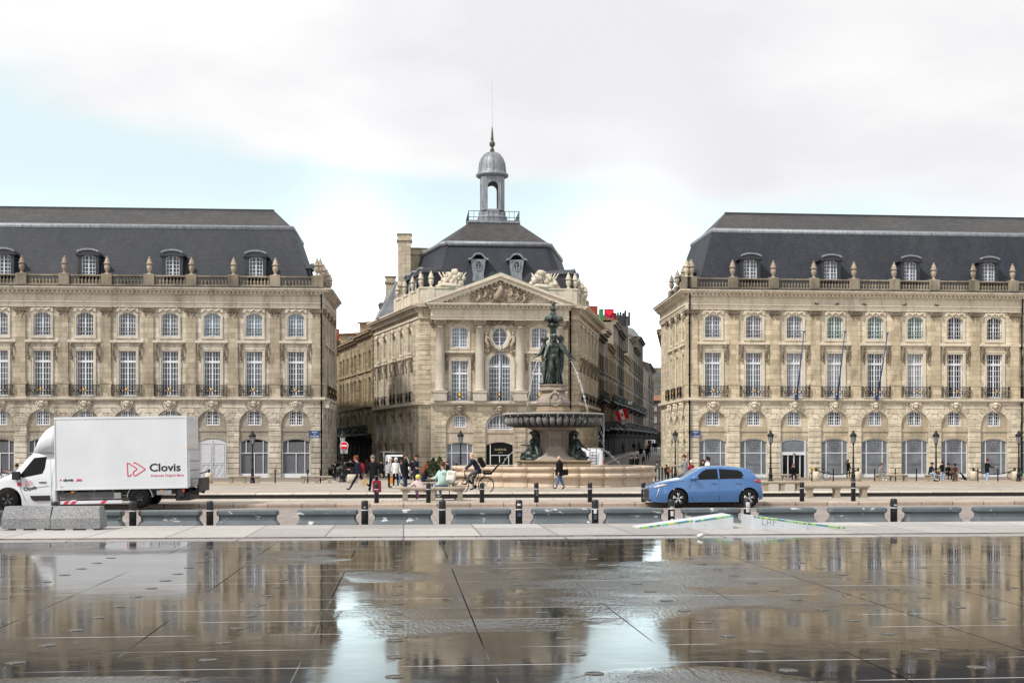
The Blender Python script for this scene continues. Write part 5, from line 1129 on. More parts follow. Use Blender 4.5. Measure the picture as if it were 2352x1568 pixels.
def figure(name, J, scale, top, bottom, shoes, skin='skin', fat=1.0, parent=None, sleeves=True, female=False):
    N = ['pel', 'wai', 'che', 'nek', 'jaw', 'hed', 'top', 'shL', 'elL', 'wrL', 'haL', 'shR', 'elR', 'wrR', 'haR', 'hipL', 'knL', 'anL', 'toL', 'hipR', 'knR', 'anR', 'toR']
    E = [(0, 1), (1, 2), (2, 3), (3, 4), (4, 5), (5, 6), (2, 7), (7, 8), (8, 9), (9, 10), (2, 11), (11, 12), (12, 13), (13, 14), (0, 15), (15, 16), (16, 17), (17, 18), (0, 19), (19, 20), (20, 21), (21, 22)]
    f = fat
    r = [(.135 * f, .115 * f), (.125 * f, .10 * f), (.145 * f, .11 * f), .058, .075, (.088, .10), .055, .072 * f, .05 * f, .032, .035, .072 * f, .05 * f, .032, .035, .088 * f, .062 * f, .042, .032, .088 * f, .062 * f, .042, .032]
    me = skinned(name, [J[k] for k in N], E, r)
    # face, ears and fingers grow out of the same mesh
    mb = MB(); hd = J['hdir']; hc = J['hed']; up = (J['top'] - J['jaw']).normalized(); rt = hd.cross(up).normalized()
    mb.T = Matrix.Translation(hc) @ Matrix(((rt.x, hd.x, up.x), (rt.y, hd.y, up.y), (rt.z, hd.z, up.z))).to_4x4()
    mb.mi = 0; mb.ball((0, .095, -.01), .022, 6, .7, 1.1, 1.5); mb.ball((-.092, 0, 0), .026, 6, .4, .8, 1.3); mb.ball((.092, 0, 0), .026, 6, .4, .8, 1.3); mb.ball((0, .06, -.07), .035, 6, 1.1, .9, .7)
    mb.mi = 4
    for s in (-1, 1): mb.ball((s * .034, .088, .018), .011, 5)
    mb.mi = 5; mb.ball((0, .090, -.048), .015, 5, 1.5, .6, .5)
    mb.T = None; mb.mi = 0
    for n_, s in (('L', -1), ('R', 1)):
        h, d2 = J['ha' + n_], J['hd' + n_]; sd = d2.cross(Vector((s * .3, 1, .2))).normalized(); pl_ = sd.cross(d2).normalized()
        for k in range(4):
            b0_ = h + sd * (.022 * (k - 1.5)) + d2 * .015; ln = (.065, .078, .072, .055)[k]; mb.tube([b0_, b0_ + d2 * ln * .5 + pl_ * .006 * s, b0_ + d2 * ln * .9 + pl_ * .028 * s], [.011, .0095, .007], 5)
        tb = h - d2 * .035 + sd * .03; mb.tube([tb, tb + sd * .025 + d2 * .03, tb + sd * .03 + d2 * .06], [.012, .010, .008], 5)
    segs = [(5, 'skin'), (3, 'skin')]
    mats_ = [skin, top, bottom, shoes, 'blackc', 'redc']
    A = {k: J[k] for k in N}
    def near(p):
        best = None
        for a, b in E:
            pa, pb = J[N[a]], J[N[b]]; ab = pb - pa; t_ = max(0, min(1, (p - pa).dot(ab) / max(1e-9, ab.length_squared))); dd = (pa + ab * t_ - p).length - (.05 if a in (0, 1, 2) and b in (1, 2, 3) else 0)
            if best is None or dd < best[0]: best = (dd, a, b, t_)
        _, a, b, t_ = best
        if b in (4, 5, 6) or (b == 3 and t_ > .75): return 0
        if b in (10, 14) or (not sleeves and b in (9, 13)): return 0
        if b in (18, 22) or (b in (17, 21) and t_ > .93): return 3
        if b in (15, 16, 17, 19, 20, 21) or (b == 1 and t_ < .25): return 2
        return 1
    for m_ in mats_: me.materials.append(M[m_])
    for p in me.polygons: p.material_index = near(Vector(p.center)); p.use_smooth = True
    d_ = mb.data('x', mats_); bm = bmesh.new(); bm.from_mesh(me); bm.from_mesh(d_); bm.to_mesh(me); bm.free(); bpy.data.meshes.remove(d_)
    return me
def person(label, X, Y, Z, face, J, h, top, bottom, shoes, hair='hair_dark', hairstyle='short', skin='skin', coat=None, coatlen=.0, fat=1.0, group=None, cat='person', extra=None):
    """face: compass turn in degrees, 0 looks away (+y), 90 looks left, -90 right, 180 at the camera"""
    sc = h / 1.78; root = thing('person', label, cat, (X, Y, Z), R(face), group, scale=sc)
    b = put('body', figure('body', J, sc, top, bottom, shoes, skin, fat), root)
    hc, up, hd = J['hed'], (J['top'] - J['jaw']).normalized(), J['hdir']; rt = hd.cross(up).normalized()
    m = MB(); m.T = Matrix.Translation(hc) @ Matrix(((rt.x, hd.x, up.x), (rt.y, hd.y, up.y), (rt.z, hd.z, up.z))).to_4x4()
    if hairstyle == 'bald': m.lathe([(.09, -.03), (.102, .0), (.104, .02)], (0, -.022, -.01), 10, 1, .92)
    elif hairstyle == 'cap': m.ball((0, -.005, .045), .108, 12, 1, 1.1, .85); m.box(-.06, .06, .08, .17, .055, .07)
    elif hairstyle == 'beanie': m.ball((0, -.012, .055), .118, 12, 1, 1.05, 1.05); m.torus((0, -.01, .035), .105, .022, 'z', 14, 5)
    elif hairstyle == 'hood': m.ball((0, -.03, .01), .13, 12, 1, 1.1, 1.15)
    else:
        m.ball((0, -.024, .032), .106, 12, 1, 1.08, .98, .03)
        if hairstyle == 'bun': m.ball((0, -.135, .05), .05, 8, 1, 1, 1, .1); m.ball((0, -.06, -.03), .085, 8, 1, .9, 1.2)
        if hairstyle == 'long': m.loft([[(a * (.105 + .03 * t_) * (1 if 1 else 0), b_ * .07 - .05 - .03 * t_, .03 - .13 * t_) for a, b_ in [(cos(q), sin(q)) for q in [2 * pi * w / 10 for w in range(10)]]] for t_ in range(4)], True, True)
        if hairstyle == 'verylong': m.loft([[(a * (.11 + .035 * t_ - .008 * t_ * t_), b_ * (.085 + .01 * t_) - .05 - .02 * t_, .05 - .13 * t_ + random.uniform(-.01, .01)) for a, b_ in [(cos(q), sin(q)) for q in [2 * pi * w / 12 for w in range(12)]]] for t_ in range(5)], True, True)
        if hairstyle == 'curly':
            for k in range(26): a = random.uniform(0, 2 * pi); z = random.uniform(-.06, .13); q = .10; m.ball((q * cos(a), q * .9 * sin(a) - .045, z), .042, 6, 1, 1, 1, .1)
        if hairstyle == 'bob': m.ball((0, -.04, -.01), .112, 12, 1, .95, 1.15, .03)
    put('hair' if hairstyle not in ('cap', 'beanie', 'hood') else {'cap': 'cap', 'beanie': 'beanie', 'hood': 'hood'}[hairstyle], m.data('hair', hair), root)
    if coat:                         # jacket body, open hem, collar
        P, Wv, C_, Nk = J['pel'], J['wai'], J['che'], J['nek']; m = MB(); rg = []
        def rr(c, a, b_): return [(c.x + a * cos(q), c.y + b_ * sin(q), c.z) for q in [2 * pi * w / 14 for w in range(14)]]
        hem = P + Vector((0, 0, -.06 - coatlen)); f = fat
        if coatlen > .15: mid = (J['knL'] + J['knR']) / 2; t_ = min(1, coatlen / .43); hem = P.lerp(mid, t_); hem.z = min(hem.z, P.z - .02)
        sp = abs((J['knL'] - J['knR']).y) * .5 * min(1, coatlen / .4)
        rg = [rr(hem, .165 * f + .10 * coatlen, .13 * f + .06 * coatlen + sp), rr(P, .165 * f, .135 * f), rr(Wv, .155 * f, .125 * f), rr(C_, .185 * f, .135 * f), rr(C_ + (Nk - C_) * .55, .15 * f, .105 * f), rr(Nk, .075, .08), rr(Nk + (Nk - C_) * .25, .07, .078)]
        m.loft(rg, False, True)
        put('jacket', m.data('jacket', coat), root)
    return root
def hand_w(root, J, side):           # world position of a hand
    bpy.context.view_layer.update(); return root.matrix_world @ J['ha' + side]
# ------------------------------------------------------------------ the fountain
FZ = 72.6; FXc, FYc = cw(1271, FZ); SF = F / FZ; GF = ground(FYc)
fz = lambda v: HC + (1034 - v) / SF
FT = thing('fountain', 'stone fountain with three bronze women above a wide dark bowl and round basin', 'fountain', (FXc, FYc, GF))
def fput(name, mb, mats, par=None, **k): return put(name, mb.data(name, mats), par or FT, (0, 0, 0) if par else (0, 0, -GF), **k)
def bronze():
    n = NT('bronze with verdigris'); n.p.inputs['Metallic'].default_value = .35; n.p.inputs['Roughness'].default_value = .42
    base = n.mix(n.ramp(n.noise(3.5, detail=6), .42, .66), (.014, .017, .016), (.07, .10, .09)); st = n.ramp(n.noise(2.2, detail=5, stretch=(1, 1, .3)), .55, .72)
    n.l(n.mix(st, base, (.20, .24, .22)), n.p.inputs['Base Color']); n.bump(n.noise(18), .2); return n.m
M['bronze'] = bronze()
M['marble'] = stone('pinkish fountain stone', (.40, .34, .29), (.28, .235, .195), (.4, .4, .4), blocks=False, amount=.6, stain=(.16, .11, .07))
M['ochrest'] = stone('ochre stained stone', (.40, .28, .15), (.28, .23, .18), (.4, .4, .4), blocks=False, amount=.5, stain=(.20, .13, .08))
M['basin'] = stone('warm basin stone', (.58, .455, .34), (.47, .39, .32), (.4, .4, .4), blocks=False, amount=.45, stain=(.25, .17, .12))
M['bowlst'] = stone('dark wet bowl stone', (.045, .045, .045), (.10, .097, .09), (.4, .4, .4), blocks=False, amount=.5, stain=(.02, .02, .02))
M['rimst'] = stone('wet pale rim', (.42, .41, .39), (.28, .27, .26), (.4, .4, .4), blocks=False, amount=.5); M['lobe'] = stone('pale veined lobes', (.24, .24, .23), (.09, .09, .088), (.4, .4, .4), blocks=False, amount=.5, stain=(.05, .05, .05))
def waterjet():
    n = NT('falling water'); n.p.inputs['Base Color'].default_value = (.85, .88, .9, 1); n.p.inputs['Roughness'].default_value = .25; n.p.inputs['Transmission Weight'].default_value = .35; n.p.inputs['IOR'].default_value = 1.2
    n.p.inputs['Alpha'].default_value = .8; return n.m
M['jet'] = waterjet()
# round basin: moulded wall of curved stones, built as 24 courses with narrow joints
prof = [(6.02, GF), (6.05, GF + .12), (5.90, GF + .16), (5.86, GF + .46), (5.92, GF + .52), (6.08, GF + .56), (6.16, GF + .66), (6.10, GF + .78), (5.92, GF + .84), (5.86, GF + .92), (5.95, GF + .98), (6.06, GF + 1.02), (6.06, GF + 1.14), (6.0, GF + 1.17), (5.55, GF + 1.17), (5.5, GF + 1.1), (5.5, GF + .6)]
m = MB(); NB = 26
for k in range(NB):
    a0_ = 2 * pi * k / NB + .0028; a1_ = 2 * pi * (k + 1) / NB - .0028
    m.loft([[(r * cos(a), r * sin(a), z) for r, z in prof] for a in [a0_ + (a1_ - a0_) * i / 4 for i in range(5)]], True, True)
fput('basin_wall', m, 'basin')
m = MB(); m.lathe([(.01, GF + .95), (5.52, GF + .95)], (0, 0, 0), 48)
M['poolwater'] = mat('pool water', (.06, .07, .065), .08, 0, .2)
fput('basin_water', m, 'poolwater')
# base block and waisted pedestal
m = MB(); m.bbox(-1.95, 1.95, -1.95, 1.95, GF + .6, fz(1056), .04); m.bbox(-2.02, 2.02, -2.02, 2.02, fz(1060) - .02, fz(1056) + .0, .03); fput('base_block', m, 'ochrest')
def sq(r, z, c=.25): return [(a * r, b * r, z) for a, b in ((-1, -1 + c), (-1 + c, -1), (1 - c, -1), (1, -1 + c), (1, 1 - c), (1 - c, 1), (-1 + c, 1), (-1, 1 - c))]
m = MB(); zz = [(1056, 1.5), (1050, 1.35), (1046, 1.15), (1036, .92), (1024, .80), (1012, .76), (1000, .82), (992, .98), (988, 1.12), (987, 1.25), (982.5, 1.28)]
m.loft([sq(r, fz(v), .5 if 990 < v < 1050 else .3) for v, r in zz], True, False)
for a in (0, 1, 2, 3):
    m.T = Matrix.Rotation(a * pi / 2, 4, 'Z'); m.torus((0, -.80, fz(1019)), .37, .05, 'y', 24, 6); m.torus((0, -.79, fz(1019)), .26, .025, 'y', 20, 5)
    for q in range(3): m.torus((.09 * cos(q * 2.09 + 1.57), -.82, fz(1019) + .09 * sin(q * 2.09 + 1.57)), .10, .028, 'y', 12, 5)
    m.ribbon([(-.62, fz(990)), (-.52, fz(1000)), (-.46, fz(1014)), (-.5, fz(1030)), (-.62, fz(1042))], .05, -.84, -.70); m.ribbon([(.62, fz(990)), (.52, fz(1000)), (.46, fz(1014)), (.5, fz(1030)), (.62, fz(1042))], .05, -.84, -.70)
m.T = None; m.box(-1.35, 1.35, -1.35, 1.35, fz(984), fz(981.5)); fput('pedestal', m, 'marble')
# the wide bowl with lobes
RB_ = 3.02; m = MB(); m.lathe([(.01, fz(981)), (1.9, fz(981)), (2.35, fz(978)), (2.62, fz(972)), (2.72, fz(966)), (2.70, fz(961)), (2.66, fz(958.5)), (2.86, fz(957.5)), (3.0, fz(955)), (3.02, fz(952)), (2.98, fz(949.6)), (2.9, fz(949.4)), (2.78, fz(952)), (.01, fz(952.2))], (0, 0, 0), 72); bowl = fput('bowl', m, 'bowlst')
m = MB(); m.torus((0, 0, fz(951.8)), 2.97, .062, 'z', 72, 6); put('rim', m.data('rim', 'rimst'), bowl)
m = MB()
for k in range(44):
    a = 2 * pi * k / 44; m.T = Matrix.Rotation(a, 4, 'Z'); m.tube([(2.60, 0, fz(960)), (2.74, 0, fz(963)), (2.76, 0, fz(968)), (2.64, 0, fz(974)), (2.40, 0, fz(978.5))], [.09, .17, .18, .15, .07], 8)
m.T = None; put('lobes', m.data('lobes', 'lobe'), bowl); m = MB(); m.lathe([(.01, fz(950.8)), (2.86, fz(950.8))], (0, 0, 0), 48); put('water', m.data('water', 'poolwater'), bowl)
# upper pedestal
def oc(r, z, n=8): return [(r * cos(2 * pi * (j + .5) / n), r * sin(2 * pi * (j + .5) / n), z) for j in range(n)]
m = MB(); m.loft([oc(1.10, fz(951)), oc(1.10, fz(942)), oc(1.04, fz(940)), oc(1.04, fz(937)), oc(.92, fz(934.5))], True, False); fput('stepped_base', m, 'ochrest')
m = MB(); m.loft([oc(.88, fz(935)), oc(1.0, fz(931)), oc(1.04, fz(925)), oc(.99, fz(918)), oc(.80, fz(909)), oc(.70, fz(901)), oc(.76, fz(898))], True, False); m.loft([oc(.90, fz(898)), oc(.92, fz(895)), oc(.80, fz(892)), oc(.80, fz(887)), oc(.88, fz(886)), oc(.88, fz(883.5))], True, False); fput('upper_pedestal', m, 'marble')
m = MB(); random.seed(5)
for k in range(26): a = 2 * pi * k / 26; m.ball((.33 * cos(a), -.86 - .05 * random.random(), fz(918) + .38 * sin(a)), .085, 6, 1, 1, 1, .25)
m.ball((0, -.86, fz(918)), .24, 10, 1, .4, 1.1); m.ball((0, -.84, fz(904)), .14, 8, 1, .7, 1.3); fput('carved_crest', m, 'marble')
# the three women
zs = fz(884)
def nude(ang, dist, J, sc=1.72, arms=None):
    J = {k: v.copy() for k, v in J.items()}
    me = figure('bronze_figure', J, 1, 'bronze', 'bronze', 'bronze', 'bronze', fat=1.3); me.materials.clear(); me.materials.append(M['bronze']); me.polygons.foreach_set('material_index', [0] * len(me.polygons))
    o = put('bronze_figure', me, FT, (dist * cos(ang), dist * sin(ang), zs - GF), ang - pi / 2); o.scale = (sc,) * 3
    hc = J['hed']; m = MB(); m.ball(hc + Vector((0, -.03, .03)), .115, 10, 1, 1.1, 1, .06); m.ball(hc + Vector((0, -.13, .03)), .06, 8, 1, 1, 1, .1); m.torus(tuple(hc + Vector((0, -.01, .04))), .11, .02, 'z', 14, 5); put('hair', m.data('hair', 'bronze'), o)
    m = MB(); 
    for s in (-1, 1): m.ball(J['che'] + Vector((.075 * s, .10, -.02)), .062, 8, 1, .9, .9)
    m.ball(J['pel'] + Vector((0, .03, .05)), .125, 10, 1.05, .95, .9)
    for s in (-1, 1): m.ball(J['pel'] + Vector((.075 * s, -.06, -.03)), .105, 8, 1, .9, 1)
    put('modelling', m.data('modelling', 'bronze'), o)
    return o, J
A_ = R(-90)
nude(A_, .36, pose(lt=-3, lk=0, rt=14, rk=24, lf=20, ls=32, le=10, rf=10, rs=20, re=12, head=24, spread=2, slim=1.1))
nude(A_ - R(112), .50, pose(lt=2, rt=16, rk=30, lf=20, ls=15, le=35, rf=32, rs=12, re=55, head=15, spread=3), 1.66)
nude(A_ + R(116), .50, pose(lt=0, rt=-6, rk=8, lf=-10, ls=25, le=20, rf=15, rs=30, re=25, head=8, spread=3), 1.66)
m = MB(); random.seed(8)             # drapery hanging between the figures
for k in range(34):
    a = 2 * pi * k / 34 + random.uniform(-.06, .06)
    if abs(((a - A_ + pi) % (2 * pi)) - pi) < .33: continue
    r0_ = random.uniform(.22, .36); r1_ = random.uniform(.34, .62); z0_ = zs + .02; zt_ = zs + random.uniform(1.45, 2.1); w_ = random.uniform(.045, .08)
    m.tube([(r1_ * cos(a), r1_ * sin(a), z0_), ((r1_ - .06) * cos(a + .1), (r1_ - .06) * sin(a + .1), zs + .5), (r0_ * cos(a + .22), r0_ * sin(a + .22), zs + 1.1), (r0_ * .8 * cos(a + .1), r0_ * .8 * sin(a + .1), zt_)], [w_, w_ * .8, w_ * .9, w_ * .5], 6)
m.lathe([(.70, 0), (.74, .05), (.70, .1), (.01, .12)], (0, 0, zs - .08), 24); fput('drapery', m, 'bronze')
m = MB(); m.tube([(-.02, .1, zs + .1), (0, .1, zs + 1.6), (0, 0, zs + 2.9)], [.50, .40, .17], 12)
m.lathe([(.01, 0), (.20, .0), (.17, .25), (.22, .34), (.37, .42), (.40, .52), (.36, .60), (.24, .64), (.18, .72), (.17, 1.05), (.20, 1.1), (.16, 1.14)], (0, 0, fz(766)), 16)
zb2 = fz(741); 
m.lathe([(.14, -.25), (.17, -.1), (.26, .0), (.45, .08), (.56, .2), (.56, .3), (.52, .36), (.34, .42), (.2, .48), (.20, .58), (.13, .62), (.12, .72), (.22, .76), (.20, .84), (.10, .9), (.09, 1.05), (.13, 1.1), (.05, 1.22), (.01, 1.34)], (0, 0, zb2), 20)
for k in range(16): a = 2 * pi * k / 16; m.ball((.54 * cos(a), .54 * sin(a), zb2 + .17), .07, 6, 1, 1, 1.2, .15)
fput('column_and_top_bowl', m, 'bronze')
# children with dolphins at the foot
for s_ in (-1, 1):
  for dy in (-1,):
    me = figure('bronze_child', pose(sit=.0, lt=70, lk=70, rt=50, rk=40, lean=-8, head=-5, lf=30, ls=20, le=60, rf=20, rs=30, re=30), 1, 'bronze', 'bronze', 'bronze', 'bronze', fat=1.25); me.materials.clear(); me.materials.append(M['bronze']); me.polygons.foreach_set('material_index', [0] * len(me.polygons))
    o = put('bronze_child', me, FT, (s_ * 1.38, -.6, fz(1056) + .42 - GF), R(75 if s_ < 0 else -75)); o.scale = (1.38,) * 3
    m = MB(); m.ball(pose(sit=0, lean=-8)['hed'] + Vector((0, -.05, .03)), .13, 9, 1, 1, 1, .15); put('hair', m.data('hair', 'bronze'), o)
    m = MB(); m.tube([(s_ * 1.7, -.75, fz(1050)), (s_ * 1.5, -.9, fz(1047)), (s_ * 1.1, -1.0, fz(1050)), (s_ * .95, -.9, fz(1040)), (s_ * 1.15, -.7, fz(1020)), (s_ * 1.0, -.5, fz(1003)), (s_ * 1.15, -.45, fz(994))], [.10, .30, .27, .2, .16, .1, .03], 9)
    m.ball((s_ * 1.45, -.95, fz(1044)), .34, 12, 1.15, .8, .85, .05); m.tube([(s_ * 1.7, -.95, fz(1052)), (s_ * 2.0, -.95, fz(1050))], [.14, .05], 7); m.ball((s_ * 1.15, -.5, fz(994)), .2, 8, 1.6, .3, .7, .2); m.tube([(s_ * .9, -1.2, fz(1054)), (s_ * 1.8, -1.1, fz(1054))], .12, 7); m.torus((s_ * 1.35, -1.18, fz(1042)), .16, .04, 'y', 14, 5)
    fput('dolphin', m, 'bronze')
    m = MB(); m.loft([sq(.5, fz(1056)), sq(.35, fz(1040)), sq(.25, fz(1010)), sq(.3, fz(990))], True, False); m.v = [(a + s_ * .95, b, c) for a, b, c in m.v]; fput('bronze_block', m, 'bronze')  # solid tapering bronze block beside the pedestal
# jets
def jet(p0, p1, up, r0=.03, r1=.02, n=14, drops=14):
    P = [Vector(p0).lerp(Vector(p1), t_ / n) + Vector((0, 0, up * 4 * (t_ / n) * (1 - t_ / n))) for t_ in range(n + 1)]; m = MB()
    m.tube([p + Vector((random.uniform(-.012, .012), 0, random.uniform(-.01, .01))) for p in P], [r0 + (r1 - r0) * i / n for i in range(n + 1)], 6)
    for k in range(drops): t_ = random.uniform(.35, 1); i = int(t_ * n * .999); p = P[i].lerp(P[min(i + 1, n)], random.random()); m.ball(p + Vector((random.uniform(-.07, .07), random.uniform(-.05, .05), random.uniform(-.1, .1))), random.uniform(.012, .032), 5)
    return m
def P3(u, v): return ((u - 1271) / SF, -.25, fz(v))
random.seed(9)
for (a, b, up, r0_, r1_, dr) in (((1234, 829), (1209, 935), .38, .022, .010, 40), ((1309, 829), (1349, 946), .42, .028, .022, 110), ((1204, 1039), (1151, 1068), .42, .016, .011, 26), ((1206, 1038), (1197, 1056), .1, .014, .010, 10), ((1338, 1039), (1425, 1068), .55, .016, .012, 70)):
    fput('water_jet', jet(P3(*a), P3(*b), up, r0_, r1_, 14, dr), 'jet')
m = MB(); random.seed(2)             # drips round the bowl edge
for k in range(190):
    a = random.choice((random.gauss(-.25, .22), random.gauss(-.1, .16), random.uniform(-3.0, 0))) ; z = fz(953) - random.random() ** 1.3 * (2.6 if a > -.7 else .4); ln = random.uniform(.04, .2); r = 3.02
    m.tube([(r * cos(a), r * sin(a), z), (r * cos(a), r * sin(a), z - ln)], random.uniform(.006, .013), 4)
for k in range(60): a = random.uniform(0, 2 * pi); q = random.uniform(1.2, 2.8); m.ball((q * cos(a), q * sin(a), fz(950.4)), random.uniform(.02, .05), 5, 1, 1, .5)
fput('drips', m, 'jet')
# ------------------------------------------------------------------ vehicles
def interp(tab, x):
    if x <= tab[0][0]: return tab[0][1]
    for (a, b), (c, d) in zip(tab, tab[1:]):
        if x <= c: t = (x - a) / (c - a); return b + (d - b) * t
    return tab[-1][1]
def smooth_tab(tab, x):
    for i in range(len(tab) - 1):
        if tab[i][0] <= x <= tab[i + 1][0]:
            x0, y0 = tab[i]; x1, y1 = tab[i + 1]; h = x1 - x0; t = (x - x0) / h
            m0 = (y1 - tab[i - 1][1]) / (x1 - tab[i - 1][0]) if i else (y1 - y0) / h; m1 = (tab[i + 2][1] - y0) / (tab[i + 2][0] - x0) if i + 2 < len(tab) else (y1 - y0) / h
            m0 = max(-abs(3 * (y1 - y0) / h), min(abs(3 * (y1 - y0) / h), m0)); m1 = max(-abs(3 * (y1 - y0) / h), min(abs(3 * (y1 - y0) / h), m1))
            return (2 * t ** 3 - 3 * t * t + 1) * y0 + (t ** 3 - 2 * t * t + t) * h * m0 + (-2 * t ** 3 + 3 * t * t) * y1 + (t ** 3 - t * t) * h * m1
    return tab[0][1] if x < tab[0][0] else tab[-1][1]
class Car:
    def __init__(s, top, belt, width, bottom, wheels, rw, cabin, inset=.20, arch_r=None, fl=.55):
        s.top, s.belt, s.width, s.bottom, s.wheels, s.rw, s.cabin, s.inset, s.ar, s.fl = top, belt, width, bottom, wheels, rw, cabin, inset, arch_r or rw + .05, fl
    def zt(s, x): return smooth_tab(s.top, x)
    def zs(s, x): return min(smooth_tab(s.belt, x), s.zt(x) - .03)
    def zr(s, x): return max(s.zs(x) + .012, s.zt(x) - .075)
    def w(s, x): return smooth_tab(s.width, x)
    def wr(s, x): k = min(1, max(0, (s.zr(x) - s.zs(x)) / .36)); return s.w(x) - .035 - s.inset * k
    def zb(s, x):
        z = interp(s.bottom, x)
        for c in s.wheels:
            d = abs(x - c)
            if d < s.ar: z = max(z, s.rw + sqrt(s.ar ** 2 - d * d))
        return min(z, s.zs(x) - .03)
    def ring(s, x):
        zb, zs, zr, zt, w, wr = s.zb(x), s.zs(x), s.zr(x), s.zt(x), s.w(x), s.wr(x); b = interp(s.bottom, x)
        def wy(z): t = (z - b) / max(.01, zs - b); return w * (.95 + .05 * min(1, t / .3)) - .03 * max(0, (t - s.fl)) / (1 - s.fl) * 1.0
        h = [(wy(zb + (zs - zb) * t), zb + (zs - zb) * t) for t in (0, .12, .3, .5, .7, .82, .9, 1)] + [((w - .03) * .5 + wr * .5 + .012, (zs + zr) / 2), (wr, zr), (wr - .05, zr + (zt - zr) * .55), (wr * .7, zr + (zt - zr) * .86), (wr * .35, zt - .004), (0, zt)]
        return [(x, -a, z) for a, z in h] + [(x, a, z) for a, z in h[::-1][1:]]
    def xs(s):
        X0, X1 = s.top[0][0], s.top[-1][0]; v = {X0, X1, X0 + .02, X0 + .05, X1 - .02, X1 - .05}
        v |= {X0 + (X1 - X0) * i / 44 for i in range(45)}
        for c in s.wheels: v |= {c + s.ar * sin(-pi / 2 + pi * i / 16) * .9995 for i in range(17)} | {c - s.ar - .003, c + s.ar + .003}
        return sorted(q for q in v if X0 <= q <= X1)
    def body(s):
        m = MB(); m.loft([s.ring(x) for x in s.xs()], True, True, False); return m
    def side_y(s, x, z):
        zs, zr = s.zs(x), s.zr(x); wb = s.w(x) - .03; wm = (wb + s.wr(x)) / 2 + .012; t = (z - zs) / (zr - zs)
        return wb + (wm - wb) * t * 2 if t < .5 else wm + (s.wr(x) - wm) * (t - .5) * 2
    def sidepoly(s, pts, side, off=.006, th=.02, n=1):
        m = MB(); x0, x1 = min(p[0] for p in pts), max(p[0] for p in pts); xs = sorted({p[0] for p in pts} | {x0 + (x1 - x0) * i / 16 for i in range(17)}); rows = []
        for x in xs:
            xq = min(max(x, x0 + 1e-4), x1 - 1e-4); zz = []
            for i in range(len(pts)):
                a, b = pts[i], pts[(i + 1) % len(pts)]
                if abs(a[0] - b[0]) > 1e-9 and (a[0] - xq) * (b[0] - xq) <= 0: zz.append(a[1] + (b[1] - a[1]) * (xq - a[0]) / (b[0] - a[0]))
            if len(zz) < 2: continue
            lo_, hi_ = min(zz), max(zz); g = [(x, lo_ + (hi_ - lo_) * k / 8) for k in range(9)]
            rows.append([(a, side * (s.side_y(a, b) + off), b) for a, b in g] + [(a, side * (s.side_y(a, b) + off - th), b) for a, b in g[::-1]])
        m.loft(rows, True, False)
        return m
    def glassband(s, x0, x1, off=.006, wk=.93, n=8):      # windscreen or rear window
        m = MB(); rows = []
        for i in range(n + 1):
            x = x0 + (x1 - x0) * i / n; wr = s.wr(x) * wk; zr, zt = s.zr(x), s.zt(x)
            rows.append([(x, a * wr, zr + (zt - zr) * (1 - abs(a) ** 3) * .96 + off) for a in [-1 + 2 * k / 10 for k in range(11)]])
        return m.loft(rows, False, True, False)
def wheel(parent, x, y, r, w=.2, rim='alloy', dark='tyre', out=-1):
    t = MB().lathe([(r * .62, -w / 2), (r * .9, -w / 2), (r * .99, -w * .36), (r, -w * .2), (r, w * .2), (r * .99, w * .36), (r * .9, w / 2), (r * .62, w / 2)], (0, 0, 0), 32)
    t.v = [(a, c, b) for a, b, c in t.v]
    o = put('wheel', t.data('wheel', dark), parent, (x, y, r))
    m = MB(); R0 = r * .68; ys = out * w * .42
    m.torus((0, ys, 0), R0 * .96, .016, 'y', 28, 5); m.mi = 1; m.lathe([(.001, 0), (R0, 0), (R0, .03), (.001, .03)], (0, 0, 0), 24, smooth=False); m.v = m.v[:28 * 5 + 5] + [(a, ys * .7 + c * .3, b) for a, b, c in m.v[28 * 5 + 5:]]; m.mi = 0
    for k in range(5):
        a = 2 * pi * k / 5 + .3
        for da in (-.16, .16): m.tube([(R0 * .2 * cos(a), ys * 1.05, R0 * .2 * sin(a)), (R0 * .93 * cos(a + da), ys, R0 * .93 * sin(a + da))], [.028, .02], 5)
    m.ball((0, ys * 1.05, 0), .045, 8, 1, .5, 1)
    put('rim', m.data('rim', [rim, 'tyre']), o); return o
M['tyre'] = mat('rubber', (.008, .008, .008), .75, 0, .1); M['alloy'] = mat('alloy', (.45, .46, .48), .3, .7, .1); M['steelrim'] = mat('dark steel rim', (.06, .06, .065), .5, .4, .1)
def carpaint(name, col): n = NT(name); p = n.p; p.inputs['Base Color'].default_value = c3(col); p.inputs['Metallic'].default_value = .35; p.inputs['Roughness'].default_value = .3; p.inputs['Coat Weight'].default_value = 1; p.inputs['Coat Roughness'].default_value = .04; return n.m
M['bluepaint'] = carpaint('blue car paint', (.055, .155, .37)); M['vanwhite'] = mat('white van paint', (.62, .64, .67), .35, 0, .03, coat=.5); M['greypaint'] = carpaint('dark grey car paint', (.05, .055, .06))
M['carglass'] = glassm('car glass', (.006, .007, .008), .03)
M['lamp'] = mat('clear lamp', (.6, .62, .65), .1, .2, 0, coat=1); M['redlamp'] = mat('red lamp', (.45, .02, .03), .2, 0, 0, coat=1); M['orangel'] = mat('orange marker', (.8, .25, .02), .4, 0, 0)
M['plastic'] = mat('black plastic', (.009, .009, .01), .55, 0, .1); M['boxpanel'] = mat('white box panel', (.62, .645, .68), .42, 0, .06, .9); M['alu'] = mat('dull aluminium', (.30, .31, .32), .45, .5, .2); M['greyfr'] = mat('grey chassis', (.13, .13, .13), .7, 0, .3)
M['textblack'] = mat('black lettering', (.015, .017, .02), .5, 0, 0); M['textred'] = mat('red lettering', (.55, .03, .08), .5, 0, 0)
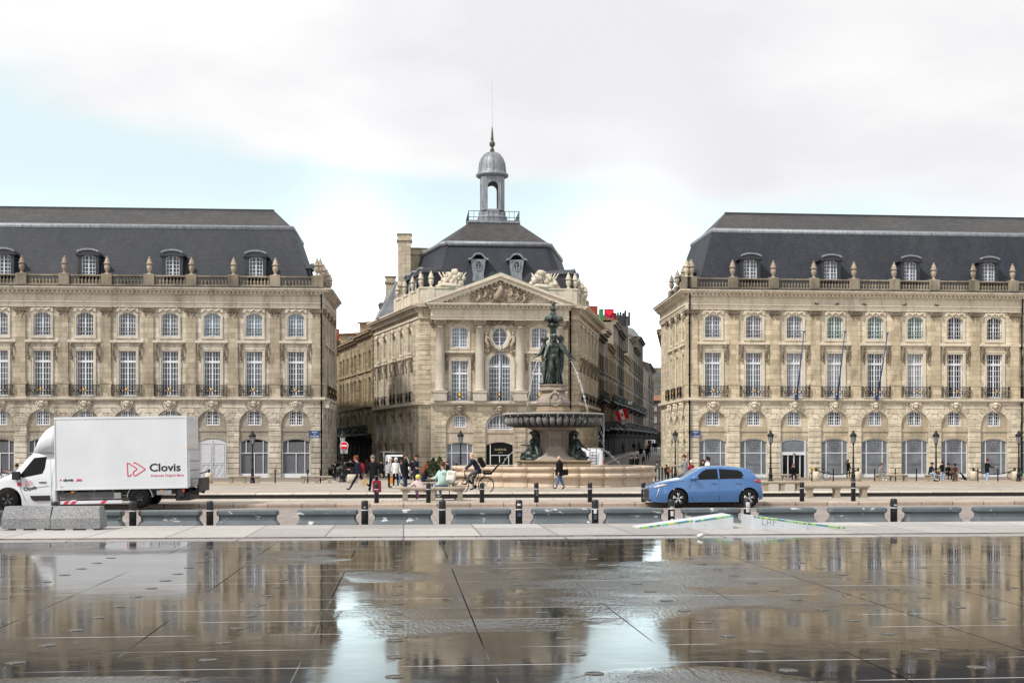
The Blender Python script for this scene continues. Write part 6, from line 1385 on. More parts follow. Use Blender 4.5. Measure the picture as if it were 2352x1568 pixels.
hatch = Car([(0, .60), (.03, .70), (.2, .80), (.6, .895), (1.08, .965), (1.3, 1.07), (1.6, 1.225), (1.85, 1.325), (2.1, 1.375), (2.5, 1.395), (3.0, 1.37), (3.45, 1.30), (3.62, 1.21), (3.85, 1.0), (3.95, .93), (4.0, .75), (4.03, .55)],
            [(0, .55), (.2, .74), (.6, .83), (1.1, .90), (1.43, .905), (2.4, .93), (3.22, .965), (3.6, .985), (3.9, .90), (4.03, .5)],
            [(0, .58), (.08, .70), (.3, .80), (.7, .85), (1.5, .865), (2.6, .865), (3.3, .86), (3.8, .80), (3.97, .72), (4.03, .62)], [(0, .22), (.3, .18), (3.7, .2), (4.03, .3)], (.95, 3.47), .31, (1.2, 3.6), .19, .365)
def build_hatch(name, label, paint, loc, rz=0, group=None, cat='car'):
    c = thing(name, label, cat, loc, rz, group); put('body', cached(('hb', paint), lambda: hatch.body().data('body', paint)), c)
    for s in (-1, 1):
        put('side_window', cached(('hw1', s), lambda: hatch.sidepoly([(1.52, .945), (2.37, .955), (2.37, 1.285), (2.0, 1.275), (1.82, 1.20)], s).data('side_window', 'carglass')), c)
        put('side_window', cached(('hw2', s), lambda: hatch.sidepoly([(2.43, .957), (3.2, .985), (3.28, 1.06), (3.24, 1.18), (3.1, 1.245), (2.43, 1.287)], s).data('side_window', 'carglass')), c)
        put('window_trim', cached(('ht', s), lambda: hatch.sidepoly([(1.40, .92), (3.3, .968), (3.3, .985), (1.40, .937)], s, .008).data('window_trim', 'plastic')), c)
        mr = put('mirror', cached(('hm', paint, s), lambda: MB().ball((1.52, s * .97, .985), .10, 10, 1.35, .7, .72).box(1.5, 1.56, min(s * .85, s * .95), max(s * .85, s * .95), .93, .95).data('mirror', paint)), c)
        for x in (2.12, 2.98): put('door_handle', cached(('hh', paint, s, x), lambda: MB().bbox(x, x + .2, min(s * .855, s * .888), max(s * .855, s * .888), .80, .83, .01).data('door_handle', paint)), c)
        # shut lines follow the skin
        m = MB()
        for pts in ([(1.42, .9), (1.36, .7), (1.37, .4), (1.5, .24)], [(2.40, .93), (2.42, .6), (2.40, .24)], [(3.22, .95), (3.2, .8), (3.05, .62), (3.0, .45)]):
            m.tube([(x, s * (hatch.w(x) - .004 if z < .8 else hatch.w(x) - .03), z) for x, z in pts], .005, 4)
        put('shut_line', m.data('shut_line', 'plastic'), c)
        m = MB(); m.loft([[(x, s * (hatch.w(x) * .985 + .004), z - h), (x, s * (hatch.w(x) * .985 + .012), z), (x, s * (hatch.w(x) * .985 - .02), z + h)] for x, z, h in ((.12, .68, .03), (.25, .72, .05), (.42, .755, .045), (.58, .79, .015))], True, True); put('headlight', m.data('headlight', 'lamp'), c)
        m = MB(); m.loft([[(x, s * (hatch.w(x) * .98 + .004), z - h), (x, s * (hatch.w(x) * .98 + .012), z), (x, s * (hatch.w(x) * .98 - .02), z + h)] for x, z, h in ((3.66, .90, .03), (3.82, .88, .06), (3.93, .85, .05))], True, True); put('tail_light', m.data('tail_light', 'redlamp'), c)
        put('running_light', MB().tube([(.30, s * .80, .66), (.24, s * .79, .5), (.2, s * .78, .36)], .014, 5).data('running_light', 'lamp'), c)
        for x in hatch.wheels: wheel(c, x, s * .765, .31, .2, out=s)
    put('windscreen', cached(('hws',), lambda: hatch.glassband(1.14, 1.80).data('windscreen', 'carglass')), c); put('rear_window', cached(('hrw',), lambda: hatch.glassband(3.66, 3.9, .006, .86).data('rear_window', 'carglass')), c)
    put('spoiler', cached(('hsp', paint), lambda: MB().loft([[(3.4, -.58, 1.30), (3.4, .58, 1.30), (3.4, .58, 1.27), (3.4, -.58, 1.27)], [(3.72, -.56, 1.275), (3.72, .56, 1.275), (3.72, .56, 1.235), (3.72, -.56, 1.235)]], True).data('spoiler', paint)), c)
    put('grille', cached(('hg',), lambda: MB().bbox(-.015, .03, -.42, .42, .3, .6, .01).box(-.025, 0, -.62, .62, .215, .28).data('grille', 'plastic')), c); put('underbody', cached(('hu',), lambda: MB().box(.25, 3.85, -.66, .66, .16, .45).data('underbody', 'plastic')), c)
    return c
# blue car
s_ = .975; zc0 = 41.2; xw, yw = cw(1496, zc0); carX, carY = xw, yw + .86 * s_
BC = build_hatch('parked_car' if 0 else 'hatchback_car', 'blue five door hatchback driving left along the road, in front of the fountain basin', 'bluepaint', (carX, carY, 0), 0); BC.scale = (s_, s_, 1.03)
# white box truck
TK = 71.; tz0 = 39.45; tX, tY = cw(18, tz0)
TR = thing('box_truck', 'white box truck with red and black lettering driving left behind the grey barriers', 'truck', (tX, tY + 1.0, 0), 0, None); TR.rotation_euler = (0, R(-.9), R(0))
cab = Car([(-.95, .55), (-.9, .78), (-.75, .9), (-.2535, 1.07), (.10, 1.24), (.193, 1.30), (.45, 1.58), (.68, 1.82), (.80, 1.88), (1.0, 1.91), (1.5, 1.91)], [(-.95, .5), (-.75, .78), (-.25, .94), (.2, 1.0), (.6, 1.02), (1.5, 1.05)],
          [(-.95, .70), (-.85, .84), (-.6, .93), (0, .97), (1.5, .98)], [(-.95, .25), (-.6, .2), (1.5, .12)], (0,), .34, (.2, 1.5), .16, .42)
put('cab', cab.body().data('cab', 'vanwhite'), TR)
for s in (-1, 1):
    w_ = put('side_window', cab.sidepoly([(.36, 1.14), (.80, 1.70), (1.2, 1.73), (1.16, 1.36), (1.08, 1.18), (.46, 1.06)], s, .006).data('side_window', 'carglass'), TR)
    put('mirror', MB().bbox(.17, .42, min(s * .97, s * 1.14), max(s * .97, s * 1.14), 1.0, 1.27, .03).tube([(.3, s * .95, 1.02), (.32, s * 1.05, 1.05)], .03, 5).data('mirror', 'plastic'), TR)
    put('door_handle', MB().bbox(.98, 1.22, min(s * .96, s * .99), max(s * .96, s * .99), .88, .915, .01).data('door_handle', 'plastic'), TR)
    put('rubbing_strip', MB().prism([(.70, .47), (1.33, .47), (1.33, .30), (.82, .30), (.74, .36)], min(s * .95, s * .99), max(s * .95, s * .99)).data('rubbing_strip', 'plastic'), TR)
    m = MB(); m.tube([(.42, s * .975, 1.0), (.40, s * .978, .7), (.55, s * .978, .3)], .006, 4); m.tube([(1.35, s * .95, 1.7), (1.38, s * .978, .9), (1.38, s * .978, .2)], .006, 4); m.tube([(.66, s * .978, .62), (.9, s * .98, .74), (1.3, s * .978, .78)], .006, 4); put('shut_line', m.data('shut_line', 'greyfr'), TR)
    wheel(TR, 0, s * .86, .34, .22, 'steelrim', out=s); wheel(TR, 4.18, s * .86, .34, .30, 'steelrim', out=s)
    m = MB(); pth = [(4.18 + .40 * cos(a), .36 + .40 * sin(a)) for a in [pi * k / 12 for k in range(13)]]; m.ribbon(pth, .03, min(s * .7, s * 1.0), max(s * .7, s * 1.0)); put('mudguard', m.data('mudguard', 'alu'), TR)
    m = MB(); m.bbox(1.65, 3.62, min(s * .95, s * .99), max(s * .95, s * .99), .17, .275, .01); m.mi = 1
    for a in (1.72, 1.95, 2.9): m.prism([(a, .172), (a + .14, .172), (a + .24, .273), (a + .10, .273)], min(s * .945, s * .995), max(s * .945, s * .995))
    m.box(2.1, 2.7, min(s * .945, s * .993), max(s * .945, s * .993), .19, .26) if False else None
    put('side_guard', m.data('side_guard', ['boxpanel', 'textred']), TR)
    for x in (2.0, 4.85): put('marker_light', MB().box(x, x + .09, min(s * .98, s * 1.01), max(s * .98, s * 1.01), .55, .585).data('marker_light', 'orangel'), TR)
    put('headlight', MB().ball((-.78, s * .78, .72), .13, 8, 1, .8, .8).data('headlight', 'lamp'), TR)
put('windscreen', cab.glassband(.22, .72, .008, .95).data('windscreen', 'carglass'), TR)
box = MB(); box.bbox(1.517, 5.71, -1.02, 1.02, .66, 2.98, .02); box.box(1.50, 5.73, -1.035, 1.035, 2.93, 3.0); box.box(1.50, 5.73, -1.035, 1.035, .63, .68); box.mi = 1; box.box(1.505, 1.53, -1.04, 1.04, .66, 2.95); box.box(5.69, 5.725, -1.04, 1.04, .66, 2.95)
bx = put('cargo_box', box.data('cargo_box', ['boxpanel', 'vanwhite']), TR)
m = MB(); m.box(5.725, 5.76, -.98, .98, 1.9, 2.9); m.box(5.73, 5.79, -.98, .98, .66, 1.86); m.mi = 1
for z in (.9, 1.2, 1.5): m.box(5.785, 5.80, -.9, .9, z, z + .02)
put('rear_door', m.data('rear_door', ['vanwhite', 'greyfr']), TR)
dfl = [(.709, 1.857), (.778, 2.063), (.915, 2.338), (1.12, 2.579), (1.328, 2.716), (1.517, 2.785)]
m = MB(); m.loft([[(x, -w, 1.86), (x, -w * .97, max(1.87, z - .12)), (x, -w * .75, z), (x, w * .75, z), (x, w * .97, max(1.87, z - .12)), (x, w, 1.86)] for (x, z), w in zip(dfl, (.62, .72, .80, .86, .90, .93))], True, True); put('roof_deflector', m.data('roof_deflector', 'vanwhite'), TR)
m = MB(); m.prism([(.95, 1.88), (1.5, 1.90), (1.5, 2.12)], -.95, -.90); put('deflector_recess', m.data('deflector_recess', 'alu'), TR)
m = MB(); m.box(1.3, 5.6, -.45, -.35, .42, .62); m.box(1.3, 5.6, .35, .45, .42, .62); m.bbox(1.6, 3.4, -.9, -.6, .30, .56, .02)
for x in (1.7, 2.1, 2.7, 3.3, 5.0): m.box(x, x + .05, -.98, .98, .56, .64)
put('chassis', m.data('chassis', 'greyfr'), TR)
put('side_box', MB().bbox(3.35, 3.58, -.99, -.8, .32, .52, .01).data('side_box', 'alu'), TR); put('side_box', MB().bbox(4.72, 5.2, -1.0, -.8, .42, .58, .01).data('side_box', 'alu'), TR)
m = MB(); m.bbox(5.3, 5.78, -.9, .9, .22, .5, .03); m.tube([(5.5, -.7, .6), (5.95, -.7, .45), (6.1, -.7, .85)], .07, 6); m.tube([(5.5, .7, .6), (5.95, .7, .45), (6.1, .7, .85)], .07, 6); m.box(6.05, 6.12, -.9, .9, .5, .95); m.box(5.4, 5.6, -1.0, 1.0, .35, .62); put('tail_lift', m.data('tail_lift', 'plastic'), TR)
put('tail_light', MB().bbox(5.55, 5.62, -1.02, -.9, .50, .6, .01).data('tail_light', 'redlamp'), TR); put('marker_light', MB().box(5.73, 5.76, -1.03, -1.0, 1.9, 2.0).data('marker_light', 'orangel'), TR)
RX = (pi / 2, 0, 0)
text(bx, 'Clovis', .355, 'textblack', (4.50, -1.023, 1.20), RX, align='LEFT', bold=.008, sx=1.13); text(bx, "Avancez l'esprit libre", .125, 'textred', (5.60, -1.023, 1.02), RX, align='RIGHT')
text(bx, 'clovis', .12, 'textblack', (1.76, -1.023, .92), RX, align='LEFT', bold=.005, sx=1.2); text(bx, '.biz', .12, 'textred', (2.16, -1.023, .92), RX, align='LEFT', bold=.005, sx=1.2); text(bx, 'clovis', .045, 'textred', (1.66, -1.023, .72), RX, align='LEFT')
def chevron(par, x, z, s, y, shear=0):
    m = MB(); f = lambda a, b: (x + a * s + shear * b * s, z + b * s)
    m.ribbon([f(.33, .16), f(.12, .02), f(.0, .06), f(.0, .94), f(.06, .98), f(.66, .55), f(.66, .48), f(.42, .30)][0:1] + [f(.0 + .18, .0), f(.04, .02), f(.0, .95), f(.08, .97), f(.68, .56), f(.68, .48), f(.45, .33), f(.45, .1)], .075 * s, y - .006, y)
    m.ribbon([f(.45, .97), f(.58, 1.0), f(1.28, .53), f(1.28, .47), f(.58, .02), f(.46, .06)], .075 * s, y - .006, y); put('logo', m.data('logo', 'textred'), par)
chevron(bx, 3.80, 1.05, .44, -1.021); put('logo', MB().prism([(1.66, .92), (1.66, 1.0), (1.72, .96)][::1], -1.026, -1.021).data('logo', 'textred'), bx)
cabo = [o for o in TR.children if o.name.startswith('cab')][0]
chevron(cabo, .55, .80, .17, -.985, .15); text(cabo, 'Clovis', .15, 'textblack', (.50, -.985, .635), (pi / 2, R(-9), 0), align='LEFT', bold=.004, sx=1.1); put('logo', MB().bbox(.30, .43, -.99, -.98, .80, .91, .01).data('logo', 'textred'), cabo)
# white vans behind
def van(label, X, Y, Z, rz, L=5.4, ladder=False, H=2.3):
    c = thing('white_van', label, 'van', (X, Y, Z), rz)
    v = Car([(0, .7), (.05, .95), (.6, 1.15), (.95, 1.28), (1.45, 1.8), (1.8, H - .08), (2.3, H), (L - .3, H), (L - .05, H - .08), (L, 1.0)], [(0, .6), (.6, 1.0), (1.0, 1.15), (L, 1.15)], [(0, .75), (.3, .93), (1, .97), (L - .2, .96), (L, .9)], [(0, .28), (L, .28)], (.9, L - 1.1), .33, (1, L), .10, .4)
    put('body', v.body().data('body', 'vanwhite'), c)
    for s in (-1, 1):
        put('side_window', v.sidepoly([(1.25, 1.22), (2.1, 1.22), (2.1, 1.75), (1.7, 1.75)], s).data('side_window', 'carglass'), c)
        for x in v.wheels: wheel(c, x, s * .86, .33, .22, 'steelrim', out=s)
        put('tail_light', MB().box(L - .06, L + .01, min(s * .8, s * .93), max(s * .8, s * .93), .9, 1.5).data('tail_light', 'redlamp'), c)
    put('windscreen', v.glassband(1.0, 1.75).data('windscreen', 'carglass'), c)
    if ladder:
        m = MB()
        for x in (L - 1.0, L - .55): m.box(x, x + .04, -1.02, -.98, .7, H)
        for k in range(7): m.box(L - 1.0, L - .52, -1.02, -.98, .8 + .22 * k, .83 + .22 * k)
        put('ladder', m.data('ladder', 'iron'), c)
    return c
x0, y0 = cw(1198, 86); van('long white van with a ladder on its side, parked behind the fountain', x0, y0, ground(y0), 0, 5.7, True, 2.42)
x0, y0 = cw(1491, 214); van('small white van far up the right street among walking people', x0 + .0, y0, 1.75, R(75), 4.6, False, 2.1)
# pickup seen from the front
x0, y0 = cw(921, 104.5); PK = thing('pickup_truck', 'white pickup with a roof rack facing the square at the mouth of the left street', 'truck', (x0, y0, -.53), R(12))
m = MB(); m.loft([[(a * w, y, z) for a, z in ((-1, zb_), (-1, zt_ - .15), (-.85, zt_), (.85, zt_), (1, zt_ - .15), (1, zb_))] for y, w, zb_, zt_ in ((0, .88, .3, .95), (.1, .95, .28, 1.1), (.7, .98, .28, 1.2), (.75, .96, .28, 1.25), (1.25, .86, .28, 2.0), (1.5, .85, .28, 2.1), (2.6, .85, .28, 2.1))], True, False); put('cab', m.data('cab', 'vanwhite'), PK)
put('windscreen', MB().loft([[(-.82, .74, 1.32), (.82, .74, 1.32)], [(-.74, 1.2, 1.96), (.74, 1.2, 1.96)]], False, False, False).data('windscreen', 'carglass'), PK); put('grille', MB().bbox(-.5, .5, -.02, .05, .5, .8, .01).data('grille', 'plastic'), PK)
for s in (-1, 1):
    put('headlight', MB().ball((s * .74, .03, .82), .12, 8, 1.1, .5, .8).data('headlight', 'lamp'), PK); put('mirror', MB().bbox(min(s * .95, s * 1.15), max(s * .95, s * 1.15), .8, .88, 1.25, 1.55, .02).data('mirror', 'plastic'), PK)
    for y in (.85, 4.0): w_ = wheel(PK, s * .8, y, .33, .22, 'steelrim'); w_.rotation_euler = (0, 0, pi / 2)
m = MB()
for s in (-1, 1): m.tube([(s * .95, 2.7, 1), (s * .95, 2.7, 2.35), (s * .95, 5, 2.35)], .035, 5)
m.tube([(-.95, 2.7, 2.35), (.95, 2.7, 2.35)], .035, 5); m.bbox(-.98, .98, 2.7, 5.2, .75, 1.1, .02); put('load_frame', m.data('load_frame', 'alu'), PK)
x0, y0 = cw(752, 111); build_hatch('parked_car', 'dark grey car parked at the mouth of the left street behind the lamp post', 'greypaint', (x0, y0, -.5), R(55))
# ------------------------------------------------------------------ bicycles
def bicycle(name, label, X, Y, Z, rz, paint='black', seat=False, group=None, ebike=False):
    B = thing(name, label, 'bicycle', (X, Y, Z), rz, group)   # local: front at -x
    r = .345; fx, rx = -.53, .53
    f = MB(); bb = (.06, 0, .29); hd_ = (-.36, 0, .74); st_ = (.19, 0, .66); sdl = (.23, 0, .86)
    for a, b, w_ in ((hd_, bb, .028 if ebike else .018), ((-.38, 0, .80), st_, .015), (st_, bb, .018), (bb, (rx, 0, r), .012), (st_, (rx, 0, r), .011), ((-.34, 0, .66), (-.385, 0, .86), .02), (st_, sdl, .013)): f.tube([a, b], w_, 6)
    if ebike: f.tube([(-.27, 0, .62), (-.03, 0, .38)], .05, 8); f.ball(bb, .09, 8, 1, .7, 1)
    put('frame', f.data('frame', paint), B)
    put('fork', MB().tube([(-.36, 0, .72), (-.42, .03, .55), (fx, .03, r)], .014, 5).tube([(-.36, 0, .72), (-.42, -.03, .55), (fx, -.03, r)], .014, 5).data('fork', paint), B)
    for x in (fx, rx):
        w_ = put('wheel', cached(('bw',), lambda: MB().torus((0, 0, 0), r - .018, .02, 'y', 32, 6).data('wheel', 'tyre')), B, (x, 0, r))
        sp = MB()
        for k in range(14): a = 2 * pi * k / 14; sp.tube([(0, 0, 0), ((r - .03) * cos(a), 0, (r - .03) * sin(a))], .0025, 3)
        sp.lathe([(.02, -.04), (.02, .04)], (0, 0, 0), 8); put('spokes', cached(('bs',), lambda: sp.data('spokes', 'alloy')), w_)
        put('mudguard', MB().ribbon([(x + (r + .025) * cos(a), r + (r + .025) * sin(a)) for a in [R(15) + R(135) * k / 10 for k in range(11)]], .012, -.025, .025).data('mudguard', paint), B)
    put('handlebar', MB().tube([(-.385, 0, .86), (-.36, 0, .97), (-.34, -.26, 1.0), (-.24, -.29, .99)], .014, 5).tube([(-.36, 0, .97), (-.34, .26, 1.0), (-.24, .29, .99)], .014, 5).data('handlebar', 'black'), B)
    put('saddle', MB().ball((.24, 0, .88), .12, 10, 1.15, .65, .38).data('saddle', 'black'), B); put('crank', MB().tube([(.06, .06, .29), (.19, .08, .18)], .01, 4).tube([(.06, -.06, .29), (-.07, -.08, .40)], .01, 4).box(.12, .24, .06, .15, .165, .185).box(-.12, 0, -.15, -.06, .39, .41).torus((.06, -.05, .29), .09, .01, 'y', 16, 4).data('crank', 'alloy'), B)
    put('carrier', MB().tube([(.22, .05, .68), (.75, .05, .72), (rx, .05, r)], .008, 4).tube([(.22, -.05, .68), (.75, -.05, .72), (rx, -.05, r)], .008, 4).data('carrier', 'black'), B)
    if seat:
        m = MB(); m.bbox(.40, .78, -.16, .16, .80, .90, .03); m.loft([[(.70 + .14 * t_, -.17 + .02 * t_, .85 + .16 * t_), (.78 + .14 * t_, -.13, .85 + .16 * t_), (.78 + .14 * t_, .13, .85 + .16 * t_), (.70 + .14 * t_, .17 - .02 * t_, .85 + .16 * t_)] for t_ in range(4)], True, False)
        for s in (-1, 1): m.tube([(.72, s * .16, .95), (.45, s * .17, .95), (.42, s * .17, .88)], .03, 6)
        m.tube([(.5, 0, .8), (.3, 0, .6)], .02, 5); put('child_seat', m.data('child_seat', 'black'), B)
    return B
# ------------------------------------------------------------------ barriers, bollards, blocks, ramps
def chipped():
    n = NT('chipped blue grey paint'); n.p.inputs['Roughness'].default_value = .6
    oi = n.n('ShaderNodeObjectInfo'); ad = n.n('ShaderNodeVectorMath', operation='ADD'); n.l(n.pos(), ad.inputs[0]); n.l(oi.outputs['Random'], ad.inputs[1])
    base = n.mix(n.ramp(n.noise(1.5, detail=5), .35, .7), (.082, .10, .112), (.115, .137, .152)); big = n.noise(2.6, vec=ad.outputs[0], detail=8, stretch=(1, 1, 2.2), rough=.62)
    ch = n.ramp(big, .615, .635); n.l(n.mix(ch, base, (.52, .51, .50)), n.p.inputs['Base Color']); n.bump(n.noise(14), .15); return n.m
M['chipped'] = chipped()
def barrier_mb():
    rings = []
    for z, hx, hy in ((0, .735, .225), (.015, .745, .235), (.155, .745, .235), (.19, .725, .20), (.255, .685, .145), (.345, .685, .145), (.385, .72, .175), (.40, .735, .19), (.475, .735, .19), (.505, .705, .165)):
        c = .045; rings.append([(-hx + c, -hy, z), (hx - c, -hy, z), (hx, -hy + c, z), (hx, hy - c, z), (hx - c, hy, z), (-hx + c, hy, z), (-hx, hy - c, z), (-hx, -hy + c, z)])
    m = MB(); m.loft(rings, True, False); m.box(-.012, .012, -.147, -.14, .26, .35); return m
bd_ = barrier_mb().data('concrete_barrier', 'chipped'); YB = 30.15
notes = ['cut by the left edge of the view', 'half hidden behind the granite blocks', 'between the second and third bollards', 'right of the third bollard', 'left of the fourth bollard', 'between the fourth and fifth bollards', 'between the fifth and sixth bollards', 'with a scuffed top, left of the sticker bollard', 'with large bare patches, left of the front wheel of the car', 'behind the left white ramp', 'behind the right white ramp', 'just left of the last bollard on the right', 'right of the last bollard on the right', 'cut by the right edge of the view']
us = [-66, 212, 392, 570, 753, 925, 1105, 1288, 1455, 1632, 1806, 1968, 2140, 2300]
for i, u in enumerate(us):
    o = put('concrete_barrier', bd_, None, (XA(u, YB), YB, 0), R(random.uniform(-1.2, 1.2)), 'blue grey concrete barrier ' + notes[i], 'barrier', 'concrete barriers lining the road')
def boll(base, h, r, mat_='bollardm'):
    m = MB(); m.lathe([(r * 1.0, 0), (r, h * .68), (r * 1.0, h * .93), (r * .93, h * .97), (r * .7, h * .995), (.001, h)], (0, 0, 0), 20); return m
M['bollardm'] = mat('black enamel bollard', (.008, .009, .012), .42, .1, .2, 5); M['ringw'] = mat('white ring', (.55, .55, .55), .5, 0, .1)
def make_bollard(X, Y, Z, h, r, label, group, first=[None, None]):
    k = 0 if h > .7 else 1
    if first[k] is None:
        t = thing('bollard', label, 'bollard', (X, Y, Z), 0, group); put('post', boll(0, h, r).data('post', 'bollardm'), t)
        put('ring', MB().lathe([(r + .001, 0), (r + .006, .004), (r + .006, .022), (r + .001, .026)], (0, 0, h * .66), 20).data('ring', 'ringw'), t); put('collar', MB().lathe([(r + .001, 0), (r + .004, .003), (r + .004, .012), (r + .001, .015)], (0, 0, h * .72), 20).data('collar', 'bollardm'), t)
        first[k] = t; return t
    return dup(first[k], (X, Y, Z), 0, label, group)
stick = {1542: 'bearing white stickers and a white disc', 1716: 'plastered with square stickers', 1192: 'with a round tricolour sticker', 1367: 'with a torn white sticker'}
fr_u = [126, 305, 482, 838, 1016, 1192, 1367, 1542, 1716, 2053]
BO = {}
for i, u in enumerate(fr_u):
    Y = 29.95; BO[u] = make_bollard(XA(u, Y), Y, 0, .735, .085, 'black bollard ' + (stick.get(u) or ORD[i] + ' from the left') + ' in the front row among the barriers', 'front row of black bollards')
for u, o in BO.items():
    def stk(z, w_, h_, m_, a=0, dx=0, round_=False):
        q = MB()
        if round_: q.lathe([(w_ / 2, 0), (w_ / 2, .002)], (0, 0, 0), 14, smooth=False); q.v = [(x, y_ * 0 - .0875 - z_, y_ + z) for x, y_, z_ in q.v]
        else: q.loft([[(.0872 * sin(t_), -.0872 * cos(t_), zz_) for zz_ in (z - h_ / 2, z + h_ / 2)] for t_ in [dx - w_ / .175 + w_ / .0875 * k / 4 for k in range(5)]], False, False, False)
        put('sticker', q.data('sticker', m_), o)
    if u == 1542: stk(.52, .12, .07, 'ringw', dx=.1); stk(.38, .08, .13, 'ringw', dx=.05); stk(.22, .08, .08, 'ringw', round_=True)
    if u == 1716: stk(.62, .11, .08, 'ringw'); stk(.545, .12, .06, 'ringw', dx=.1); stk(.45, .09, .09, 'lampgrey' if 'lampgrey' in M else 'ringw')
    if u == 1192: stk(.62, .09, .05, 'ringw', dx=-.1); stk(.37, .10, .1, 'signblue', round_=True); stk(.37, .03, .08, 'whitecl', dx=.1); stk(.37, .03, .07, 'redc', dx=.5)
    if u == 1367: stk(.44, .08, .10, 'ringw', dx=-.1); stk(.30, .09, .11, 'greyd', dx=0)
    if u == 838: stk(.57, .04, .02, 'ringw')
    if u == 2053: stk(.57, .09, .03, 'ringw', dx=.2)
bk_u = [865, 984, 1107, 1232, 1355, 1478, 1842, 1960]
nm = ['in front of the red suitcase', 'in front of the front bench', 'in front of the rear bicycle wheel', 'tagged with white graffiti', 'right of the walking bald man', 'beside the nose of the blue car', 'left of the right stone bench', 'in front of the right stone bench']
for u, n_ in zip(bk_u, nm):
    Y = 42.62; o = make_bollard(XA(u, Y), Y, .13, .69, .082, 'black bollard ' + n_ + ', far side of the road', 'second row of black bollards'); BO[u] = o
for u in (1232, 865):
    o = BO[u]
    if u == 1232: m = MB(); m.tube([(-.03, -.09, .47), (.02, -.095, .44), (-.03, -.09, .40), (.03, -.095, .37), (-.02, -.09, .32), (.03, -.09, .27), (.0, -.095, .22)], .006, 4); put('graffiti', m.data('graffiti', 'ringw'), o)
    if u == 865: put('sticker', MB().box(.0, .05, -.087, -.08, .36, .46).data('sticker', 'magentac'), o)
# granite blocks, bottom left
M['granite'] = None
def gran(name, a, b):
    n = NT(name); n.p.inputs['Roughness'].default_value = .75; v = n.n('ShaderNodeTexVoronoi', i_Scale=85.); n.l(n.pos(), v.inputs['Vector']); sp = n.n('ShaderNodeSeparateColor'); n.l(v.outputs['Color'], sp.inputs[0])
    n.l(n.mix(1., n.mix(n.ramp(sp.outputs[0], .25, .85), a, b), n.ramp(n.noise(1.4), .3, .7, (.85, .85, .86, 1), (1.1, 1.1, 1.1, 1)), 'MULTIPLY'), n.p.inputs['Base Color']); return n.m
M['granite'] = gran('speckled grey granite', (.13, .135, .145), (.33, .33, .33))
gz = 27.2
for i, (u0, u1) in enumerate(((3, 115), (115.6, 229))):
    x0, y0 = cw(u0, gz); x1 = XA(u1, y0); L = x1 - x0
    t = thing('granite_block', ['speckled granite bench block at the left edge, partly before the truck', 'speckled granite bench block, the right one of the pair'][i], 'stone block', (x0, y0, .17), 0, 'pair of granite blocks')
    pr = [(-.0, .03), (.0, .26), (.13, .52), (.55, .52), (.68, .26), (.68, .03)]; m = MB(); m.loft([[(x + (.03 if (x < .01 and z > .3) else 0), y, z) for y, z in pr] for x in (.004, L - .004)], True, False)
    if i == 1: m.v = [(x + (.035 * (z - .26) / .26 * -1 if x > L / 2 and z > .27 else 0), y, z) for x, y, z in m.v]
    put('block', m.data('block', 'granite'), t)
    for x in (L * .3, L * .72): put('shim', MB().box(x, x + .16, .01, .2, 0, .032).data('shim', 'white'), t)
# white wooden ramps
M['rampw'] = mat('white painted board', (.50, .52, .55), .5, 0, .1, 2); M['rampedge'] = None
def edge_mat():
    n = NT('green blue painted edge'); r = n.n('ShaderNodeValToRGB'); r.color_ramp.interpolation = 'CONSTANT'; e = r.color_ramp.elements; e[0].position = 0; e[0].color = (.05, .22, .24, 1); e[1].position = .42; e[1].color = (.24, .50, .06, 1)
    for p_, c_ in ((.50, (.03, .20, .30, 1)), (.56, (.50, .54, .06, 1)), (.62, (.10, .50, .30, 1))): q = e.new(p_); q.color = c_
    n.l(n.noise(3.5, detail=1, stretch=(1, .1, .1)), r.inputs[0]); n.l(r.outputs[0], n.p.inputs['Base Color']); return n.m
M['rampedge'] = edge_mat(); rz_ = 27.75
def ramp(label, u_tip, u_step, u_high, side):
    x0, y0 = cw(u_tip, rz_); xs_, xh = XA(u_step, y0), XA(u_high, y0); H = .305; L = abs(xh - x0)
    t = thing('skate_ramp', label, 'ramp', (x0, y0, .17), 0, 'pair of white ramps'); d = 1 if xh > x0 else -1; a, b = (xs_ - x0), (xh - x0); hz = H * abs(a) / L
    back = MB().prism([(0, 0), (b, 0), (b, H), (0, .012)] if d > 0 else [(0, .012), (b, H), (b, 0), (0, 0)], .12, .9)
    front = MB().prism([(a, 0), (b, 0), (b, H), (a, hz)] if d > 0 else [(a, hz), (b, H), (b, 0), (a, 0)], -.12, .118)
    o = put('ramp_board', back.data('ramp_board', 'rampw'), t); o2 = put('front_panel', front.data('front_panel', 'rampw'), t)
    e = MB(); e.loft([[(q, yy, z_) for yy, z_ in ((y_ - .006, z - .028), (y_ - .006, z + .006), (y_ + .05, z + .008), (y_ + .05, z - .0))] for q, z, y_ in ((0, .012, .12), (a, hz, .12))], True, False); e.loft([[(q, yy, z_) for yy, z_ in ((y_ - .006, z - .028), (y_ - .006, z + .006), (y_ + .05, z + .008), (y_ + .05, z))] for q, z, y_ in ((a, hz, -.12), (b, H, -.12))], True, False)
    put('painted_edge', e.data('painted_edge', 'rampedge'), t)
    for q in (.45, .7): put('bolt', MB().ball((b * q, -.125 if abs(b * q) > abs(a) else .115, .08), .008, 6).data('bolt', 'black'), t)
    return t, o2, b
ramp('white wedge ramp with a green painted edge rising to the right', 1467, 1594, 1681, 1)
rt, o2, bb_ = ramp('white wedge ramp tagged with thin black letters, rising to the left', 1950, 1849, 1728, -1)
m = MB(); gx = -2.05
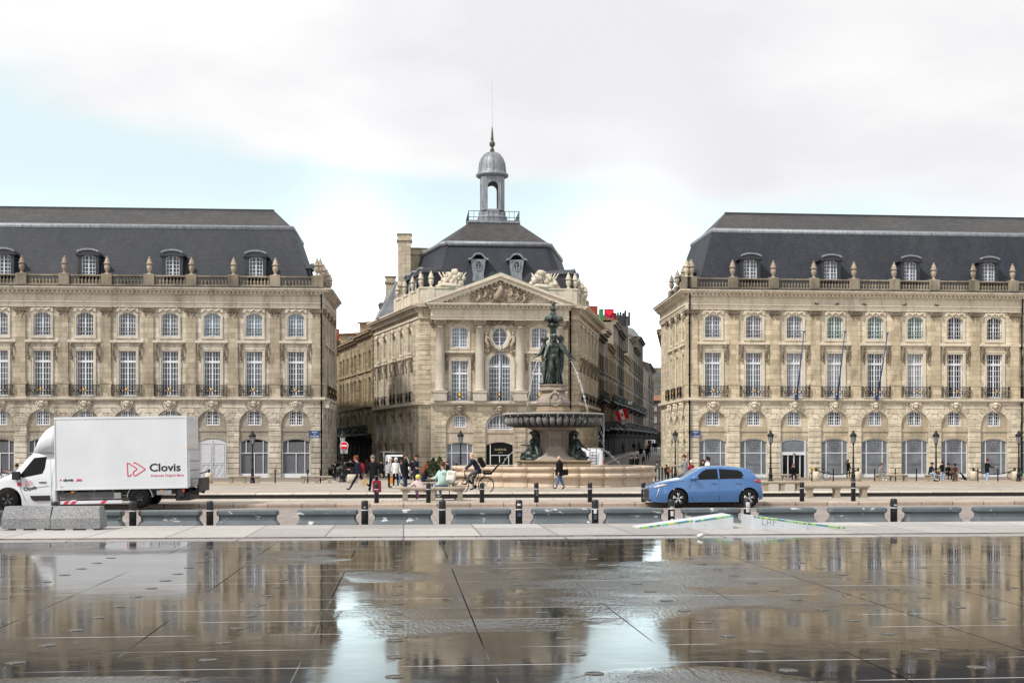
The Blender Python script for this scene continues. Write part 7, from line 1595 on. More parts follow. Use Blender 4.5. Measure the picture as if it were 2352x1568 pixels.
for pts in ([(0, .16), (.0, .03), (.07, .03)], [(.10, .0), (.11, .15), (.19, .15), (.19, .02)], [(.1, .08), (.19, .08)], [(.25, .0), (.26, .16), (.34, .16)], [(.25, .09), (.32, .09)], [(.38, .17), (.385, .13)]): m.tube([(gx + a, -.126, .08 + b) for a, b in pts], .0025, 4)
put('graffiti', m.data('graffiti', 'black'), rt)
x0, y0 = cw(1608, 24.95 * 1.0); t = thing('paper_cup', 'crumpled white paper cup lying on the pool edge below the left ramp', 'cup', (x0, y0, .21)); t.rotation_euler = (0, R(80), R(20)); put('cup', MB().lathe([(.03, -.06), (.042, .06), (.038, .06), (.026, -.055)], (0, 0, 0), 12).data('cup', 'whitec'), t)
# nozzle lids in the pool
lid = MB().lathe([(.001, .0), (.078, .0), (.080, .003), (.078, .006), (.001, .006)], (0, 0, 0), 20); M['lid'] = mat('steel nozzle lid', (.07, .064, .055), .2, .2, .15)
nth = {}; lidd = lid.data('nozzle_lid', 'lid'); cnt = 0
for r_ in range(4, 18):
    Yl = 24.6 - WD * (r_ + .0) ; 
    for c_ in range(-5, 7):
        Xl = WO + WX * c_ + 0; u = 1176 + F * (Xl * cos(TH) - Yl * sin(TH)) / zcam(Xl, Yl)
        if not -20 < u < 2370: continue
        nth[r_] = nth.get(r_, 0) + 1; put('nozzle_lid', lidd, None, (Xl, Yl, .1535), 0, 'round steel pool lid, ' + ORD[nth[r_] - 1] + ' from the left in the ' + ORD[17 - r_] + ' row from the bottom', 'nozzle lid', 'nozzle lids of the mirror pool')
# ------------------------------------------------------------------ benches
M['benchst'] = stone('weathered bench stone', (.36, .31, .25), (.27, .235, .19), (.4, .4, .4), blocks=False, amount=.5)
M['benchst2'] = stone('ochre bench stone', (.35, .30, .23), (.27, .23, .175), (.4, .4, .4), blocks=False, amount=.45)
def bench(label, u0, u1, vb, m_='benchst', Y=None, Z=None, nleg=3, h=.5):
    if Y is None: X, Y, Z = gpt((u0 + u1) / 2, vb)
    x0, x1 = XA(u0, Y), XA(u1, Y); L = x1 - x0; t = thing('stone_bench', label, 'bench', (x0, Y, Z), 0, 'stone benches on the square')
    put('seat', MB().loft([[(a, -.24 + b, z), (L - a, -.24 + b, z), (L - a, .24 - b, z), (a, .24 - b, z)] for a, b, z in ((.05, .05, h - .13), (.0, .0, h - .08), (.0, 0, h - .03), (.03, .03, h))], True, False).data('seat', m_), t)
    for k in range(nleg):
        x = .09 + (L - .38) * k / (nleg - 1); put('leg', MB().loft([[(x + a, -.18, z), (x + .22 - a, -.18, z), (x + .22 - a, .18, z), (x + a, .18, z)] for a, z in ((-.01, 0), (.0, .05), (.02, .1), (.02, h - .2), (-.02, h - .131))], True, False).data('leg', m_), t)
    return t
bench('stone bench in front of the basin, where the child in the yellow hat kneels', 918, 1068, 1150, Y=44.4, Z=.13)
bench('stone bench behind the front one, where the red haired woman sits', 919, 1052, 1130)
bench('ochre stone bench right of the blue car beside the road bollards', 1847, 1993, 1146, 'benchst2', Y=45.5, Z=.133)
bench('ochre stone bench just behind the tail of the blue car', 1749, 1841, 1128, 'benchst2'); bench('low far bench in front of the glass entrance doors', 1765, 1836, 1103, 'benchst')
bench('stone bench against the grey palace left of the corner lamp', 690, 763, 1109); bench('stone bench by the lamp post in front of the grey palace', 525, 598, 1109)
bench('stone bench under the grey shop panes where a woman sits alone', 2012, 2084, 1105, 'benchst2'); bench('stone bench by the right lamp post with two people seated', 2125, 2199, 1105, 'benchst2')
# ------------------------------------------------------------------ lamp posts
M['lampblk'] = mat('lamp black', (.006, .006, .007), .5, .3, .15); M['lampglass'] = mat('frosted lamp glass', (.42, .43, .44), .25, 0, .1); M['lampgrey'] = mat('dusty lamp glass', (.20, .21, .23), .3, 0, .1)
def lamp_post(label, u, vb, vt, fat=1.0, YZ=None, glass='lampgrey', group='lamp posts round the square'):
    X, Y, Z = gpt(u, vb) if YZ is None else YZ
    H = (vb - vt) * zcam(X, Y) / F; t = thing('lamp_post', label, 'lamp post', (X, Y, Z), 0, group); h = H - 1.05; f = fat
    put('post', MB().lathe([(.19 * f, 0), (.19 * f, .08), (.15 * f, .12), (.14 * f, .42), (.17 * f, .46), (.11 * f, .55), (.09 * f, .9), (.12 * f, .95), (.075 * f, 1.02), (.06 * f, h * .62), (.085 * f, h * .63), (.055 * f, h * .66), (.045 * f, h - .12), (.08, h - .08), (.05, h - .02), (.11, h), (.11, h + .04)], (0, 0, 0), 12).data('post', 'lampblk'), t)
    ln = MB(); 
    for k in range(6): a = 2 * pi * k / 6; ln.tube([(.12 * cos(a), .12 * sin(a), h + .04), (.21 * cos(a), .21 * sin(a), h + .56)], .014, 4)
    ln.lathe([(.235, 0), (.24, .03), (.27, .05), (.21, .13), (.13, .24), (.08, .28), (.10, .32), (.05, .36), (.055, .41), (.001, .46)], (0, 0, h + .55), 12)
    la = put('lantern', ln.data('lantern', 'lampblk'), t); put('glass', MB().lathe([(.115, 0), (.195, .5)], (0, 0, h + .05), 6, smooth=False).data('glass', glass), la); return t
for u, vb, lab in ((580, 1109, 'black lamp post in front of the curtained shop windows on the left'), (1058, 1106, 'black lamp post behind the cyclist, before the pavilion'), (1551, 1100, 'black lamp post at the honey palace corner by the plaza steps'), (1770, 1105, 'black lamp post directly above the tail of the blue car'), (1960, 1105, 'black lamp post right of the woman in black against the pane'), (2150, 1105, 'black lamp post behind the bench with two people'), (2340, 1105, 'black lamp post at the right edge of the view')):
    lamp_post(lab, u, vb, 986)
lp = lamp_post('stout lamp post carrying the red no entry sign at the left street', 787, 1107, 988, 1.5, glass='lampglass')
k = zcam(lp.location.x, lp.location.y) / F; t = thing('no_entry_sign', 'round red no entry sign fixed to the stout lamp post', 'sign', (lp.location.x + .12, lp.location.y - .14, ZA(1023, zcam(lp.location.x, lp.location.y))))
t_disc = MB().lathe([(.30, 0), (.30, .02)], (0, 0, 0), 28, smooth=False); t_disc.v = [(a, c - .02, b) for a, b, c in t_disc.v]; put('plate', t_disc.data('plate', 'whitecl'), t)
t_disc = MB().lathe([(.265, 0), (.265, .006)], (0, 0, 0), 28, smooth=False); t_disc.v = [(a, c - .03, b) for a, b, c in t_disc.v]; put('face', t_disc.data('face', 'signred'), t); put('bar', MB().box(-.2, .2, -.04, -.032, -.045, .045).data('bar', 'whitecl'), t)
t = thing('sign_plates', 'two blank grey plates fixed under the no entry sign', 'sign', (lp.location.x + .1, lp.location.y - .14, ZA(1035, zcam(lp.location.x, lp.location.y)))); 
for s in (-1, 1): put('plate', MB().bbox(-.26 if s < 0 else .03, -.03 if s < 0 else .28, -.02, 0, -.2, .2, .01).data('plate', 'alu'), t)
# ------------------------------------------------------------------ stone posts, chains, thin posts
def stone_post(label, u, vb, h=.72, w=.26):
    X, Y, Z = gpt(u, vb); t = thing('stone_post', label, 'stone bollard', (X, Y, Z), 0, 'stone posts before the palaces'); put('drum', MB().lathe([(w, 0), (w * .97, h * .9), (w * .85, h), (.001, h)], (0, 0, 0), 16).data('drum', 'basin' if 0 else 'trim_c'), t); put('ring_top', MB().lathe([(.05, 0), (.05, .08), (.09, .12), (.09, .2), (.03, .27), (.001, .28)], (0, 0, h), 8).data('ring_top', 'iron'), t); return t
sps = [stone_post('pale stone post in front of the white carriage door', 480, 1110), stone_post('pale stone post right of the fourth lamp, chain leading left', 1971, 1105), stone_post('pale stone post left of the woman holding a phone', 2236, 1104), stone_post('pale stone post by the lamp at the right edge', 2331, 1104), stone_post('squat pale stone post in front of the left street', 809, 1109, .6, .36), stone_post('pale stone post behind the parked bicycle', 1874, 1105)]
def chain(label, a, b, sag=.35):
    pa, pb = Vector(a), Vector(b); t = thing('chain', label, 'chain', pa); n = 18; m = MB(); m.tube([(pb - pa) * (k / n) + Vector((0, 0, -sag * 4 * (k / n) * (1 - k / n))) for k in range(n + 1)], [.035 + .01 * (k % 2) for k in range(n + 1)], 6); put('links', m.data('links', 'iron'), t)
tp = lambda o, z=.85: (o.location.x, o.location.y, o.location.z + z)
chain('black chain drooping between the parked bicycle and the stone post', tp(sps[5]), tp(sps[1])); chain('black chain drooping behind the woman with the phone', tp(sps[2]), tp(sps[3])); chain('black chain from the post at the carriage door toward the truck', tp(sps[0]), (sps[0].location.x - 2.4, sps[0].location.y, sps[0].location.z + .5), .1)
th = [(632, 'right of the left lamp'), (707, 'above the corner bench on the left'), (736, 'at the grey palace corner'), (1865, 'beside the front wheel of the parked bicycle'), (1914, 'left of the woman in black'), (2009, 'left of the lone seated woman'), (2057, 'right of the lone seated woman'), (2105, 'left of the bench with two people'), (2246, 'left of the woman with the phone'), (2292, 'right of the woman with the phone')]
first = None
for u, n_ in th:
    X, Y, Z = gpt(u, 1105 if u > 800 else 1109)
    lab = 'thin black pavement post ' + n_
    if first is None: first = thing('thin_post', lab, 'post', (X, Y, Z), 0, 'thin black posts before the palaces'); put('post', MB().lathe([(.045, 0), (.045, .82), (.06, .84), (.06, .9), (.03, .94), (.001, .95)], (0, 0, 0), 8).data('post', 'iron'), first)
    else: dup(first, (X, Y, Z), 0, lab)
for i, (u, vb) in enumerate(((1506, 1084), (1514, 1089), (1521, 1093), (1536, 1094), (1544, 1094), (1577, 1094))):
    X, Y = cw(u, 92 + i); dup(first, (X, Y, -.5), 0, ['thin black post at the right street, left of the walking visitor', 'thin black post at the right street behind the basin edge', 'thin black post just left of the woman with a brown handbag', 'thin black post just right of the woman with a brown handbag', 'thin black post left of the honey corner lamp', 'thin black post right of the honey corner lamp'][i], scale=1.25)
# ------------------------------------------------------------------ potted conifers
M['conifer'] = mat('dark conifer', (.02, .045, .018), .8, 0, .5, 9)
def conifer(label, u, vb, vt, w_):
    X, Y = cw(u, 92); Z = ground(Y); H = 1.95 + (1034 - vt) * 92 / F - Z; t = thing('potted_conifer', label, 'shrub', (X, Y, Z), 0, 'potted conifers by the restaurant')
    put('planter', MB().bbox(-.3, .3, -.3, .3, 0, .55, .03).data('planter', 'greyd'), t); put('trunk', MB().tube([(0, 0, .5), (0, 0, H - .3)], .04, 6).data('trunk', 'brownc'), t)
    m = MB(); rnd = random.Random(u)
    for k in range(900):
        z = rnd.uniform(.55, H); r = w_ * (1 - ((z - .55) / (H - .55)) ** 1.6) * rnd.uniform(.5, 1.1) + .02; a = rnd.uniform(0, 2 * pi); c = Vector((r * cos(a), r * sin(a), z)); s = rnd.uniform(.04, .09); d = Vector((rnd.uniform(-1, 1), rnd.uniform(-1, 1), rnd.uniform(.4, 1.6))).normalized() * s; e = d.cross(Vector((rnd.random(), rnd.random(), .3))).normalized() * s * .5
        m.add([c - e, c + e, c + d], [(0, 1, 2)])
    put('crown', m.data('crown', 'conifer'), t)
conifer('tall dark potted conifer left of the lamp post', 995, 1095, 1051, .5); conifer('dark potted conifer, the right one of the pair', 1010, 1095, 1048, .55)
# ------------------------------------------------------------------ people
def pp(label, u, vf, vh, face, J, top, bottom, shoes, hair='hair_dark', hs='short', skin='skin', coat=None, cl=0, fat=1., Z=None, zc_=None, hm=1.72, group=None):
    """placed by feet row and head row of the picture"""
    if zc_ is None: X, Y, Z = gpt(u, vf); 
    else: X, Y = cw(u, zc_); Z = ZA(vf, zc_) if Z is None else Z
    h = (vf - vh) * zcam(X, Y) / F if vh else hm
    h = max(1.05, min(1.9, h)); kk = J['top'].z + .06
    return person(label, X, Y, Z, face, J, h * 1.78 / kk if kk > 1.6 else hm, top, bottom, shoes, hair, hs, skin, coat, cl, fat, group)
LEFT, RIGHT, AWAY, CAM = 90, -90, 0, 180
G = None
p1J = pose(lean=6, lt=32, lk=4, rt=-30, rk=22, lf=-25, le=35, rf=25, re=60, head=25)
p1 = pp('person striding left in navy clothes and red scarf, ginger hair in a bun', 824, 1127, 1046, LEFT, p1J, 'navy', 'navy', 'blackc', 'hair_red', 'bun', coat='navy', cl=.0)
p2J = pose(lean=14, bend=8, lt=22, lk=5, rt=-18, rk=30, lf=-8, ls=22, le=8, rf=-25, rs=16, re=5, head=15)
p2 = pp('person in a long dark coat pulling a red suitcase, seen from behind', 859, 1131, 1045, 15, p2J, 'blackc', 'navy', 'shoe_brown', 'hair_grey', 'short', coat='blackc', cl=.25, fat=1.15)
pp('person with white hair in a checked shirt talking by the pickup', 893, 1121, 1049, RIGHT + 20, pose(lean=6, head=12, lt=6, rt=-4, le=25, re=20), 'plaid', 'blackc', 'brownc', 'hair_white', coat='plaid', cl=.02)
pp('person with white hair in a white waistcoat and black trousers looking down', 909, 1120, 1050, CAM + 10, pose(head=25, le=20, re=20), 'whitec', 'blackc', 'whitec', 'hair_white', 'bob', coat='whitec', cl=.02)
pp('person in dark jacket half hidden behind the tall man in black', 922, 1113, 1055, AWAY, pose(), 'navy', 'jeans', 'whitec', 'hair_brown', coat='navy')
pp('tall person in a black coat and dark jeans shaking hands, facing right', 931, 1133, 1038, RIGHT, pose(lt=4, rt=-3, rf=45, re=30, rs=5, lf=10, le=20), 'blackc', 'jeans_dark', 'blackc', 'hair_brown', coat='blackc', cl=.2)
pp('person in a navy coat and sunglasses shaking hands, facing left', 956, 1121, 1043, LEFT + 30, pose(lt=3, rt=-3, lf=55, ls=15, le=15, rf=-10, rs=25, re=20, head=-5), 'navy', 'blackc', 'blackc', 'hair_dark', coat='navy', cl=.3)
sJ = pose(sit=.50, lt=85, lk=85, rt=88, rk=95, lean=10, lf=35, le=45, rf=30, re=40, head=5)
X, Y, Z = gpt(972, 1130)
def seated(label, u, Y, Z, face, J, h, *a, **k): return person(label, XA(u, Y), Y, Z, face, J, h, *a, **k)
seated('person with long wavy red hair in a dark top sitting on the rear bench', 973, Y, Z, RIGHT + 10, sJ, 1.72, 'blackc', 'greyd', 'blackc', 'hair_red', 'verylong', coat='navy')
kJ = pose(sit=.33, lt=100, lk=140, rt=80, rk=100, lean=38, bend=-5, lf=55, le=10, rf=60, re=10, head=-30)
seated('child in a yellow beanie and pale pink coat kneeling on the front bench', 969, 44.4, .13 + .12, AWAY + 60, kJ, 1.22, 'pinkc', 'lilac', 'magentac', 'beanie', 'beanie', coat='pinkc', coatlen=.12, fat=1.6)
mJ = pose(sit=.50, lt=80, lk=88, rt=86, rk=92, lean=6, lf=35, le=50, rf=35, re=50, head=8, turn=0)
seated('person in a pale mint hooded coat sitting on the front bench, seen from behind', 1020, 44.55, .13, AWAY + 35, mJ, 1.74, 'mint', 'jeans_light', 'cream', 'hair_brown', 'short', coat='mint', coatlen=.22, fat=1.5)
pp('person all in black standing far behind the red haired woman', 994, 1098, 1056, CAM, pose(le=60, re=60, lf=20, rf=20), 'blackc', 'blackc', 'blackc', 'hair_dark', 'bob', coat='blackc', cl=.3)
pp('balding person in a dark jacket standing before the potted conifers', 1016, 1100, 1056, AWAY, pose(), 'blackc', 'blackc', 'blackc', 'skin', 'bald', coat='blackc', cl=.1, fat=1.1)
X, Y, Z = gpt(1041, 1112); seated('person in a dark jacket and pale blue scarf sitting by the basin', 1041, Y, Z, RIGHT + 30, pose(sit=.45, lt=85, lk=80, rt=85, rk=85, lean=20, head=20), 1.75, 'navy', 'blackc', 'blackc', 'hair_dark', 'short', coat='navy')
pp('bald person with a black shoulder bag walking left past the basin', 1285, 1125, 1044, LEFT, pose(lt=14, lk=4, rt=-14, rk=10, lf=-5, le=25, rf=10, re=35, head=5), 'blackc', 'jeans', 'brownc', 'skin_pale', 'bald', 'skin_pale', coat='blackc', cl=.14, fat=1.4)
pp('person in black carrying a brown handbag at the street mouth', 1531, 1091, 1050, CAM - 20, pose(lt=6, rt=-6), 'blackc', 'blackc', 'blackc', 'hair_dark', 'bob', 'skin_dark', coat='blackc', cl=.1, zc_=95, Z=-.5)
pp('person in an olive top with a white strap walking beside the posts', 1509, 1078, 1040, AWAY, pose(lt=10, rt=-10), 'olive', 'khaki', 'blackc', 'hair_dark', zc_=104, Z=-.4)
pp('person in a grey jacket and maroon cap standing behind the blue car', 1573, 1124, 1043, LEFT - 30, pose(lf=40, le=60, rf=5, re=10, head=5), 'greyc', 'jeans_light', 'whitec', 'maroon', 'cap', coat='greyc', cl=.05, fat=1.15)
pp('person in a red jacket and white cap beyond the grey jacket', 1588, 1116, 1056, AWAY + 20, pose(lf=20, le=30), 'redc', 'blackc', 'blackc', 'whitec', 'cap', coat='redc')
pp('person with curly dark hair in a white top above the car roof', 1625, 1122, 1048, LEFT + 15, pose(lf=10, le=40, head=-5), 'whitec', 'jeans_light', 'whitec', 'hair_dark', 'curly', coat='whitec')
pp('person with long dark hair just left of the curly haired one', 1615, 1118, 1054, CAM, pose(), 'blackc', 'blackc', 'blackc', 'hair_dark', 'long', coat='blackc')
X, Y, Z = gpt(1820, 1103); seated('person in black sitting in front of the glass entrance doors', 1820, Y, Z, CAM, pose(sit=.45, lt=85, lk=85, rt=85, rk=85, lean=8, head=20), 1.72, 'blackc', 'blackc', 'blackc', 'hair_red', 'short', coat='blackc')
pp('person in a black suit leaning against a grey pane, phone at the ear', 1948, 1096, 1052, CAM + 25, pose(rf=40, rs=20, re=110, lt=4, rt=-2), 'blackc', 'blackc', 'blackc', 'hair_dark', 'long', coat='blackc', cl=.1, zc_=104, Z=-.42)
def bsit(u, *a, **k): X, Y, Z = gpt(u, 1105); return seated(a[0], u, Y, Z, *a[1:], **k)
s2 = pose(sit=.50, lt=84, lk=80, rt=88, rk=86, lean=12, lf=30, le=50, rf=30, re=50, head=12)
bsit(2022, 'person in a grey sweater sitting alone on a bench', CAM + 15, s2, 1.70, 'greyc', 'greyc', 'whitec', 'hair_brown', 'long', coat='greyc')
bsit(2136, 'person in a navy jacket and pale jeans sitting at the bench end', RIGHT + -50, s2, 1.74, 'navy', 'jeans_light', 'whitec', 'hair_dark', coat='navy')
bsit(2190, 'person in a brown jacket sitting hunched near the dog', CAM - 10, pose(sit=.5, lt=84, lk=84, rt=88, rk=80, lean=28, lf=30, le=60, rf=30, re=60, head=25), 1.74, 'brownc', 'brownc', 'blackc', 'hair_dark', 'cap', coat='brownc', fat=1.15)
bsit(2176, 'person in black sitting behind the standing one', CAM, s2, 1.66, 'blackc', 'blackc', 'blackc', 'hair_dark', 'short', coat='blackc')
pp('person in a black top and pale jeans standing before the bench, seen from behind', 2164, 1106, 1058, AWAY + 10, pose(le=40, re=40, lf=20, rf=20), 'blackc', 'jeans_light', 'whitec', 'hair_dark', coat='blackc', fat=1.05)
pp('person in a dark hooded jacket and pale trousers looking at a phone', 2267, 1113, 1052, RIGHT + 15, pose(lt=8, rt=-8, rk=8, lf=40, le=60, rf=35, re=60, head=20), 'blackc', 'jeans_light', 'whitec', 'hair_brown', 'bun', coat='blackc', cl=.05)
pp('person with dark hair holding a camera behind the cab of the truck', 38, 1138, 1064, LEFT, pose(lf=60, le=50, rf=60, re=50), 'greyc', 'blackc', 'blackc', 'hair_dark', 'short', coat='greyc')
for u, vf, vh, lab, fc in ((984, 1100, 1058, 'person in a dark hood behind the red haired woman', 160), (1005, 1101, 1059, 'person in black standing left of the tall conifer', 30), (1028, 1103, 1058, 'person in a dark coat right of the balding one', -60), (948, 1104, 1052, 'person in dark clothes seen between the two shaking hands', 0), (876, 1100, 1056, 'person in black behind the suitcase walker', 20), (770, 1103, 1060, 'person in dark clothes beside the stout lamp post', 90)):
    pp(lab, u, vf, vh, fc, pose(le=20, re=25, head=10), 'blackc', 'blackc', 'blackc', 'hair_dark', 'hood' if 'hood' in lab else 'short', coat='blackc', cl=.15)
# street walkers
rnd = random.Random(5)
for u, vf, hp, lab, top, bot in ((1425, 1050, 27, 'person in dark clothes walking up the right street near the left kerb', 'blackc', 'blackc'), (1437, 1047, 25, 'person in a dark coat farther up the right street', 'greyd', 'blackc'), (1451, 1071, 44, 'person in a dark jacket and jeans, nearest on the left in the street', 'blackc', 'jeans'), (1463, 1071, 44, 'person all in black with a pale hood, nearest walker in the right street', 'blackc', 'blackc'),
                        (1472, 1062, 36, 'person in a black top and pale trousers in mid street', 'blackc', 'jeans_light'), (1478, 1071, 25, 'child in a long black coat in the right street', 'blackc', 'blackc'), (1491, 1053, 31, 'person with a rucksack walking away up the street', 'greyd', 'greyd'), (1501, 1043, 27, 'person in blue jeans far up the right street', 'navy', 'jeans'), (1506, 1044, 27, 'person in dark coat by the right kerb far up', 'blackc', 'blackc'),
                        (1484, 1046, 24, 'person in a beige coat far up the street beside the van', 'tan', 'blackc'), (1447, 1048, 24, 'person in maroon far up the right street', 'maroon', 'blackc'), (1468, 1049, 24, 'person in navy beyond the nearest walkers', 'navy', 'navy'), (1415, 1052, 27, 'person in black nearest the left shopfronts of the street', 'blackc', 'blackc'), (1456, 1052, 28, 'person in a dark coat walking between the nearest pair and the van', 'blackc', 'greyd'), (1495, 1046, 25, 'person in khaki trousers up the street near the right kerb', 'olive', 'khaki'), (1487, 1060, 36, 'person in a black parka walking on the right side of the street', 'blackc', 'blackc'), (1431, 1055, 30, 'person in brown walking down toward the square on the left', 'brownc', 'blackc')):
    s = hp / (1.1 if 'child' in lab else 1.72); zc_ = F / s; X, Y = cw(u, zc_); a = rnd.choice((8, 14, 20)); Z = rise2(Y)
    person(lab, X, Y, Z, rnd.choice((-10, 0, 170, 20)), pose(lt=a, rt=-a, rk=a, lf=-a, rf=a), 1.1 if 'child' in lab else 1.74, top, bot, 'blackc', rnd.choice(('hair_dark', 'hair_brown')), 'short', coat=top, coatlen=rnd.choice((.0, .1, .25)), group='people walking in the right street')
for u, Y, lab, top in ((804, 118, 'person in a white shirt walking in the left street', 'whitec'), (776, 124, 'person in dark clothes deep in the left street', 'greyd'), (842, 121, 'person in a brown jacket by the pavilion in the left street', 'brownc')):
    person(lab, XA(u, Y), Y, -.5, rnd.choice((0, 180)), pose(lt=12, rt=-12, rk=12), 1.74, top, 'blackc', 'blackc', 'hair_dark', 'short', coat=top, group='people in the left street')
# cyclist and electric bicycle
zb_ = 56.6; bx_, by_ = cw(1087.5, zb_); gz_ = ground(by_)
EB = bicycle('electric_bicycle', 'black electric bicycle with a rear child seat ridden left past the basin', bx_, by_, gz_, 0, 'black', True, ebike=True); EB.scale = (1.1,) * 3
cJ = pose(sit=.86, lt=62, lk=42, rt=32, rk=38, lean=22, bend=10, lf=38, le=14, rf=40, re=12, ls=6, rs=6, head=-12)
CY = person('bald person in a dark jacket with a backpack riding the electric bicycle', bx_ + .22, by_, gz_ + .03, LEFT, cJ, 1.95, 'navy', 'greyd', 'blackc', 'skin_pale', 'bald', 'skin_pale', coat='navy', fat=1.05)
bkp = thing('backpack', 'black backpack on the back of the cyclist', 'backpack', (bx_ + .36, by_, gz_ + 1.44)); put('bag', MB().bbox(-.10, .14, -.16, .16, -.26, .26, .06).data('bag', 'blackc'), bkp); bkp.rotation_euler = (0, R(-28), 0)
bicycle('city_bicycle', 'silver city bicycle leaning by the chain in front of the honey palace', XA(1884, 93), 93, ground(93), 0, 'alloy', group='parked bicycles')
bicycle('city_bicycle', 'green bicycle parked at the right edge behind the stone post', XA(2338, 93), 93, ground(93), 0, 'greenp', group='parked bicycles')
bicycle('city_bicycle', 'dark bicycle parked behind the stout lamp post at the left street', XA(793, 94), 94, ground(94), R(20), 'black', group='parked bicycles'); bicycle('city_bicycle', 'dark bicycle parked before the grey palace ahead of the truck', XA(10, 92), 92, ground(92), 0, 'black', group='parked bicycles')
# things carried
def at_person(p, J, side): 
    bpy.context.view_layer.update(); return p.matrix_world @ (J['ha' + side] + J['hd' + side] * .04)
h = at_person(p2, p2J, 'L'); t = thing('paper_bag', 'brown paper bag hanging from the hand of the person with the suitcase', 'bag', h); put('bag', MB().loft([[(-.13, -.07, -.42), (.13, -.07, -.42), (.13, .07, -.42), (-.13, .07, -.42)], [(-.15, -.06, -.12), (.12, -.06, -.1), (.12, .06, -.1), (-.15, .06, -.12)]], True).data('bag', 'tan'), t); put('handle', MB().torus((0, 0, -.07), .06, .008, 'y', 12, 4).data('handle', 'tan'), t)
h = at_person(p2, p2J, 'R'); X, Y = XA(866, h.y - .5), h.y - .5; zf = ground(Y); t = thing('suitcase', 'red wheeled suitcase pulled by the person in the long dark coat', 'suitcase', (X, Y, zf), R(10))
m = MB(); m.bbox(-.25, .25, -.14, .14, .06, .76, .05)
for k in range(7): m.box(-.22 + .07 * k, -.20 + .07 * k, -.148, .148, .12, .70)
t.rotation_euler = (R(-10), 0, R(10)); t.scale = (.78,) * 3; put('shell', m.data('shell', 'redc'), t); put('handle', MB().tube([(-.1, 0, .74), (-.1, 0, 1.05), (.1, 0, 1.05), (.1, 0, .74)], .012, 5).data('handle', 'alu'), t)
for s in (-1, 1): put('wheel', MB().torus((s * .2, -.1, .035), .025, .012, 'x', 12, 5).data('wheel', 'tyre'), t)
X, Y, Z = gpt(901, 1117); t = thing('shopping_bag', 'orange shopping bag hanging between the two white haired people', 'bag', (X, Y + .1, Z + .38)); put('bag', MB().loft([[(-.14, -.06, -.2), (.14, -.06, -.2), (.14, .06, -.2), (-.14, .06, -.2)], [(-.12, -.03, .16), (.12, -.03, .16), (.12, .03, .16), (-.12, .03, .16)]], True).data('bag', 'orangec'), t); put('handle', MB().torus((0, 0, .2), .07, .009, 'y', 12, 4).data('handle', 'orangec'), t)
t = thing('backpack', 'red backpack on the striding person in navy', 'backpack', (p1.location.x + .17, p1.location.y, p1.location.z + 1.14)); put('bag', MB().ball((0, 0, 0), .19, 10, .8, .8, 1.25).data('bag', 'redc'), t); put('strap', MB().torus((-.12, 0, .12), .16, .015, 'y', 16, 4).data('strap', 'redc'), t)
t = thing('backpack', 'small white backpack on the person in the mint coat', 'backpack', (XA(1036, 44.3), 44.3, 1.02)); put('bag', MB().bbox(-.17, .17, -.10, .10, -.2, .2, .05).data('bag', 'cream'), t); put('pocket', MB().bbox(-.12, .12, -.15, -.09, -.16, .02, .03).data('pocket', 'whitec'), t); put('strap', MB().tube([(-.15, .05, .15), (-.3, .02, .25), (-.42, 0, .12)], .018, 5).data('strap', 'blackc'), t); t.rotation_euler = (0, R(8), 0)
X, Y, Z = gpt(1285, 1123); t = thing('shoulder_bag', 'black shoulder bag at the hip of the bald walking person', 'bag', (X + .22, Y - .1, Z + .88)); put('bag', MB().bbox(-.22, .22, -.08, .08, -.15, .15, .04).data('bag', 'blackc'), t); put('strap', MB().tube([(-.2, 0, .12), (-.22, .02, .5), (-.1, .08, .62)], .014, 4).tube([(.2, 0, .12), (.05, .06, .62)], .014, 4).data('strap', 'black'), t)
X, Y = cw(1537, 94.8); t = thing('handbag', 'brown handbag held at the street mouth', 'bag', (X, Y, .38)); put('bag', MB().bbox(-.17, .17, -.06, .06, -.12, .12, .03).data('bag', 'shoe_brown'), t); put('handle', MB().torus((0, 0, .14), .08, .01, 'y', 12, 4).data('handle', 'shoe_brown'), t)
t = thing('scooter', 'small dark three wheeled scooter standing under the front bench', 'scooter', (XA(1032, 44.9), 44.9, .134)); put('deck', MB().bbox(-.24, .24, -.06, .06, .05, .09, .02).data('deck', 'navy'), t); put('stem', MB().tube([(-.0, 0, .08), (-.0, .02, .62)], .016, 5).tube([(-.12, .02, .62), (.12, .02, .62)], .014, 5).data('stem', 'navy'), t)
for x in (-.22, .22): put('wheel', MB().torus((x, -.07, .045), .03, .018, 'y', 12, 5).data('wheel', 'tyre'), t)
X, Y, Z = gpt(2176, 1105); t = thing('handbag', 'brown bag lying on the bench between the seated people', 'bag', (X - .6, Y, Z + .62)); put('bag', MB().bbox(-.16, .16, -.08, .08, -.12, .12, .04).data('bag', 'brownc'), t); put('handle', MB().torus((0, 0, .13), .07, .01, 'y', 12, 4).data('handle', 'brownc'), t)
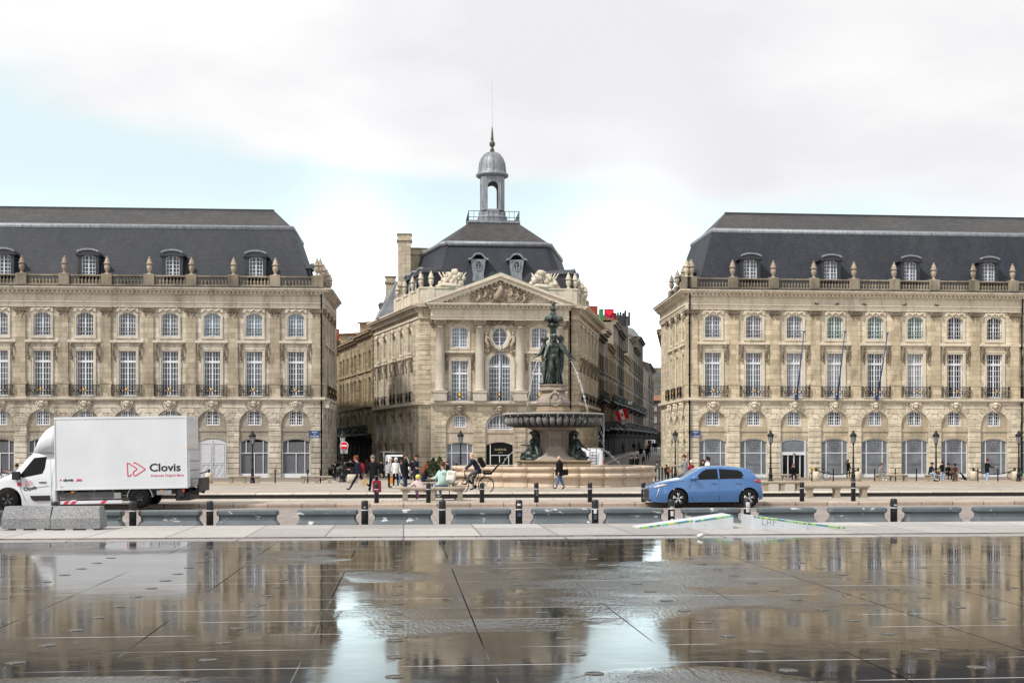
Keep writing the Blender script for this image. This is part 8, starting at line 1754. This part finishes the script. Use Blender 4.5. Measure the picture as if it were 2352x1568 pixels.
# drivers
sJd = pose(sit=.42, lt=80, lk=60, rt=80, rk=60, lean=-12, lf=60, le=15, rf=55, re=20, head=5)
# the dog
X, Y, Z = gpt(2212, 1104)
V = [(0, -.18, .16), (0, -.05, .30), (0, .06, .42), (0, .12, .54), (0, .16, .62), (0, .26, .60), (.06, .10, .30), (.06, .12, .05), (.06, .17, .03), (-.06, .10, .30), (-.06, .12, .05), (-.06, .17, .03), (.10, -.12, .12), (.10, .02, .05), (.10, .06, .03), (-.10, -.12, .12), (-.10, .02, .05), (-.10, .06, .03), (0, -.32, .06), (0, -.42, .08)]
E = [(0, 1), (1, 2), (2, 3), (3, 4), (4, 5), (2, 6), (6, 7), (7, 8), (2, 9), (9, 10), (10, 11), (0, 12), (12, 13), (13, 14), (0, 15), (15, 16), (16, 17), (0, 18), (18, 19)]
me = skinned('body', V, E, [.12, .11, .115, .07, .07, .035, .04, .025, .022, .04, .025, .022, .075, .03, .025, .075, .03, .025, .03, .015])
for n_ in ('blackc', 'whitec'): me.materials.append(M[n_])
for p in me.polygons: p.material_index = 1 if (p.center.y > .1 and .25 < p.center.z < .5) or p.center.z < .08 else 0; p.use_smooth = True
dg = thing('dog', 'black and white dog sitting on the square beside the benches', 'dog', (X, Y, Z), R(70)); dg.scale = (.98,) * 3; put('body', me, dg)
for s in (-1, 1): put('ear', MB().prism([(-.03, 0), (.03, 0), (0, .09)], 0, .02).data('ear', 'blackc'), dg, (s * .045, .14, .655))
# pigeons on the architrave of the right palace
pg = [(1046, 648), (1176, 650), (1345, 650), (1600, 652), (1800, 657)]
pgd = MB().ball((0, 0, .09), .1, 8, 1.5, .8, .8).ball((-.13, 0, .18), .05, 6).tube([(.1, 0, .08), (.27, 0, .04)], [.05, .02], 5).tube([(-.02, 0, 0), (-.02, 0, .05)], .01, 4).data('pigeon', 'greyd')
for i, (x, v) in enumerate(pg):
    u = 1493 + .3662 * x; put('pigeon', pgd, None, (XA(u, YR - .3), YR - .26, 14.683), R(180 * (i % 2)), 'pigeon perched on the honey palace ledge, ' + ORD[i] + ' from the left', 'bird', 'pigeons on the ledge')
